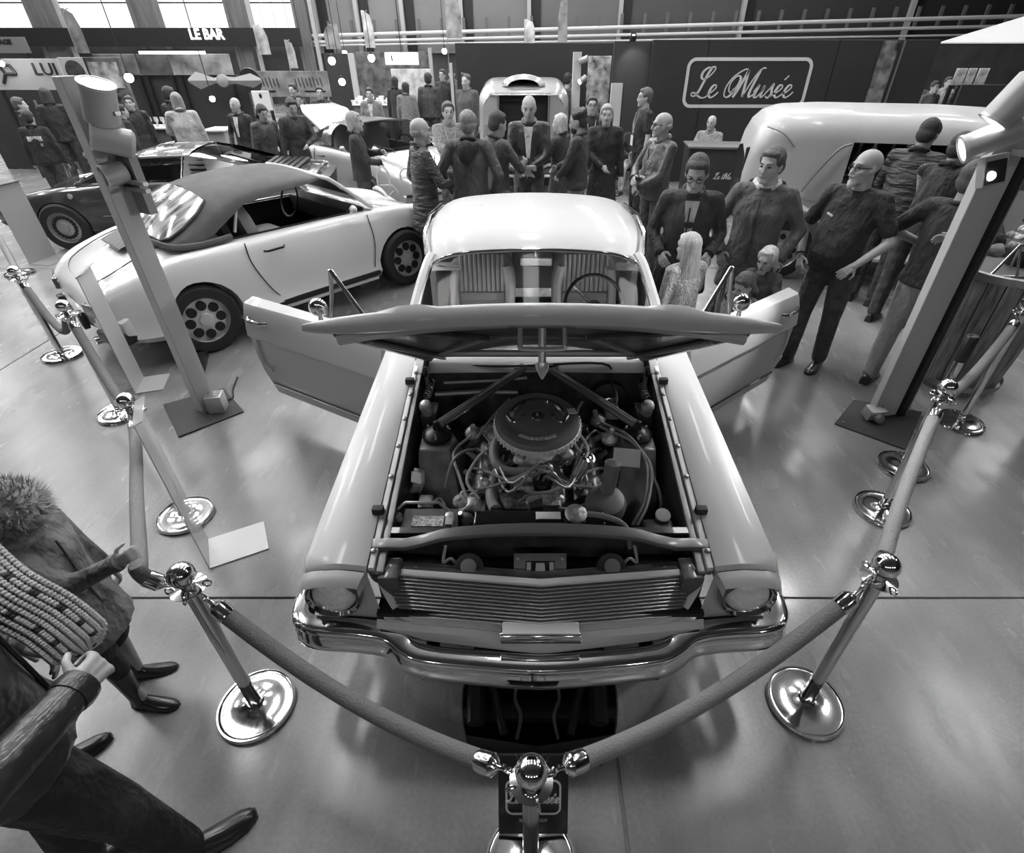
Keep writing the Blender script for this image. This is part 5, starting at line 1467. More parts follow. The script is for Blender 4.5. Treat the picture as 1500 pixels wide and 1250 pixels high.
# ================================================================ people
SKIN = mat('skin', .42, .5, var=.08, vscale=20)
SKIND = mat('skin_tan', .30, .5)
LEATHER = mat('shoe_leather', .025, .3, 0, .3)
CLOTH = {}
def cloth(g, kind='wool'):
    key = (round(g, 3), kind)
    if key not in CLOTH:
        n = 'cloth_%s_%d' % (kind, int(g * 1000))
        if kind == 'leather':
            CLOTH[key] = mat(n, g, .38, 0, .2, var=.15, vscale=9, bump=.6, bscale=9, bdist=.05)
        elif kind == 'denim':
            CLOTH[key] = mat(n, g, .8, var=.35, vscale=14, bump=.9, bscale=12, bdist=.05)
        elif kind == 'knit':
            CLOTH[key] = mat(n, g, .9, var=.35, vscale=40, bump=.8, bscale=60)
        elif kind == 'quilt':
            CLOTH[key] = mat(n, g, .5, var=.3, vscale=10, bump=1, bscale=16, bdist=.06, stretch=(.5, .5, 1.6))
        else:
            CLOTH[key] = mat(n, g, .75, var=.25, vscale=12, bump=1, bscale=11, bdist=.06, stretch=(1, 1, .6))
    return CLOTH[key]
def remesh(mb, vox, it=4, fac=.5):
    me = mb.mesh('tmp', smooth=False, fix=False)
    r = evaluate(me, [('REMESH', dict(mode='VOXEL', voxel_size=vox)), ('SMOOTH', dict(factor=fac, iterations=it))])
    r.polygons.foreach_set('use_smooth', [True] * len(r.polygons))
    bpy.data.meshes.remove(me)
    return r
def ik(S, W, l1, l2, hint):
    S, W = Vector(S), Vector(W); d = W - S; L = d.length
    if L > (l1 + l2) * .995:
        W = S + d.normalized() * (l1 + l2) * .995; d = W - S; L = d.length
    a = (l1 * l1 - l2 * l2 + L * L) / (2 * L)
    h = math.sqrt(max(l1 * l1 - a * a, 0)); u = d / L
    hv = Vector(hint); hv = hv - u * hv.dot(u)
    hv = hv.normalized() if hv.length > 1e-6 else Vector((0, -1, 0))
    return S + u * a + hv * h, W
ARMS = {'down': ((.27, .03, .86), (.3, -.6, -.2)), 'pocket': ((.235, .10, .96), (.8, -.7, -.2)), 'front': ((.06, .27, 1.10), (.9, -.2, -.5)),
        'hold': ((.08, .32, 1.22), (.8, -.1, -.8)), 'cross': ((-.10, .22, 1.20), (1, .1, -.4)), 'phone': ((.06, .30, 1.32), (.7, 0, -.9)),
        'back': ((.10, -.17, .95), (1, -.4, 0)), 'lean': ((.16, .40, 1.00), (.8, -.3, 0)), 'belly': ((.02, .23, 1.02), (.9, -.1, -.4)), 'hip': ((.20, .10, 1.0), (1, -.6, .1))}
def hand(mb, W, d, up, k, curl=.5, lo=False):
    """palm and five fingers at wrist W along d; up = back of the hand"""
    d = Vector(d).normalized(); up = Vector(up); up = (up - d * up.dot(d)).normalized(); sd = d.cross(up)
    pc = W + d * .05 * k
    for q in (-.022, 0, .022):
        mb.cap2(W + d * .012 * k + sd * q * .6 * k, W + d * .085 * k + sd * q * k, .017 * k, .014 * k, 8)
    if lo:
        mb.cap2(W + d * .085 * k, W + d * .135 * k - up * .03 * k, .026 * k, .015 * k, 8)
    else:
        for i, (q, L) in enumerate(((-.031, .062), (-.011, .075), (.010, .070), (.030, .054))):
            p = W + d * .088 * k + sd * q * k
            a = curl * 1.0
            for seg in range(3):
                dd = d * math.cos(a) - up * math.sin(a)
                p2 = p + dd * L * k * (.45, .32, .26)[seg]
                mb.cap2(p, p2, (.0095 - .001 * seg) * k, (.0088 - .001 * seg) * k, 7)
                p = p2; a += curl * .9
    p = W + d * .025 * k - sd * .028 * k
    p2 = p + (d * .6 - sd * .75 - up * .35 * curl).normalized() * .04 * k
    mb.cap2(p, p2, .0125 * k, .0105 * k, 7)
    mb.cap2(p2, p2 + (d * .9 - sd * .2 - up * .6 * curl).normalized() * .035 * k, .0105 * k, .0085 * k, 7)

def person(label, pos, face, h=1.72, top=.06, kind='wool', legs=.06, lkind='denim', hair='short', hcol=.06, arms=('down', 'down'), coat='hip',
           sleeve='long', hi=False, yaw=0, pitch=0, lean=0, bulk=1.0, skin=None, shoes=.02, extras=(), belly=0.0, step=.0, group='show visitors', sleeves=None, boots=False, child=False, sit=False, curl=(.45, .45)):
    k = h / 1.75
    sk = skin or SKIN
    t = thing('person', label, 'person', (pos[0], pos[1], 0), -R(face), group)
    vb, vg = (.0085, .0135) if hi else (.015, .021)
    hk = (1.30 if h < 1.1 else 1.18) if child else 1.0     # bigger head on a child
    Lm = Matrix.Rotation(-R(lean), 3, 'X')
    def Q(x, y, z):
        """body point; the trunk above the hips leans forward"""
        p = Vector((x, y, z)) * k
        if z > .95 and lean:
            c = Vector((0, 0, .95 * k)); p = c + Lm @ (p - c)
        return p
    zo = 0
    # ---- skeleton
    sh = {s: Q(s * .185 * (.92 if child else 1), -.01, 1.42) for s in (-1, 1)}
    arm = {}
    for s, a in zip((-1, 1), arms):
        if isinstance(a, str):
            tgt, hint = ARMS[a]
        else:
            tgt, hint = tuple(a[:3]), (a[3] if len(a) > 3 else (.7, -.5, -.3))
        w_ = Q(s * tgt[0], tgt[1], tgt[2])
        if len(a) > 4 and not isinstance(a, str):
            w_ = Matrix.Rotation(R(face), 3, 'Z') @ (Vector(tgt) - Vector((pos[0], pos[1], 0)))
        e_, w_ = ik(sh[s], w_, .30 * k, .265 * k, (s * hint[0], hint[1], hint[2]))
        arm[s] = (sh[s], e_, w_)
    feet = {s: Vector((s * .105 * k, (step * s) * k, 0)) for s in (-1, 1)}
    if sit:
        kn = {s: Vector((s * .12, .44, .50)) * k for s in (-1, 1)}
        for s in (-1, 1): feet[s] = Vector((s * .12 * k, .46 * k, 0))
        hp = {s: Vector((s * .10, 0, .52)) * k for s in (-1, 1)}
    else:
        kn = {s: Vector((s * .105 * k, (step * s * .55 + .015) * k, .50 * k)) for s in (-1, 1)}
        hp = {s: Vector((s * .095, 0, .92)) * k for s in (-1, 1)}
    drop = Vector((0, 0, -.40 * k)) if sit else Vector((0, 0, 0))
    if sit:
        for s in (-1, 1):
            arm[s] = tuple(p + drop for p in arm[s])
    Q0 = Q
    Qd = (lambda x, y, z: Q0(x, y, z) + drop) if sit else Q0
    # ---- body: head, neck, trunk core, arms, hands in one skin
    b = MB()
    nb, hc = Qd(0, -.015, 1.46), Qd(0, .02, 1.617)
    Rh = Matrix.Rotation(-R(yaw), 3, 'Z') @ Matrix.Rotation(R(pitch), 3, 'X')
    def Hd(x, y, z):
        return hc + Rh @ (Vector((x, y, z)) * k * hk)
    def hball(x, y, z, r, n=14, m=10):
        b2 = MB().ball((0, 0, 0), tuple(q * k * hk for q in r), n, m)
        b.add([hc + Rh @ (Vector(v) + Vector((x, y, z)) * k * hk) for v in b2.v], b2.f)
    b.cap2(nb - Vector((0, 0, .06 * k)), Hd(0, -.015, -.05), .064 * k, .060 * k, 12)
    hball(0, -.012, .035, (.078, .098, .088), 18, 12)
    hball(0, .018, -.032, (.067, .076, .080), 16, 10)
    b.cap2(Hd(-.018, .072, -.095), Hd(.018, .072, -.095), .024 * k * hk, .024 * k * hk)      # chin
    b.cap2(Hd(0, .092, .015), Hd(0, .108, -.028), .010 * k * hk, .016 * k * hk, 8)           # nose
    b.cap2(Hd(-.035, .082, .028), Hd(.035, .082, .028), .014 * k * hk, .014 * k * hk, 8)     # brow
    b.cap2(Hd(-.02, .088, -.062), Hd(.02, .088, -.062), .010 * k * hk, .010 * k * hk, 8)     # lips
    for s in (-1, 1):
        hball(s * .080, -.005, -.008, (.010, .020, .032), 8, 6)
        b.cap2(Hd(s * .045, .062, -.02), Hd(s * .03, .075, -.03), .020 * k * hk, .016 * k * hk, 8)   # cheek
        S_, E_, W_ = arm[s]
        bare = sleeve != 'long'
        b.cap2(Qd(0, 0, 1.38), S_, .05 * k, .042 * k); b.cap2(S_, E_, .046 * k if bare else .035 * k, .040 * k if bare else .03 * k)
        b.cap2(E_, W_, .040 * k if bare else .03 * k, .027 * k)
        d_ = (W_ - E_).normalized()
        d_ = (d_ + Vector((0, .25, -.15))).normalized()
        up_ = Vector((s * .8, .35, .3))
        if hi:
            pass
        else:
            hand(b, W_, d_, up_, k, .6, True)
        b.cap2(Qd(0, 0, 1.0), hp[s], .07 * k, .06 * k); b.cap2(hp[s], kn[s], .06 * k, .045 * k); b.cap2(kn[s], feet[s] + Vector((0, 0, .09 * k)), .045 * k, .035 * k)
    b.cap2(Qd(0, 0, 1.0), Qd(0, 0, 1.38), .08 * k, .09 * k)
    me = remesh(b, vb, 3)
    if hi:      # crisp fingers rooted in the remeshed wrist
        f = MB()
        for s in (-1, 1):
            S_, E_, W_ = arm[s]
            d_ = (W_ - E_).normalized()
            up_ = Vector((s * .55, .6, .5))
            hand(f, W_ - d_ * .01, d_, up_, k, curl[0 if s < 0 else 1])
        fm = remesh(f, .0045, 2)
        bm = bmesh.new(); bm.from_mesh(me); bm.from_mesh(fm)
        bm.to_mesh(me); bm.free()
        me.polygons.foreach_set('use_smooth', [True] * len(me.polygons))
    me.materials.clear()
    put('body', me, sk, t)
    # ---- garment on the trunk and arms
    hem = {'hip': .88, 'thigh': .66, 'knee': .48, 'waist': .95}[coat]
    j = MB(); bk = bulk
    rows = []
    for z, rx, ry, yo in ((1.47, .085, .07, -.01), (1.44, .15, .085, -.01), (1.39, .178, .105, 0), (1.28, .178 * bk, .122 * bk, .005), (1.15, .165 * bk, .118 * bk + belly * .7, belly * .8), (1.03, .166 * bk, .122 * bk + belly, belly), (.93, .185 * bk, .128 * bk + belly * .5, belly * .5), (hem, .19 * bk + (.93 - hem) * .10, .135 * bk + (.93 - hem) * .1, .0)):
        if z > hem - .001 or z == hem:
            c = Qd(0, yo, z)
            rows.append([c + (Lm if lean and z > .95 else Matrix.Identity(3)) @ Vector((rx * k * math.cos(a), ry * k * math.sin(a), 0)) for a in np.linspace(0, 2 * math.pi, 19)[:-1]])
    j.loft(rows)
    for s in (-1, 1):
        S_, E_, W_ = arm[s]
        j.cap2(Qd(s * .08, -.005, 1.42), S_, .075 * k, .068 * k)
        if sleeve == 'long' and sleeves is None:
            j.cap2(S_, E_, .063 * k * (1 + (bk - 1) * .5), .053 * k * (1 + (bk - 1) * .5)); j.cap2(E_, E_.lerp(W_, .96), .053 * k * (1 + (bk - 1) * .5), .042 * k * (1 + (bk - 1) * .5))
        elif sleeve == 'short' or sleeves is not None:
            j.cap2(S_, S_.lerp(E_, .75 if sleeves is None else .1), .066 * k, .060 * k)
    me = remesh(j, vg, 3)
    jk = put('jacket' if sleeve == 'long' else 'shirt', me, cloth(top, kind), t)
    me.materials.clear(); me.materials.append(cloth(top, kind))
    if sleeves is not None:
        for s in (-1, 1):
            S_, E_, W_ = arm[s]
            m2 = MB().cap2(S_, E_, .066 * k, .058 * k).cap2(E_, E_.lerp(W_, .96), .058 * k, .045 * k)
            r2 = remesh(m2, vg, 3); r2.materials.clear()
            put('sleeve', r2, cloth(sleeves), t)
    # collar
    if coat in ('hip', 'thigh', 'knee') and sleeve == 'long':
        ring = [nb + Vector((.075 * k * math.cos(a), .072 * k * math.sin(a), (.025 - .03 * math.sin(a)) * k)) for a in np.linspace(0, 2 * math.pi, 17)[:-1]]
        MB().tube(ring, .022 * k, 7, closed=True).build('collar', cloth(top * .8, kind), jk)
        if hi:
            for s in (-1, 1):
                S_, E_, W_ = arm[s]
                d_ = (W_ - E_).normalized(); c_ = E_.lerp(W_, .97); x_, y_ = frame_of(d_)
                MB().lathe([(.046 * k, -.02 * k), (.049 * k, 0), (.046 * k, .022 * k), (.038 * k, .024 * k)], c_, d_, 16).build('cuff', cloth(top * .8, kind), jk)
            zt = [Qd(.012, .125 * bk + belly * max(0, 1 - abs(z - 1.05) * 5), z) for z in np.linspace(1.40, hem + .04, 8)]
            MB().tube(zt, .006 * k, 5).build('zip', cloth(top * .5), jk)
    elif sleeve == 'short' and hi:
        ring = [nb + Vector((.068 * k * math.cos(a), .064 * k * math.sin(a), (-.005 - .03 * math.sin(a)) * k)) for a in np.linspace(0, 2 * math.pi, 17)[:-1]]
        MB().tube(ring, .014 * k, 6, closed=True).build('collar', cloth(top), jk)
    # ---- trousers
    tr = MB()
    pv = Vector((0, 0, .95 * k)) + (Vector((0, 0, -.38 * k)) if sit else Vector((0, 0, 0)))
    tr.ball(pv, (.178 * k * (1 + (bk - 1) * .6), .125 * k * bk, .10 * k), 14, 8)
    for s in (-1, 1):
        tr.cap2(hp[s], kn[s], .098 * k * (1 + (bk - 1) * .5), .076 * k); tr.cap2(kn[s], feet[s] + Vector((0, 0, (.40 if boots else .10) * k)), .074 * k, .064 * k)
    me = remesh(tr, vg, 3); me.materials.clear()
    put('trousers', me, cloth(legs, lkind), t)
    # ---- shoes
    for s in (-1, 1):
        f0 = feet[s]; tw = s * .16
        rows = []
        for y, w_, ht in ((-.075, .026, .07), (-.06, .036, .085), (0, .038, .095), (.05, .042, .075), (.11, .046, .052), (.165, .042, .042), (.20, .028, .034), (.212, .012, .024)):
            rows.append([f0 + Vector(((x * w_ * math.cos(tw) + y * math.sin(tw)), y * math.cos(tw) - x * w_ * math.sin(tw), z * ht)) * k for x, z in ((-1, 0), (-1.05, .3), (-.8, .75), (-.3, 1), (.3, 1), (.8, .75), (1.05, .3), (1, 0))])
        so = MB().loft(rows).build('shoe', mat('shoe_%d' % int(shoes * 1000), shoes, .3, 0, .3), t)
        MB().loft([[f0 + Vector((x * 1.04 * w_ * math.cos(tw) + y * math.sin(tw), y * math.cos(tw) - x * w_ * math.sin(tw), z)) * k for x, z in ((-1, .001), (-1, .014), (1, .014), (1, .001))] for y, w_ in ((-.08, .027), (0, .038), (.11, .046), (.17, .042), (.214, .015))]).build('sole', BLACKM, so)
        if boots:
            MB().lathe([(.042 * k, .06 * k), (.047 * k, .2 * k), (.056 * k, .36 * k), (.060 * k, .43 * k), (.056 * k, .432 * k)], f0 + Vector((0, -.01, 0)), n=16, cap=False).build('boot_shaft', mat('shoe_%d' % int(shoes * 1000)), so)
    # ---- hair
    hm = None
    H = lambda x, y, z: Hd(x, y, z)
    def hb(mb, x, y, z, r, n=14, m=10):
        b2 = MB().ball((0, 0, 0), tuple(q * k * hk for q in r), n, m)
        mb.add([hc + Rh @ (Vector(v) + Vector((x, y, z)) * k * hk) for v in b2.v], b2.f)
    HM = mat('hair_%d' % int(hcol * 1000), hcol, .55, var=.3, vscale=26, stretch=(3, 3, .3), bump=.6, bscale=50)
    q = MB()
    if hair in ('short', 'curly', 'crop', 'long', 'bob', 'cap'):
        hb(q, 0, -.024, .050, (.085, .099, .091), 18, 12)
        hb(q, 0, -.052, -.005, (.082, .068, .080))
        if hair == 'curly':
            for i in range(26):
                a = i * 2.4; z = .02 + .09 * ((i * .37) % 1)
                hb(q, .075 * math.cos(a), -.03 + .075 * math.sin(a), z + .03, (.026, .026, .024), 7, 5)
        if hair in ('short', 'crop', 'long', 'bob'):
            hb(q, 0, .032, (.096 if hair == 'short' else .090), (.068, .050, .028))
            for s in (-1, 1):
                hb(q, s * .072, .005, .045, (.018, .045, .045))
        if hair in ('long', 'bob'):
            zl = -.30 if hair == 'long' else -.12
            rr = []
            for z, rx, ry, yo in ((.06, .092, .09, -.015), (0, .098, .09, -.02), (-.08, .102, .08, -.035), (zl * .7, .108, .055, -.06), (zl, .10, .035, -.06)):
                rr.append([hc + Rh @ (Vector((rx * math.cos(a), yo + ry * math.sin(a) * (1 if math.sin(a) < 0 else .25), z)) * k * hk) for a in np.linspace(0, 2 * math.pi, 17)[:-1]])
            q.loft(rr)
    elif hair == 'fringe':
        hb(q, 0, -.045, -.005, (.082, .068, .045))
    if q.v:
        me = remesh(q, vb * (.9 if hi else 1), 2); me.materials.clear()
        hm = put('hair', me, HM, t)
    if hair == 'cap':
        c = MB(); hb(c, 0, -.01, .07, (.092, .108, .075)); hb(c, 0, .11, .045, (.065, .05, .012))
        c.build('cap', cloth(.04), t)
    # ---- face details
    if abs(((face + yaw) % 360) - 180) < 115 or hi:
        for s in (-1, 1):
            b2 = MB(); hb(b2, s * .032, .083, .008, (.0125, .008, .007), 10, 6); b2.build('eye', mat('eye_dark', .03, .2), t)
            MB().tube([H(s * .050, .080, .030), H(s * .032, .097, .036), H(s * .014, .096, .030)], .0034 * k * hk, 5).build('eyebrow', mat('brow_%d' % int(100 * max(.08, min(.3, hcol))), max(.08, min(.3, hcol)), .7), t)
        MB().tube([H(-.024, .092, -.060), H(0, .099, -.062), H(.024, .092, -.060)], .0035 * k * hk, 5).build('mouth', mat('lip', .16, .5), t)
    for e in extras:
        if e == 'glasses':
            g = MB()
            for s in (-1, 1):
                g.tube([H(s * .034 + .024 * math.cos(a), .105 - .01 * abs(math.cos(a)), .006 + .018 * math.sin(a)) for a in np.linspace(0, 2 * math.pi, 15)[:-1]], .0026 * k, 5, closed=True)
                g.tube([H(s * .058, .095, .012), H(s * .080, .01, .008)], .0026 * k, 5)
            g.tube([H(-.01, .107, .010), H(.01, .107, .010)], .0026 * k, 5)
            g.build('glasses', BLACKM, t)
        elif e == 'goatee':
            q2 = MB(); hb(q2, 0, .080, -.105, (.030, .024, .034)); q2.cap2(H(-.026, .098, -.046), H(.026, .098, -.046), .009 * k, .009 * k)
            r2 = remesh(q2, .006, 2); r2.materials.clear(); put('beard', r2, mat('white_hair', .55, .8, bump=.6, bscale=90), t)
        elif e == 'beard':
            q2 = MB(); hb(q2, 0, .040, -.075, (.062, .062, .055)); r2 = remesh(q2, .008, 2); r2.materials.clear(); put('beard', r2, HM, t)
        elif e == 'lanyard':
            MB().tube([Qd(-.07, .10, 1.43), Qd(-.045, .14 + belly, 1.28), Qd(0, .15 + belly, 1.14), Qd(.045, .14 + belly, 1.28), Qd(.07, .10, 1.43)], .005 * k, 5).build('lanyard', mat('strap_pale', .5, .6), t)
            MB().box(Qd(0, .155 + belly, 1.06), (.10 * k, .006, .14 * k)).build('badge', LABELW, t)
        elif e == 'shirt':
            MB().loft([[Qd(-.055, .10, 1.44), Qd(.055, .10, 1.44)], [Qd(-.035, .135, 1.30), Qd(.035, .135, 1.30)], [Qd(-.02, .14, 1.12), Qd(.02, .14, 1.12)]], closed=False).build('shirt_front', cloth(.55), t)
        elif e == 'hoodlining':
            MB().tube([nb + Vector((.085 * k * math.cos(a), (.08 * math.sin(a) - .015) * k, (.03 - .03 * math.sin(a)) * k)) for a in np.linspace(-.3, math.pi + .3 + math.pi * .0, 14)] , .026 * k, 8).build('hood_lining', cloth(.62), t)
            MB().tube([nb + Vector((.10 * k * math.cos(a), (-.10 * abs(math.sin(a)) - .02) * k, .01 * k)) for a in np.linspace(0, math.pi, 10)], .045 * k, 8).build('hood', cloth(top), t)
        elif e == 'hood':
            q2 = MB()
            q2.tube([nb + Vector((.085 * k * math.cos(a), (-.07 - .06 * math.sin(a)) * k, (-.01 - .10 * math.sin(a)) * k)) for a in np.linspace(-.1, math.pi + .1, 12)], .05 * k, 8)
            q2.ball(nb + Vector((0, -.13 * k, -.08 * k)), (.09 * k, .06 * k, .12 * k))
            r2 = remesh(q2, vg, 3); r2.materials.clear(); put('hood', r2, cloth(.03), t)
        elif e == 'watch':
            S_, E_, W_ = arm[1]
            d_ = (E_ - W_).normalized()
            x, y = frame_of(d_)
            MB().tube([W_ + d_ * .03 + (x * math.cos(a) + y * math.sin(a)) * .034 * k for a in np.linspace(0, 2 * math.pi, 15)[:-1]], .009 * k, 6, closed=True).build('wristwatch', BLACKM, t)
        elif e == 'logo':
            MB().box(Qd(.09, .135 + belly * .3, 1.30), (.055, .006, .014), (0, R(-14), R(-15))).build('chest_logo', LABELW, t)
        elif e == 'backprint':
            MB().box(Qd(0, -.128, 1.30), (.20, .006, .07)).build('back_print', mat('print_white', .5, .6, var=.9, vscale=60), t)
            MB().box(Qd(.02, -.130, 1.20), (.12, .006, .035)).build('back_print', mat('print_white'), t)
        elif e == 'pack':
            MB().box(Qd(0, -.20, 1.22), (.30 * k, .16 * k, .42 * k)).build('backpack', cloth(.08, 'quilt'), t, bevel=.05)
        elif e == 'papers':
            MB().box((arm[-1][2] + arm[1][2]) / 2 + Vector((0, .05, .02)), (.22, .16, .006), (R(30), 0, 0)).build('papers', LABELW, t)
    t['arm_r'] = [float(x) for x in arm[1][2]]
    return t
def at_head(px, py, h):
    p = G(px, py, h)
    return (p.x, p.y)
# ---- the group beside the open door
person('man in dark waxed jacket and glasses looking down, hands by his pockets', (1.27, 4.36), 192, 1.69, .05, 'wool', .05, hair='short', hcol=.07, arms=((.19, .17, 1.06, (.45, -.9, -.1)), (.19, .17, 1.04, (.45, -.9, -.1))), coat='thigh', hi=True, yaw=8, pitch=-24, lean=6, extras=('glasses', 'shirt'), bulk=1.12)
person('smiling man in long grey parka with pale hood lining', (1.84, 4.40), 205, 1.72, .12, 'wool', .08, hair='crop', hcol=.10, arms=('pocket', 'pocket'), coat='thigh', hi=True, yaw=25, pitch=-5, extras=('hoodlining',), bulk=1.16)
person('bald bearded man in black polo shirt and jeans beside the lamp post', (2.45, 4.2), 232, 1.74, .022, 'wool', .07, hair='none', arms=((.20, .14, .98, (1, -.5, 0)), (.21, .16, .95, (1, -.6, 0))), sleeve='short', coat='hip', hi=True, yaw=28, extras=('glasses', 'goatee', 'watch', 'logo'), belly=.06, bulk=1.14, step=.07)
person('man in black vest and light khaki trousers half hidden by the lamp post', (2.98, 3.84), 60, 1.72, .022, 'wool', .34, 'wool', hair='crop', hcol=.09, arms=((.20, .14, 1.12, (1, -.4, -.3)), ((.12), -.16, 1.27, (1, -.6, -.5))), sleeve='short', hi=True, yaw=10, skin=SKIND, bulk=1.1, step=.05)
person('man in dark varsity jacket with pale sleeves bending towards the van', (3.62, 5.05), 62, 1.74, .035, 'wool', .06, hair='short', hcol=.03, arms=('lean', 'lean'), hi=True, yaw=10, pitch=-10, lean=10, sleeves=.38, skin=SKIND)
person('man in dark padded bomber jacket, back turned, at the van door', (3.70, 5.62), 50, 1.78, .045, 'quilt', .05, hair='short', hcol=.03, arms=('front', 'front'), hi=True, pitch=-15, lean=8, bulk=1.12, skin=SKIND)
person('girl with long straight blonde hair seen from behind the open door', (1.14, 3.76), -20, 1.26, .50, 'knit', .3, hair='long', hcol=.48, arms=('down', 'front'), hi=True, child=True, yaw=-5, bulk=1.1, group='children by the open door')
person('fair-haired toddler peering over the open door', (1.84, 4.05), 218, 1.07, .08, 'wool', .1, hair='crop', hcol=.60, arms=('front', 'front'), hi=True, child=True, yaw=10, pitch=-8, group='children by the open door')
person('small child with dark hair leaning on the open door', (1.59, 3.75), 232, .98, .16, 'wool', .1, hair='bob', hcol=.10, arms=('front', 'front'), hi=True, child=True, yaw=15, pitch=-28, group='children by the open door')
# ---- staff and visitors beyond the car
person('tall young staff man in black polo with badge, standing in profile', at_head(948, 128, 1.80), 262, 1.80, .025, 'wool', .03, hair='short', hcol=.12, arms=('down', 'down'), sleeve='short', extras=('lanyard',), yaw=5)
person('grey-haired man in leather jacket wearing a white badge', at_head(975, 163, 1.75), 248, 1.75, .07, 'leather', .09, hair='fringe', hcol=.4, arms=('belly', 'front'), extras=('lanyard', 'glasses'), hi=True, bulk=1.12, belly=.04, yaw=20)
person('laughing blonde woman in long black dress', at_head(890, 152, 1.70), 185, 1.70, .025, 'wool', .03, hair='bob', hcol=.36, arms=('down', 'belly'), coat='knee')
person('young man in dark top with glasses behind the laughing woman', at_head(868, 140, 1.70), 180, 1.70, .03, 'wool', .05, hair='short', hcol=.06, extras=('glasses', 'lanyard'))
person('curly-haired bearded man in dark bomber jacket and jeans', at_head(850, 160, 1.72), 285, 1.72, .05, 'wool', .22, hair='curly', hcol=.035, arms=('belly', 'front'), extras=('beard',), pitch=-12, bulk=1.1)
person('white-haired woman in dark knitted coat beside the curly-haired man', at_head(822, 166, 1.60), 300, 1.60, .06, 'knit', .06, hair='bob', hcol=.55, arms=('front', 'front'), coat='thigh')
person('tall bald man in open black jacket facing the coupe', at_head(775, 138, 1.85), 184, 1.85, .03, 'leather', .10, hair='none', arms=('belly', 'belly'), extras=('shirt', 'papers'), pitch=-14)
person('man with dark hair in dark blouson reading beside the bald man', (-.34, 6.75), 55, 1.74, .07, 'wool', .20, hair='short', hcol=.06, arms=('front', 'hold'), pitch=-12)
person('man in brown jacket with lowered dark hood, back turned', at_head(684, 161, 1.78), 8, 1.78, .09, 'wool', .04, hair='crop', hcol=.25, arms=('pocket', 'pocket'), extras=('hood',), bulk=1.15, hi=True)
person('man in pale sweater listening beyond the hooded man', at_head(655, 148, 1.72), 165, 1.72, .30, 'knit', .1, hair='short', hcol=.10, arms=('front', 'cross'), extras=('lanyard',))
person('balding man in dark quilted coat and grey trousers beside the car roof', at_head(611, 171, 1.74), 65, 1.74, .055, 'quilt', .24, 'wool', hair='fringe', hcol=.3, arms=('pocket', 'front'), coat='thigh', hi=True, bulk=1.1)
wm = person('fair-haired woman in black jacket holding a leather handbag', at_head(515, 163, 1.63), 75, 1.63, .03, 'wool', .06, hair='bob', hcol=.34, arms=('hold', 'front'), hi=True, bulk=1.05)
p = wm.matrix_basis @ Vector(wm['arm_r'])
p = Matrix.Rotation(-R(75), 4, 'Z') @ Vector(wm['arm_r']) + wm.location
hb_ = thing('handbag', 'round leather handbag hanging from the arm of the fair-haired woman', 'handbag', (p.x + .05, p.y - .12, p.z - .52), R(10))
MB().loft([[(x * w_, -.06 * t_, z) for x, w_ in ((-1, w0), (1, w0))] + [(x * w_, .06 * t_, z) for x, w_ in ((1, w0), (-1, w0))] for z, w0, t_ in ((0, .10, .7), (.04, .17, 1), (.14, .19, 1), (.22, .15, .8), (.27, .10, .5))]).build('bag_body', mat('bag_leather', .26, .45, bump=.5, bscale=25), hb_, bevel=.02)
for y in (-.04, .04):
    MB().tube(cr([(-.08, y, .25), (-.075, y, .40), (0, y * .6, .50), (.075, y, .40), (.08, y, .25)], 5), .009, 6).build('bag_handle', mat('strap_pale'), hb_)
MB().tube(cr([(-.12, -.065, .20), (0, -.075, .12), (.12, -.065, .20)], 5), .008, 6).build('bag_trim', mat('strap_pale'), hb_)
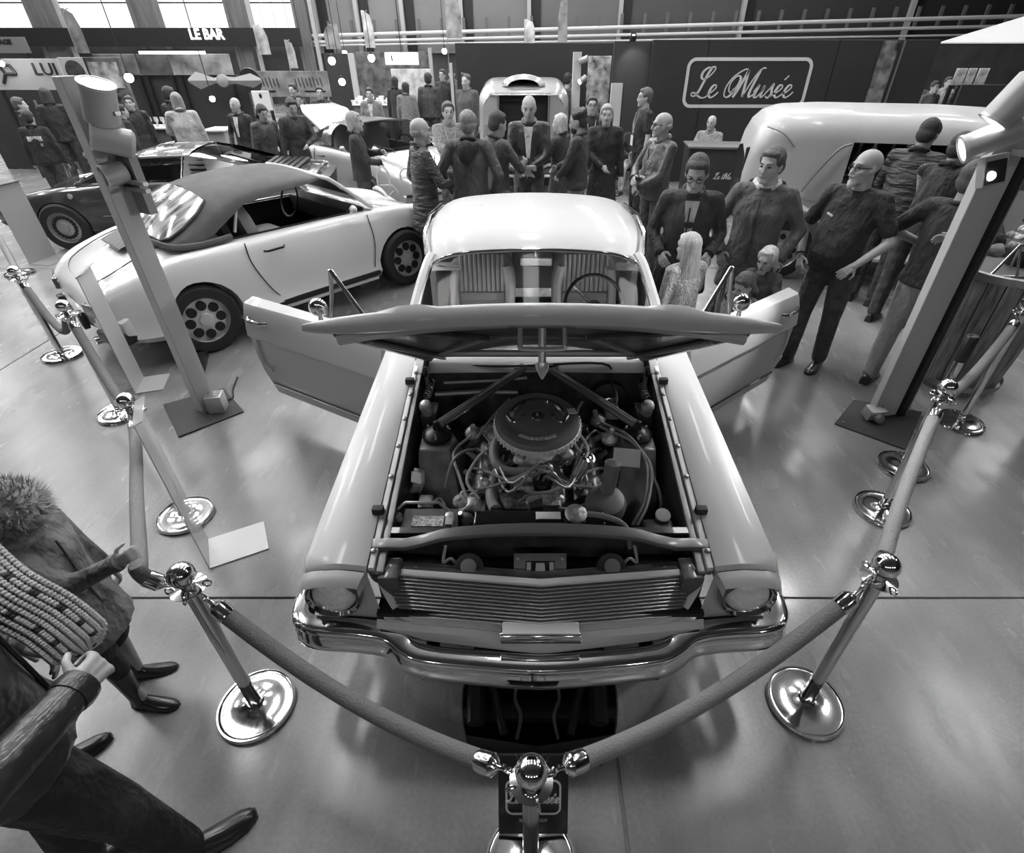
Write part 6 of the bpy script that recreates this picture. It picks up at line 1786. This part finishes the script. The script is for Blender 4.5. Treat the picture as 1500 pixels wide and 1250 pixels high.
# ---- around the dark and pale sports cars
def behind(px, py, y):
    p = AT(px, py, y)
    return (p.x, p.y), p.z
for lab, px, py, y, kw in [
    ('bald man in open black overcoat looking over the dark coupe', 342, 142, 10.5, dict(face=195, top=.03, hair='fringe', hcol=.2, coat='thigh', extras=('shirt',), arms=('down', 'pocket'))),
    ('woman in long pale fleece coat turned away near the white counter', 255, 135, 10.2, dict(face=-30, top=.42, hair='bob', hcol=.28, coat='knee', bulk=1.2, arms=('front', 'down'))),
    ('dark figure close behind the woman in pale fleece coat', 243, 126, 11.2, dict(face=20, top=.03, hair='short', hcol=.04)),
    ('woman in grey cardigan bending beside the dark coupe', 376, 151, 9.8, dict(face=130, top=.10, hair='bob', hcol=.05, arms=('down', 'down'), pitch=-20, lean=8)),
    ('man in dark coat looking down by the raised engine lid', 421, 142, 9.75, dict(face=140, top=.05, hair='short', hcol=.04, arms=('front', 'down'), pitch=-22, lean=6, coat='thigh')),
    ('man in black jacket with chest badge behind the raised engine lid', 437, 136, 12.4, dict(face=175, top=.025, hair='short', hcol=.08, arms=('front', 'front'), pitch=-15)),
    ('short-haired visitor behind the man with chest badge', 428, 122, 13.4, dict(face=200, top=.06, hair='short', hcol=.04)),
    ('man in dark sweater beneath the printed banner', 466, 126, 13.2, dict(face=160, top=.05, hair='short', hcol=.05, arms=('front', 'front'))),
    ('man in open grey jacket walking between the stands', 540, 128, 13.0, dict(face=178, top=.22, hair='short', hcol=.05, extras=('shirt',), step=.12)),
    ('visitor in long black coat near the lit kitchen stand', 577, 112, 15.5, dict(face=20, top=.03, hair='bob', hcol=.03, coat='knee')),
    ('woman in grey mottled coat with dark hair, back turned', 593, 120, 14.4, dict(face=10, top=.22, kind='knit', hair='bob', hcol=.03, coat='knee')),
    ('broad man in dark blouson with his back turned at the stands', 626, 106, 14.6, dict(face=5, top=.06, hair='crop', hcol=.04, bulk=1.2)),
    ('tall visitor in black by the lit stand entrance', 648, 101, 16.5, dict(face=200, top=.03, hair='short', hcol=.05, extras=('papers',))),
    ('visitor in pale cap at the lit stand entrance', 661, 100, 17.5, dict(face=170, top=.12, hair='cap', hcol=.1)),
    ('visitor in mottled coat beside the coachbuilt van', 682, 108, 13.2, dict(face=200, top=.12, kind='knit', hair='curly', hcol=.10, coat='thigh', bulk=1.15)),
    ('worker in dark shirt by the slim lamp column', 832, 106, 13.86, dict(face=30, top=.06, hair='short', hcol=.04, sleeve='short')),
    ('dark-clothed visitor between the lamp column and the photo panel', 868, 112, 13.6, dict(face=250, top=.03, hair='short', hcol=.04)),
    ('visitor in black top with print on the back at the dark stand', 40, 170, 9.6, dict(face=-15, top=.022, hair='short', hcol=.04, extras=('backprint',), bulk=1.2, hi=False)),
    ('dark-haired visitor under the pale sign of the corner stand', 62, 128, 11.2, dict(face=-30, top=.03, hair='bob', hcol=.05)),
    ('visitor in dark clothes beside the goods shelves', 22, 142, 10.6, dict(face=60, top=.025, hair='short', hcol=.10)),
    ('dark visitor with hood beside the goods shelves', 112, 135, 10.5, dict(face=-60, top=.03, hair='short', hcol=.03)),
    ('visitor in dark parka by the column of posters', 186, 140, 11.4, dict(face=160, top=.03, hair='short', hcol=.04, coat='thigh')),
    ('visitor in dark jacket passing the column of posters', 172, 152, 10.4, dict(face=40, top=.035, hair='short', hcol=.03)),
    ('visitor in pale hat among the far crowd beyond the black stand', 1352, 112, 15.0, dict(face=200, top=.10, hair='cap', hcol=.1)),
    ('visitor in mottled jumper among the far crowd by the posters', 1372, 118, 14.0, dict(face=170, top=.18, kind='knit', hair='short', hcol=.05)),
    ('visitor in white shirt among the far crowd by the posters', 1392, 112, 15.5, dict(face=190, top=.4, hair='bob', hcol=.05)),
    ('visitor in black waistcoat among the far crowd', 1410, 120, 13.5, dict(face=150, top=.03, hair='short', hcol=.04)),
]:
    pos, h = behind(px, py, y)
    h = max(1.5, min(1.9, h))
    person(lab, pos, kw.pop('face'), h, **kw)
person('seated woman in black with pale trousers near the dark wall', (AT(925, 262, 11.2).x, 11.2), 200, 1.62, .03, 'wool', .45, 'wool', hair='bob', hcol=.15, arms=('front', 'front'), sit=True)
person('seated bald man in pale top behind the dark counter', (AT(1047, 205, 10.6).x, 10.95), 215, 1.70, .30, 'wool', .1, hair='fringe', hcol=.2, arms=('front', 'front'), sit=True)
for k, (px, py, yy) in enumerate(((925, 270, 11.2), (1047, 240, 10.95))):
    x = AT(px, py, yy).x
    st_ = thing('stool', ('low dark stool under the seated woman in black', 'low dark stool under the seated bald man')[k], 'stool', (x, yy - .02, 0))
    MB().lathe([(.17, .37 + .03 * k), (.18, .39 + .03 * k), (.17, .405 + .03 * k)], n=20).build('seat', BLACKM, st_)
    for q in range(4):
        a = q * math.pi / 2 + .8
        MB().cyl((.12 * math.cos(a), .12 * math.sin(a), .37 + .03 * k), (.18 * math.cos(a), .18 * math.sin(a), 0), .014, n=6).build('leg', STEEL, st_)
# legs at the barrel: a visitor mostly outside the frame
person('visitor in dark jeans and black shoes standing by the wooden barrel', (4.12, 3.30), 250, 1.76, .04, 'wool', .045, hair='short', hcol=.05, hi=True, step=.06, arms=('pocket', 'pocket'))
# ---- visitors at the near rope
c3 = person('child in grey coat with fur-trimmed hood and dark boots, pulling the rope', (-1.70, 1.24), 84, 1.20, .20, 'wool', .04, hair='bob', hcol=.2, arms=('down', (*(handP + Vector((-.042, .012, .012))), (.15, -1, -.9), 'world')), coat='thigh', hi=True, child=True, boots=True, curl=(.5, .9), step=.06, bulk=1.15, shoes=.018)
hc_ = Vector((0, .02, 1.10))
q = MB()
for i in range(1300):
    a = random.uniform(0, 2 * math.pi); b2 = math.asin(random.uniform(-.5, 1))
    d = Vector((math.cos(a) * math.cos(b2), math.sin(a) * math.cos(b2), math.sin(b2)))
    c = hc_ + Vector((d.x * .092, d.y * .10, d.z * .092))
    d = (d + Vector((random.uniform(-.5, .5), random.uniform(-.5, .5), random.uniform(-.5, .5)))).normalized()
    x, y = frame_of(d)
    q.add([c + x * .0035, c - x * .0035, c + d * random.uniform(.025, .045)], [(0, 1, 2)])
tag(q.build('fur_trim', mat('fur', .36, .9, var=.5, vscale=40), c3, smooth=False, fix=False), kind='stuff')
q = MB().ball(hc_, (.095, .104, .095), 16, 12).ball(hc_ + Vector((0, -.05, -.10)), (.11, .10, .06), 14, 8)
q.build('fur_hood', mat('fur'), c3)
person('woman in black quilted coat wearing a knitted scarf at the rope', (-1.80, .84), 55, 1.52, .02, 'quilt', .03, hair='long', hcol=.04, arms=('down', 'down'), coat='thigh', hi=True, bulk=1.15)
person('visitor in black leather jacket holding the knitted scarf end', (-1.33, .62), 42, 1.74, .028, 'leather', .02, 'wool', hair='short', hcol=.04, arms=('pocket', (*G(112, 1010, 1.12), (1, -.6, -.3), 'world')), coat='hip', hi=True, curl=(.5, 1.05), bulk=1.14, step=.12, shoes=.02)
sc_ = thing('knitted_scarf', 'coarse knitted grey scarf hanging into the hand of the leather jacket visitor', 'scarf', (0, 0, 0))
pp = [G(-60, 810, 1.24), G(0, 865, 1.20), G(70, 905, 1.13), G(112, 938, 1.07), G(128, 955, 1.03)]
SP = cr([tuple(p) for p in pp], 6)
KN = mat('knit', .30, .9)
rows = []
for i, p in enumerate(SP):
    p = Vector(p); d = Vector(SP[min(i + 1, len(SP) - 1)]) - Vector(SP[max(i - 1, 0)]); d.normalize()
    nrm = (Vector((0, 0, CAM_H)) - p).normalized(); s_ = d.cross(nrm).normalized()
    wd = .07 * (1 if i < len(SP) * .75 else 1 - .75 * (i - len(SP) * .75) / (len(SP) * .25))
    rows.append((p, s_, nrm, wd))
MB().loft([[p + s_ * wd * x + nrm * (.012 * (1 - x * x)) for x in (-1, -.5, 0, .5, 1)] + [p + s_ * wd * x - nrm * .012 for x in (1, 0, -1)] for p, s_, nrm, wd in rows]).build('scarf_body', KN, sc_)
st = MB(); dkm = MB()
for i in range(len(rows) - 1):
    for sub in range(2):
        f = sub / 2
        p = rows[i][0].lerp(rows[i + 1][0], f); _, s_, nrm, wd = rows[i]; d = (rows[i + 1][0] - rows[i][0]).normalized()
        n = 9
        for k in range(n):
            x = -1 + 2 * (k + .5) / n
            c = p + s_ * wd * x + nrm * (.013 * (1 - x * x) + .004)
            tgt = dkm if (i * 2 + sub) % 7 in (3, 4) and k in (2, 6) else st
            tgt.ball(c, (.0085, .0085, .006), 6, 4)
tag(st.build('stitches', mat('knit_light', .42, .9), sc_), kind='stuff')
tag(dkm.build('dark_stitches', mat('knit_dark', .03, .9), sc_), kind='stuff')
# ================================================================ stands in the hall
STB = mat('stand_black', .028, .55, var=.15, vscale=1.2)
STG = mat('stand_grey', .09, .5, var=.2, vscale=1)
def board(name, label, cat, x0, y0, x1, y1, dist, m, thick=.06, floor=False, group=None, trim=None):
    """upright board whose face covers the given photo rectangle at that distance"""
    a, b = AT(x0, (y0 + y1) / 2, dist), AT(x1, (y0 + y1) / 2, dist)
    xm = (x0 + x1) / 2
    zt, zb = AT(xm, y0, dist).z, (0 if floor else AT(xm, y1, dist).z)
    t = thing(name, label, cat, ((a.x + b.x) / 2, dist, zb), 0, group)
    W, H = b.x - a.x, zt - zb
    MB().box((0, thick / 2, H / 2), (W, thick, H)).build('panel', m, t, smooth=False, bevel=.006, segs=1)
    if not floor and zb > .25 and trim != 'none':
        for s in (-1, 1):
            MB().box((s * W * .42, thick, -zb / 2), (.05, .05, zb)).build('support_leg', BLACKM, t, smooth=False)
    t['W'] = W; t['H'] = H
    return t
# --- black stand with the script sign
t = board('sign_wall', 'black stand wall with large white script inside a rounded frame', 'partition', 947, 58, 1345, 250, 12.0, STB, .1, True)
W, H = t['W'], t['H']
o = MB()
fw, fh = AT(1188, 90, 12).x - AT(1003, 90, 12).x, AT(1100, 84, 12).z - AT(1100, 158, 12).z
a_, b_ = rounded_frame(fw, fh, .16, .055)
fx = (AT(1188, 120, 12).x + AT(1000, 120, 12).x) / 2 - t.location.x; fz = (AT(1100, 84, 12).z + AT(1100, 158, 12).z) / 2
f = MB().strip(a_, b_, (0, -.01, 0)).build('frame_line', mat('sign_paint', .62, .5), t, smooth=False); f.location = (fx, -.002, fz)
script_words('script', 'Le Musxe', fh * .60, mat('sign_paint'), t, (fx - .08, -.012, fz - .02), .062)
for x in (AT(1215, 120, 12).x, AT(1030, 120, 12).x):
    MB().box((x - t.location.x, -.004, H / 2), (.012, .008, H)).build('panel_joint', BLACKM, t)
pic = AT(1290, 110, 12)
MB().box((pic.x - t.location.x, -.02, pic.z), (.30, .03, 1.05)).build('picture_strip', mat('picture_strip', .16, .5, var=1.0, vscale=5), t)
MB().box((pic.x - t.location.x + .24, -.02, pic.z), (.03, .03, 1.05)).build('steel_edge', STEEL, t)
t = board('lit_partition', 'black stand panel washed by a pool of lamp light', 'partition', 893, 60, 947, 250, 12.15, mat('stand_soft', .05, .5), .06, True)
lm = thing('wall_lamp', 'small arm lamp lighting the black stand panel', 'lamp', (AT(925, 75, 11.75).x, 12.08, AT(925, 62, 11.75).z))
MB().cyl((0, 0, 0), (0, -.42, .12), .012, n=8).build('arm', BLACKM, lm)
MB().lathe([(.05, 0), (.06, .10), (.055, .1)], (0, -.42, .12), (0, .5, -.8), 14, cap=False).build('shade', BLACKM, lm)
MB().ball((0, -.40, .09), .03, 10, 7).build('bulb', mat('bulb_lit'), lm)
spot(Vector(lm.location) + Vector((0, -.42, .06)), Vector(lm.location) + Vector((.15, .05, -.45)), 14, 70, .03)
board('black_partition', 'tall black partition behind the coachbuilt van', 'partition', 672, 63, 893, 250, 14.2, STB, .1, True)
board('photo_panel', 'photo panel with blurred pale scenes beside the slim lamp column', 'panel', 860, 82, 893, 165, 12.6, mat('photo_print', .38, .5, var=1.0, vscale=6), .04, True)
def lamp_column(px, py0, dist, label, wd=.13, lamps=True):
    p = AT(px, py0, dist)
    c = thing('lamp_column', label, 'lamp post', (p.x, dist, 0), .1)
    MB().box((0, 0, p.z / 2), (wd, .08, p.z)).build('panel', POSTM, c, smooth=False)
    MB().box((wd * .55, .01, p.z / 2), (.03, .09, p.z)).build('edge_strip', BLACKM, c, smooth=False)
    MB().box((0, 0, .006), (.4, .34, .012)).build('foot_plate', PLATE, c, smooth=False)
    if lamps:
        lamp_can(c, Vector((.10, -.10, p.z - .12)), (.8, -.3, .3), .05, .16, False)
        lamp_can(c, Vector((.10, -.10, p.z - .42)), (-.7, -.4, -.4), .05, .16, True)
    return c
lamp_column(846, 76, 11.9, 'slim pale lamp column with two small cans before the photo panel', .15)
lamp_column(904, 122, 11.4, 'short pale column block near the laughing woman', .20, False)
lamp_column(660, 92, 12.6, 'slim pale upright pole among the visitors', .06, False)
# counter by the van
p = AT(1060, 250, 9.6)
c = thing('counter', 'dark counter block with white lettering beside the delivery van', 'counter', (p.x - .05, 9.6, 0), R(-6))
MB().box((0, .3, .48), (1.1, .6, .96)).build('counter_body', mat('counter_black', .03, .45), c, bevel=.01)
MB().box((0, .28, .975), (1.16, .66, .03)).build('counter_top', mat('counter_top', .16, .4), c, bevel=.006)
script_words('script', 'Le Musxe', .10, LABELW, c, (.1, -.006, .55))
cu = thing('paper_cup', 'white paper cup standing on the dark counter', 'cup', (p.x + .38, 9.75, .992))
MB().lathe([(.035, 0), (.045, .12), (.047, .12), (.036, .004)], n=16).build('cup_wall', WHITE, cu)
MB().lathe([(.046, .115), (.048, .12), (.048, .125), (.044, .126)], n=16, cap=False).build('cup_rim', WHITE, cu)
# --- right of the black stand
board('dark_stall', 'dark stall front closing the aisle behind the far crowd', 'partition', 1345, 66, 1520, 160, 18.0, mat('stall_dark', .04, .6, var=.4, vscale=2), .1, True)
for k, (x0, x1) in enumerate(((1398, 1414), (1416, 1428), (1431, 1446))):
    board('poster', ('ragged white poster at the end of the stall row', 'narrow white poster in the middle of the stall row', 'white poster next to the black boards')[k], 'poster', x0, 100, x1, 125, 11.0, mat('poster_white', .5, .5, var=.6, vscale=9), .02, False, 'white posters on the stall')
t = board('menu_board', 'large black board with faint chalk writing behind the varsity jacket man', 'board', 1392, 124, 1530, 215, 10.2, STB, .05, True)
for k in range(3):
    script_words('chalk_line', 'Musxe', .10 - .02 * k, mat('chalk', .22, .8), t, (.25, -.004, AT(1440, 150 + 10 * k, 10.2).z))
t = thing('parasol', 'white stretched parasol canopy above the far stall', 'parasol', (AT(1500, 60, 12).x + .7, 12.6, 0))
za = AT(1470, 62, 12.6).z; zt = AT(1490, 28, 12.6).z
apex = Vector((.3, 0, zt + .25))
for k in range(6):
    a0, a1 = 2 * math.pi * k / 6, 2 * math.pi * (k + 1) / 6
    MB().add([apex, (1.8 * math.cos(a0), 1.8 * math.sin(a0), za), (1.8 * math.cos(a1), 1.8 * math.sin(a1), za), apex - Vector((0, 0, .02)), (1.8 * math.cos(a0), 1.8 * math.sin(a0), za - .02), (1.8 * math.cos(a1), 1.8 * math.sin(a1), za - .02)], [(0, 1, 2), (5, 4, 3), (1, 4, 5, 2), (0, 3, 4, 1), (2, 5, 3, 0)]).build('canopy_panel', mat('canopy', .55, .6), t, smooth=False)
MB().cyl((.3, 0, 0), (.3, 0, zt + .3), .025, n=10).build('pole', STEEL, t)
MB().lathe([(.3, 0), (.3, .06), (.06, .08)], (.3, 0, 0), n=20).build('base', BLACKM, t)
# --- stands on the bar side
t = board('corner_sign', 'pale corner stand sign with black bar letters and a chair-like emblem', 'sign', -20, 86, 92, 132, 12.4, mat('corner_white', .40, .5), .05, False)
W, H = t['W'], t['H']
letters('LUI', H * .55, BLACKM, t, (W * .30, -.012, H * .66), bold=-.0, sx=1.2)
for a, b in (((-.36, .62), (-.28, .80)), ((-.28, .80), (-.14, .80)), ((-.14, .80), (-.10, .52)), ((-.10, .52), (-.24, .52)), ((-.24, .52), (-.28, .80)), ((-.24, .52), (-.32, .22))):
    MB().cyl((a[0] * W, -.012, a[1] * H), (b[0] * W, -.012, b[1] * H), .028, n=6).build('emblem_bar', BLACKM, t)
t = board('round_sign', 'rounded pale sign with a dark car picture beside the corner sign', 'sign', 92, 84, 131, 128, 12.2, mat('corner_white'), .04, False)
MB().lathe([(t['W'] * .34, 0), (t['W'] * .34, .015), (.001, .016)], (0, 0, t['H'] * .55), (0, -1, 0), 24).build('picture_disc', mat('disc_dark', .04, .5, var=.9, vscale=8), t)
t = board('brake_stall_sign', 'grey stall board lettered FREINAGE high above the crowd', 'sign', -45, 54, 40, 78, 24.0, mat('brake_board', .16, .6), .05, False)
letters('FREINAGE', t['H'] * .42, BLACKM, t, (0, -.012, t['H'] * .68), bold=.01, sx=1.15)
board('dark_backdrop', 'dark stall backdrop behind the goods shelves', 'partition', -30, 95, 140, 240, 13.4, STB, .1, True)
# goods shelves
p = AT(95, 200, 10.8)
sh_ = thing('goods_shelf', 'open metal shelf crowded with pale goods behind the lamp post', 'shelf', (p.x, 11.6, 0))
for z in (.45, .85, 1.25):
    MB().box((0, 0, z), (1.5, .4, .03)).build('shelf_board', STEEL, sh_)
for x in (-.74, .74):
    for y in (-.18, .18):
        MB().box((x, y, .75), (.03, .03, 1.5)).build('upright', STEEL, sh_)
for k in range(14):
    z = (.466, .866, 1.266)[k % 3]
    g_ = random.choice((.6, .35, .15))
    b = thing('goods_box', 'small %s box on the open metal goods shelf' % {.6: 'white', .35: 'grey', .15: 'dark'}[g_], 'box', (p.x - .62 + .095 * k, 11.55, z), random.uniform(-.2, .2), 'boxes on the goods shelf')
    h_ = random.uniform(.12, .28)
    MB().box((0, 0, h_ / 2), (.085, .16, h_)).build('carton', mat('goods_%d' % int(g_ * 100), g_, .5), b, bevel=.004)
    MB().box((0, -.081, h_ * .55), (.06, .002, h_ * .4)).build('carton_label', mat('goods_print', .3, .5, var=.8, vscale=40), b)
t = board('poster_column', 'tall leaning column of posters with a bright lamp on its edge', 'panel', 150, 84, 200, 235, 12.2, mat('poster_dark', .08, .5, var=.8, vscale=4), .08, True)
for k in range(4):
    MB().box((0, -.01, .35 + .5 * k), (t['W'] * .8, .02, .42)).build('poster_sheet', mat('poster_%d' % k, (.2, .32, .12, .26)[k], .5, var=1.0, vscale=5), t)
def globe(px, py, dist, label, r=.05, e=25):
    p = AT(px, py, dist)
    g = thing('globe_lamp', label, 'lamp', p, 0, 'lit globe lamps over the stands')
    MB().ball((0, 0, 0), r, 14, 10).build('globe', mat('globe_lit', .9, .4, emit=e), g)
    MB().cyl((0, 0, r * .8), (0, 0, 6.9), .008, n=6).build('cord', BLACKM, g)
    MB().lathe([(r * .5, r * .8), (r * .35, r * 1.6), (.01, r * 1.7)], n=10).build('cap', BLACKM, g)
for px, py, y, lab, r in ((189, 114, 12.0, 'lit globe lamp at the edge of the poster column', .075), (486, 89, 17.0, 'lit globe lamp hanging over the dark bar recess', .09), (505, 78, 19.0, 'small lit globe lamp near the white pillar', .07), (544, 85, 17.5, 'lit globe lamp hanging before the dark tiled wall', .09), (651, 75, 18.0, 'small lit globe lamp over the lit stand entrance', .07), (2, 93, 12.0, 'lit globe lamp at the end of the corner sign', .05), (311, 145, 12.2, 'lit globe lamp above the white counter', .05), (501, 120, 16.0, 'lit globe lamp low in the bar recess', .08)):
    globe(px, py, y, lab, r)
board('bar_wall', 'black bar wall below the row of picture panels', 'partition', 203, 110, 372, 230, 14.0, STB, .1, True)
for k, (x0, x1, g_) in enumerate(((140, 200, .14), (203, 248, .10), (250, 338, .30))):
    t = board('picture_panel', ('slanting dark picture panel over the poster column', 'dark picture panel with a pale disc over the bar wall', 'pale picture panel with a dark engine view over the bar wall')[k], 'panel', x0, 79, x1, 110, 13.9, mat('bar_pic_%d' % k, g_, .5, var=1.0, vscale=1.8, detail=6), .05, False, 'picture panels over the bar')
t = board('light_bar', 'long thin lit tube above the picture panels', 'lamp', 203, 75, 300, 79, 13.88, mat('tube_lit', .8, .4, emit=3), .03, False, trim='none')
MB().box((0, .02, t['H'] + .02), (t['W'], .05, .03)).build('tube_holder', BLACKM, t)
# propeller-like wooden ornament and round gauge sign
p = AT(328, 118, 13.6)
pr_ = thing('wall_ornament', 'pale propeller-shaped ornament fixed on the bar wall', 'ornament', p)
MB().loft([[(x, y, z * w_) for y, z in ((-.05, 0), (0, .1), (.05, 0), (0, -.1))] for x, w_ in ((-.75, .4), (-.55, 1.6), (-.2, .5), (0, .8), (.25, .6), (.6, 1.3), (.8, .4))]).build('blade', mat('ornament', .3, .5), pr_)
MB().lathe([(.12, 0), (.12, .06), (.05, .1)], (0, -.02, 0), (0, -1, 0), 16).build('hub', mat('ornament'), pr_)
p = AT(368, 118, 13.97)
gs_ = thing('round_gauge_sign', 'round dark-rimmed gauge sign beside the printed banner', 'sign', p)
MB().lathe([(.20, 0), (.24, .02), (.23, .06), (.19, .05)], (0, 0, 0), (0, -1, 0), 28).build('rim', BLACKM, gs_)
MB().lathe([(.19, .03), (.19, .04), (.001, .042)], (0, 0, 0), (0, -1, 0), 28).build('face', mat('gauge_face', .4, .5, var=.8, vscale=12), gs_)
t = board('printed_banner', 'pale printed banner with worn dark letter strokes', 'banner', 380, 104, 482, 142, 15.5, mat('banner_print', .24, .6, var=.5, vscale=3), .03, False)
W, H = t['W'], t['H']
for k in range(17):
    x = -W * .44 + W * .052 * k
    if 4 < k < 9: continue
    MB().box((x, -.008, H * .56), (W * .012, .006, H * (.30 + .06 * (k % 3))), (0, R(-8), 0)).build('letter_stroke', BLACKM, t, smooth=False)
for x, wd in ((-.36, .14), (.28, .3)):
    MB().box((x * W, -.008, H * .22), (W * wd, .006, H * .06)).build('underline', BLACKM, t, smooth=False)
t = board('white_notice', 'white framed notice with a small dark figure below the gauge sign', 'sign', 371, 133, 396, 162, 12.8, LABELW, .03, False)
MB().ball((0, -.01, t['H'] * .75), (.03, .01, .045), 10, 6).build('figure', BLACKM, t)
board('bar_recess', 'dark bar recess between the printed banner and the pillar', 'partition', 482, 78, 520, 175, 18.5, STB, .1, True)
board('pillar_panel', 'narrow pale pillar beside the dark bar recess', 'panel', 516, 78, 524, 170, 18.2, mat('pillar_pale', .35, .5), .1, True)
t = board('tiled_wall', 'dark mottled stand wall behind the lit box sign', 'partition', 524, 76, 636, 180, 20.0, mat('mottled', .10, .6, var=.8, vscale=4), .1, True)
board('pillar_panel', 'narrow pale pillar next to the lit stand entrance', 'panel', 629, 70, 634, 130, 19.4, mat('pillar_pale'), .1, True)
t = board('light_box_sign', 'white lit box sign with a few dark strokes', 'sign', 564, 77, 612, 95, 19.5, mat('box_lit', .85, .4, emit=1.1), .12, False, trim='none')
W, H = t['W'], t['H']
MB().box((-W * .29, -.01, H * .55), (W * .035, .01, H * .48), (0, R(-5), 0)).build('letter_stroke', BLACKM, t)
MB().cyl((0, .1, H), (0, .1, 7.3 - t.location.z), .012, n=6).build('hanger', BLACKM, t)
for x, h_ in ((-.20, .2), (-.06, .28), (.13, .12), (.27, .1)):
    MB().box((x * W, -.01, H * .7), (W * .02, .01, H * h_), (0, R(12), 0)).build('letter_stroke', mat('stroke_grey', .3, .5), t)
board('lit_back_panel', 'pale lit back wall of the kitchen stand', 'panel', 575, 101, 632, 150, 19.0, mat('kitchen_pale', .5, .5, var=.4, vscale=5), .05, True)
# counters with glassware
def counter(px0, px1, py, dist, h, m, label):
    a, b = AT(px0, py, dist), AT(px1, py, dist)
    c = thing('counter', label, 'counter', ((a.x + b.x) / 2, dist, 0))
    MB().box((0, .25, h / 2), (b.x - a.x, .5, h)).build('counter_body', m, c, bevel=.01)
    MB().box((0, .23, h + .015), (b.x - a.x + .06, .58, .03)).build('counter_top', LABELW, c, bevel=.005)
    return c
counter(300, 328, 195, 11.8, .95, mat('counter_grey', .30, .5), 'grey counter with white top under the globe lamp')
c1 = counter(205, 262, 200, 12.6, .90, mat('counter_dark', .10, .5), 'dark counter with white top covered in glasses')
for k in range(13):
    g = thing('drinking_glass', 'pale drinking glass in a row on the dark counter', 'glass', (c1.location.x - .42 + .068 * k, 12.6 + .12 + .08 * (k % 2), .93), 0, 'glasses on the dark counter')
    MB().lathe([(.028, 0), (.03, .01), (.008, .02), (.008, .07), (.034, .10), (.03, .17)], n=12, cap=False).build('bowl', mat('glassware', .6, .2, alpha=.8), g)
    MB().lathe([(.03, 0), (.03, .006)], n=12).build('foot', mat('glassware'), g)
c2 = counter(520, 575, 165, 17.6, .92, mat('counter_dark'), 'dark counter crowded with crockery before the tiled wall')
for k in range(12):
    g = thing('plate_stack', 'stack of white crockery on the crowded counter', 'crockery', (c2.location.x - .55 + .1 * k, 17.7 + .1 * (k % 2), .95), 0, 'crockery on the crowded counter')
    h_ = .08 + .05 * (k % 3)
    MB().lathe([(.05, 0), (.07, h_ * .3), (.06, h_ * .6), (.075, h_)], n=12).build('stack', LABELW, g)
    MB().lathe([(.075, h_), (.08, h_ + .008), (.07, h_ + .01)], n=12).build('top_plate', LABELW, g)
# round table between the cars
p = AT(487, 155, 13.0)
tb = thing('round_table', 'round pale topped table near the raised engine lid', 'table', (p.x, 14.6, 0))
MB().lathe([(.62, .72), (.63, .74), (.62, .76)], n=36).build('table_top', mat('table_pale', .45, .4), tb)
MB().cyl((0, 0, .02), (0, 0, .72), .04, n=12).build('column', BLACKM, tb)
MB().lathe([(.30, 0), (.30, .02), (.05, .05)], n=24).build('base', BLACKM, tb)
# feather flags
def flag(px, py0, py1, dist, label, wd=.45, g_=.35, curve=1):
    a, b = AT(px, py0, dist), AT(px, py1, dist)
    t = thing('feather_flag', label, 'flag', (b.x, dist, 0), 0, 'feather flags over the stands')
    h = a.z
    zb = max(.6, b.z)
    MB().tube(cr([(0, 0, 0), (0, 0, h * .75), (curve * .04, 0, h * .95), (curve * wd * .6, 0, h)], 5), .014, 6).build('pole', STEEL, t)
    MB().loft([[(0, -.01, z), (0, .01, z), (curve * w_, .01, z), (curve * w_, -.01, z)] for z, w_ in ((zb, wd), (zb + (h - zb) * .6, wd), (zb + (h - zb) * .88, wd * .8), (h, wd * .25))]).build('sail', mat('flag_%d' % int(g_ * 100), g_, .7, var=.5, vscale=3), t, smooth=False)
    MB().box((0, 0, .02), (.5, .5, .04)).build('foot', BLACKM, t)
flag(114, 12, 78, 22, 'mottled feather flag before the bright glazing', .42, .15, 1)
flag(380, 36, 80, 22, 'pale feather flag beside the riveted column', .4, .4, 1)
flag(425, 58, 100, 20, 'short pale flag pole by the bar recess', .25, .4, 1)
flag(500, 35, 72, 24, 'grey drooping flag before the pipes', .55, .25, -1)
flag(536, 15, 70, 24, 'white lettered feather flag above the tiled wall', .36, .5, 1)
flag(655, -10, 56, 24, 'tall see-through feather flag above the stands', .55, .28, 1)
flag(768, 28, 64, 22, 'small white feather flag above the black partition', .35, .55, 1)
flag(830, -5, 62, 22, 'slim curved flag above the black partition', .3, .25, -1)
# ---------------------------------------------------------------- tidy up
bpy.data.scenes.remove(TMP)
for o in list(bpy.data.objects):
    for k_ in ('arm_r', 'W', 'H'):
        if k_ in o:
            del o[k_]
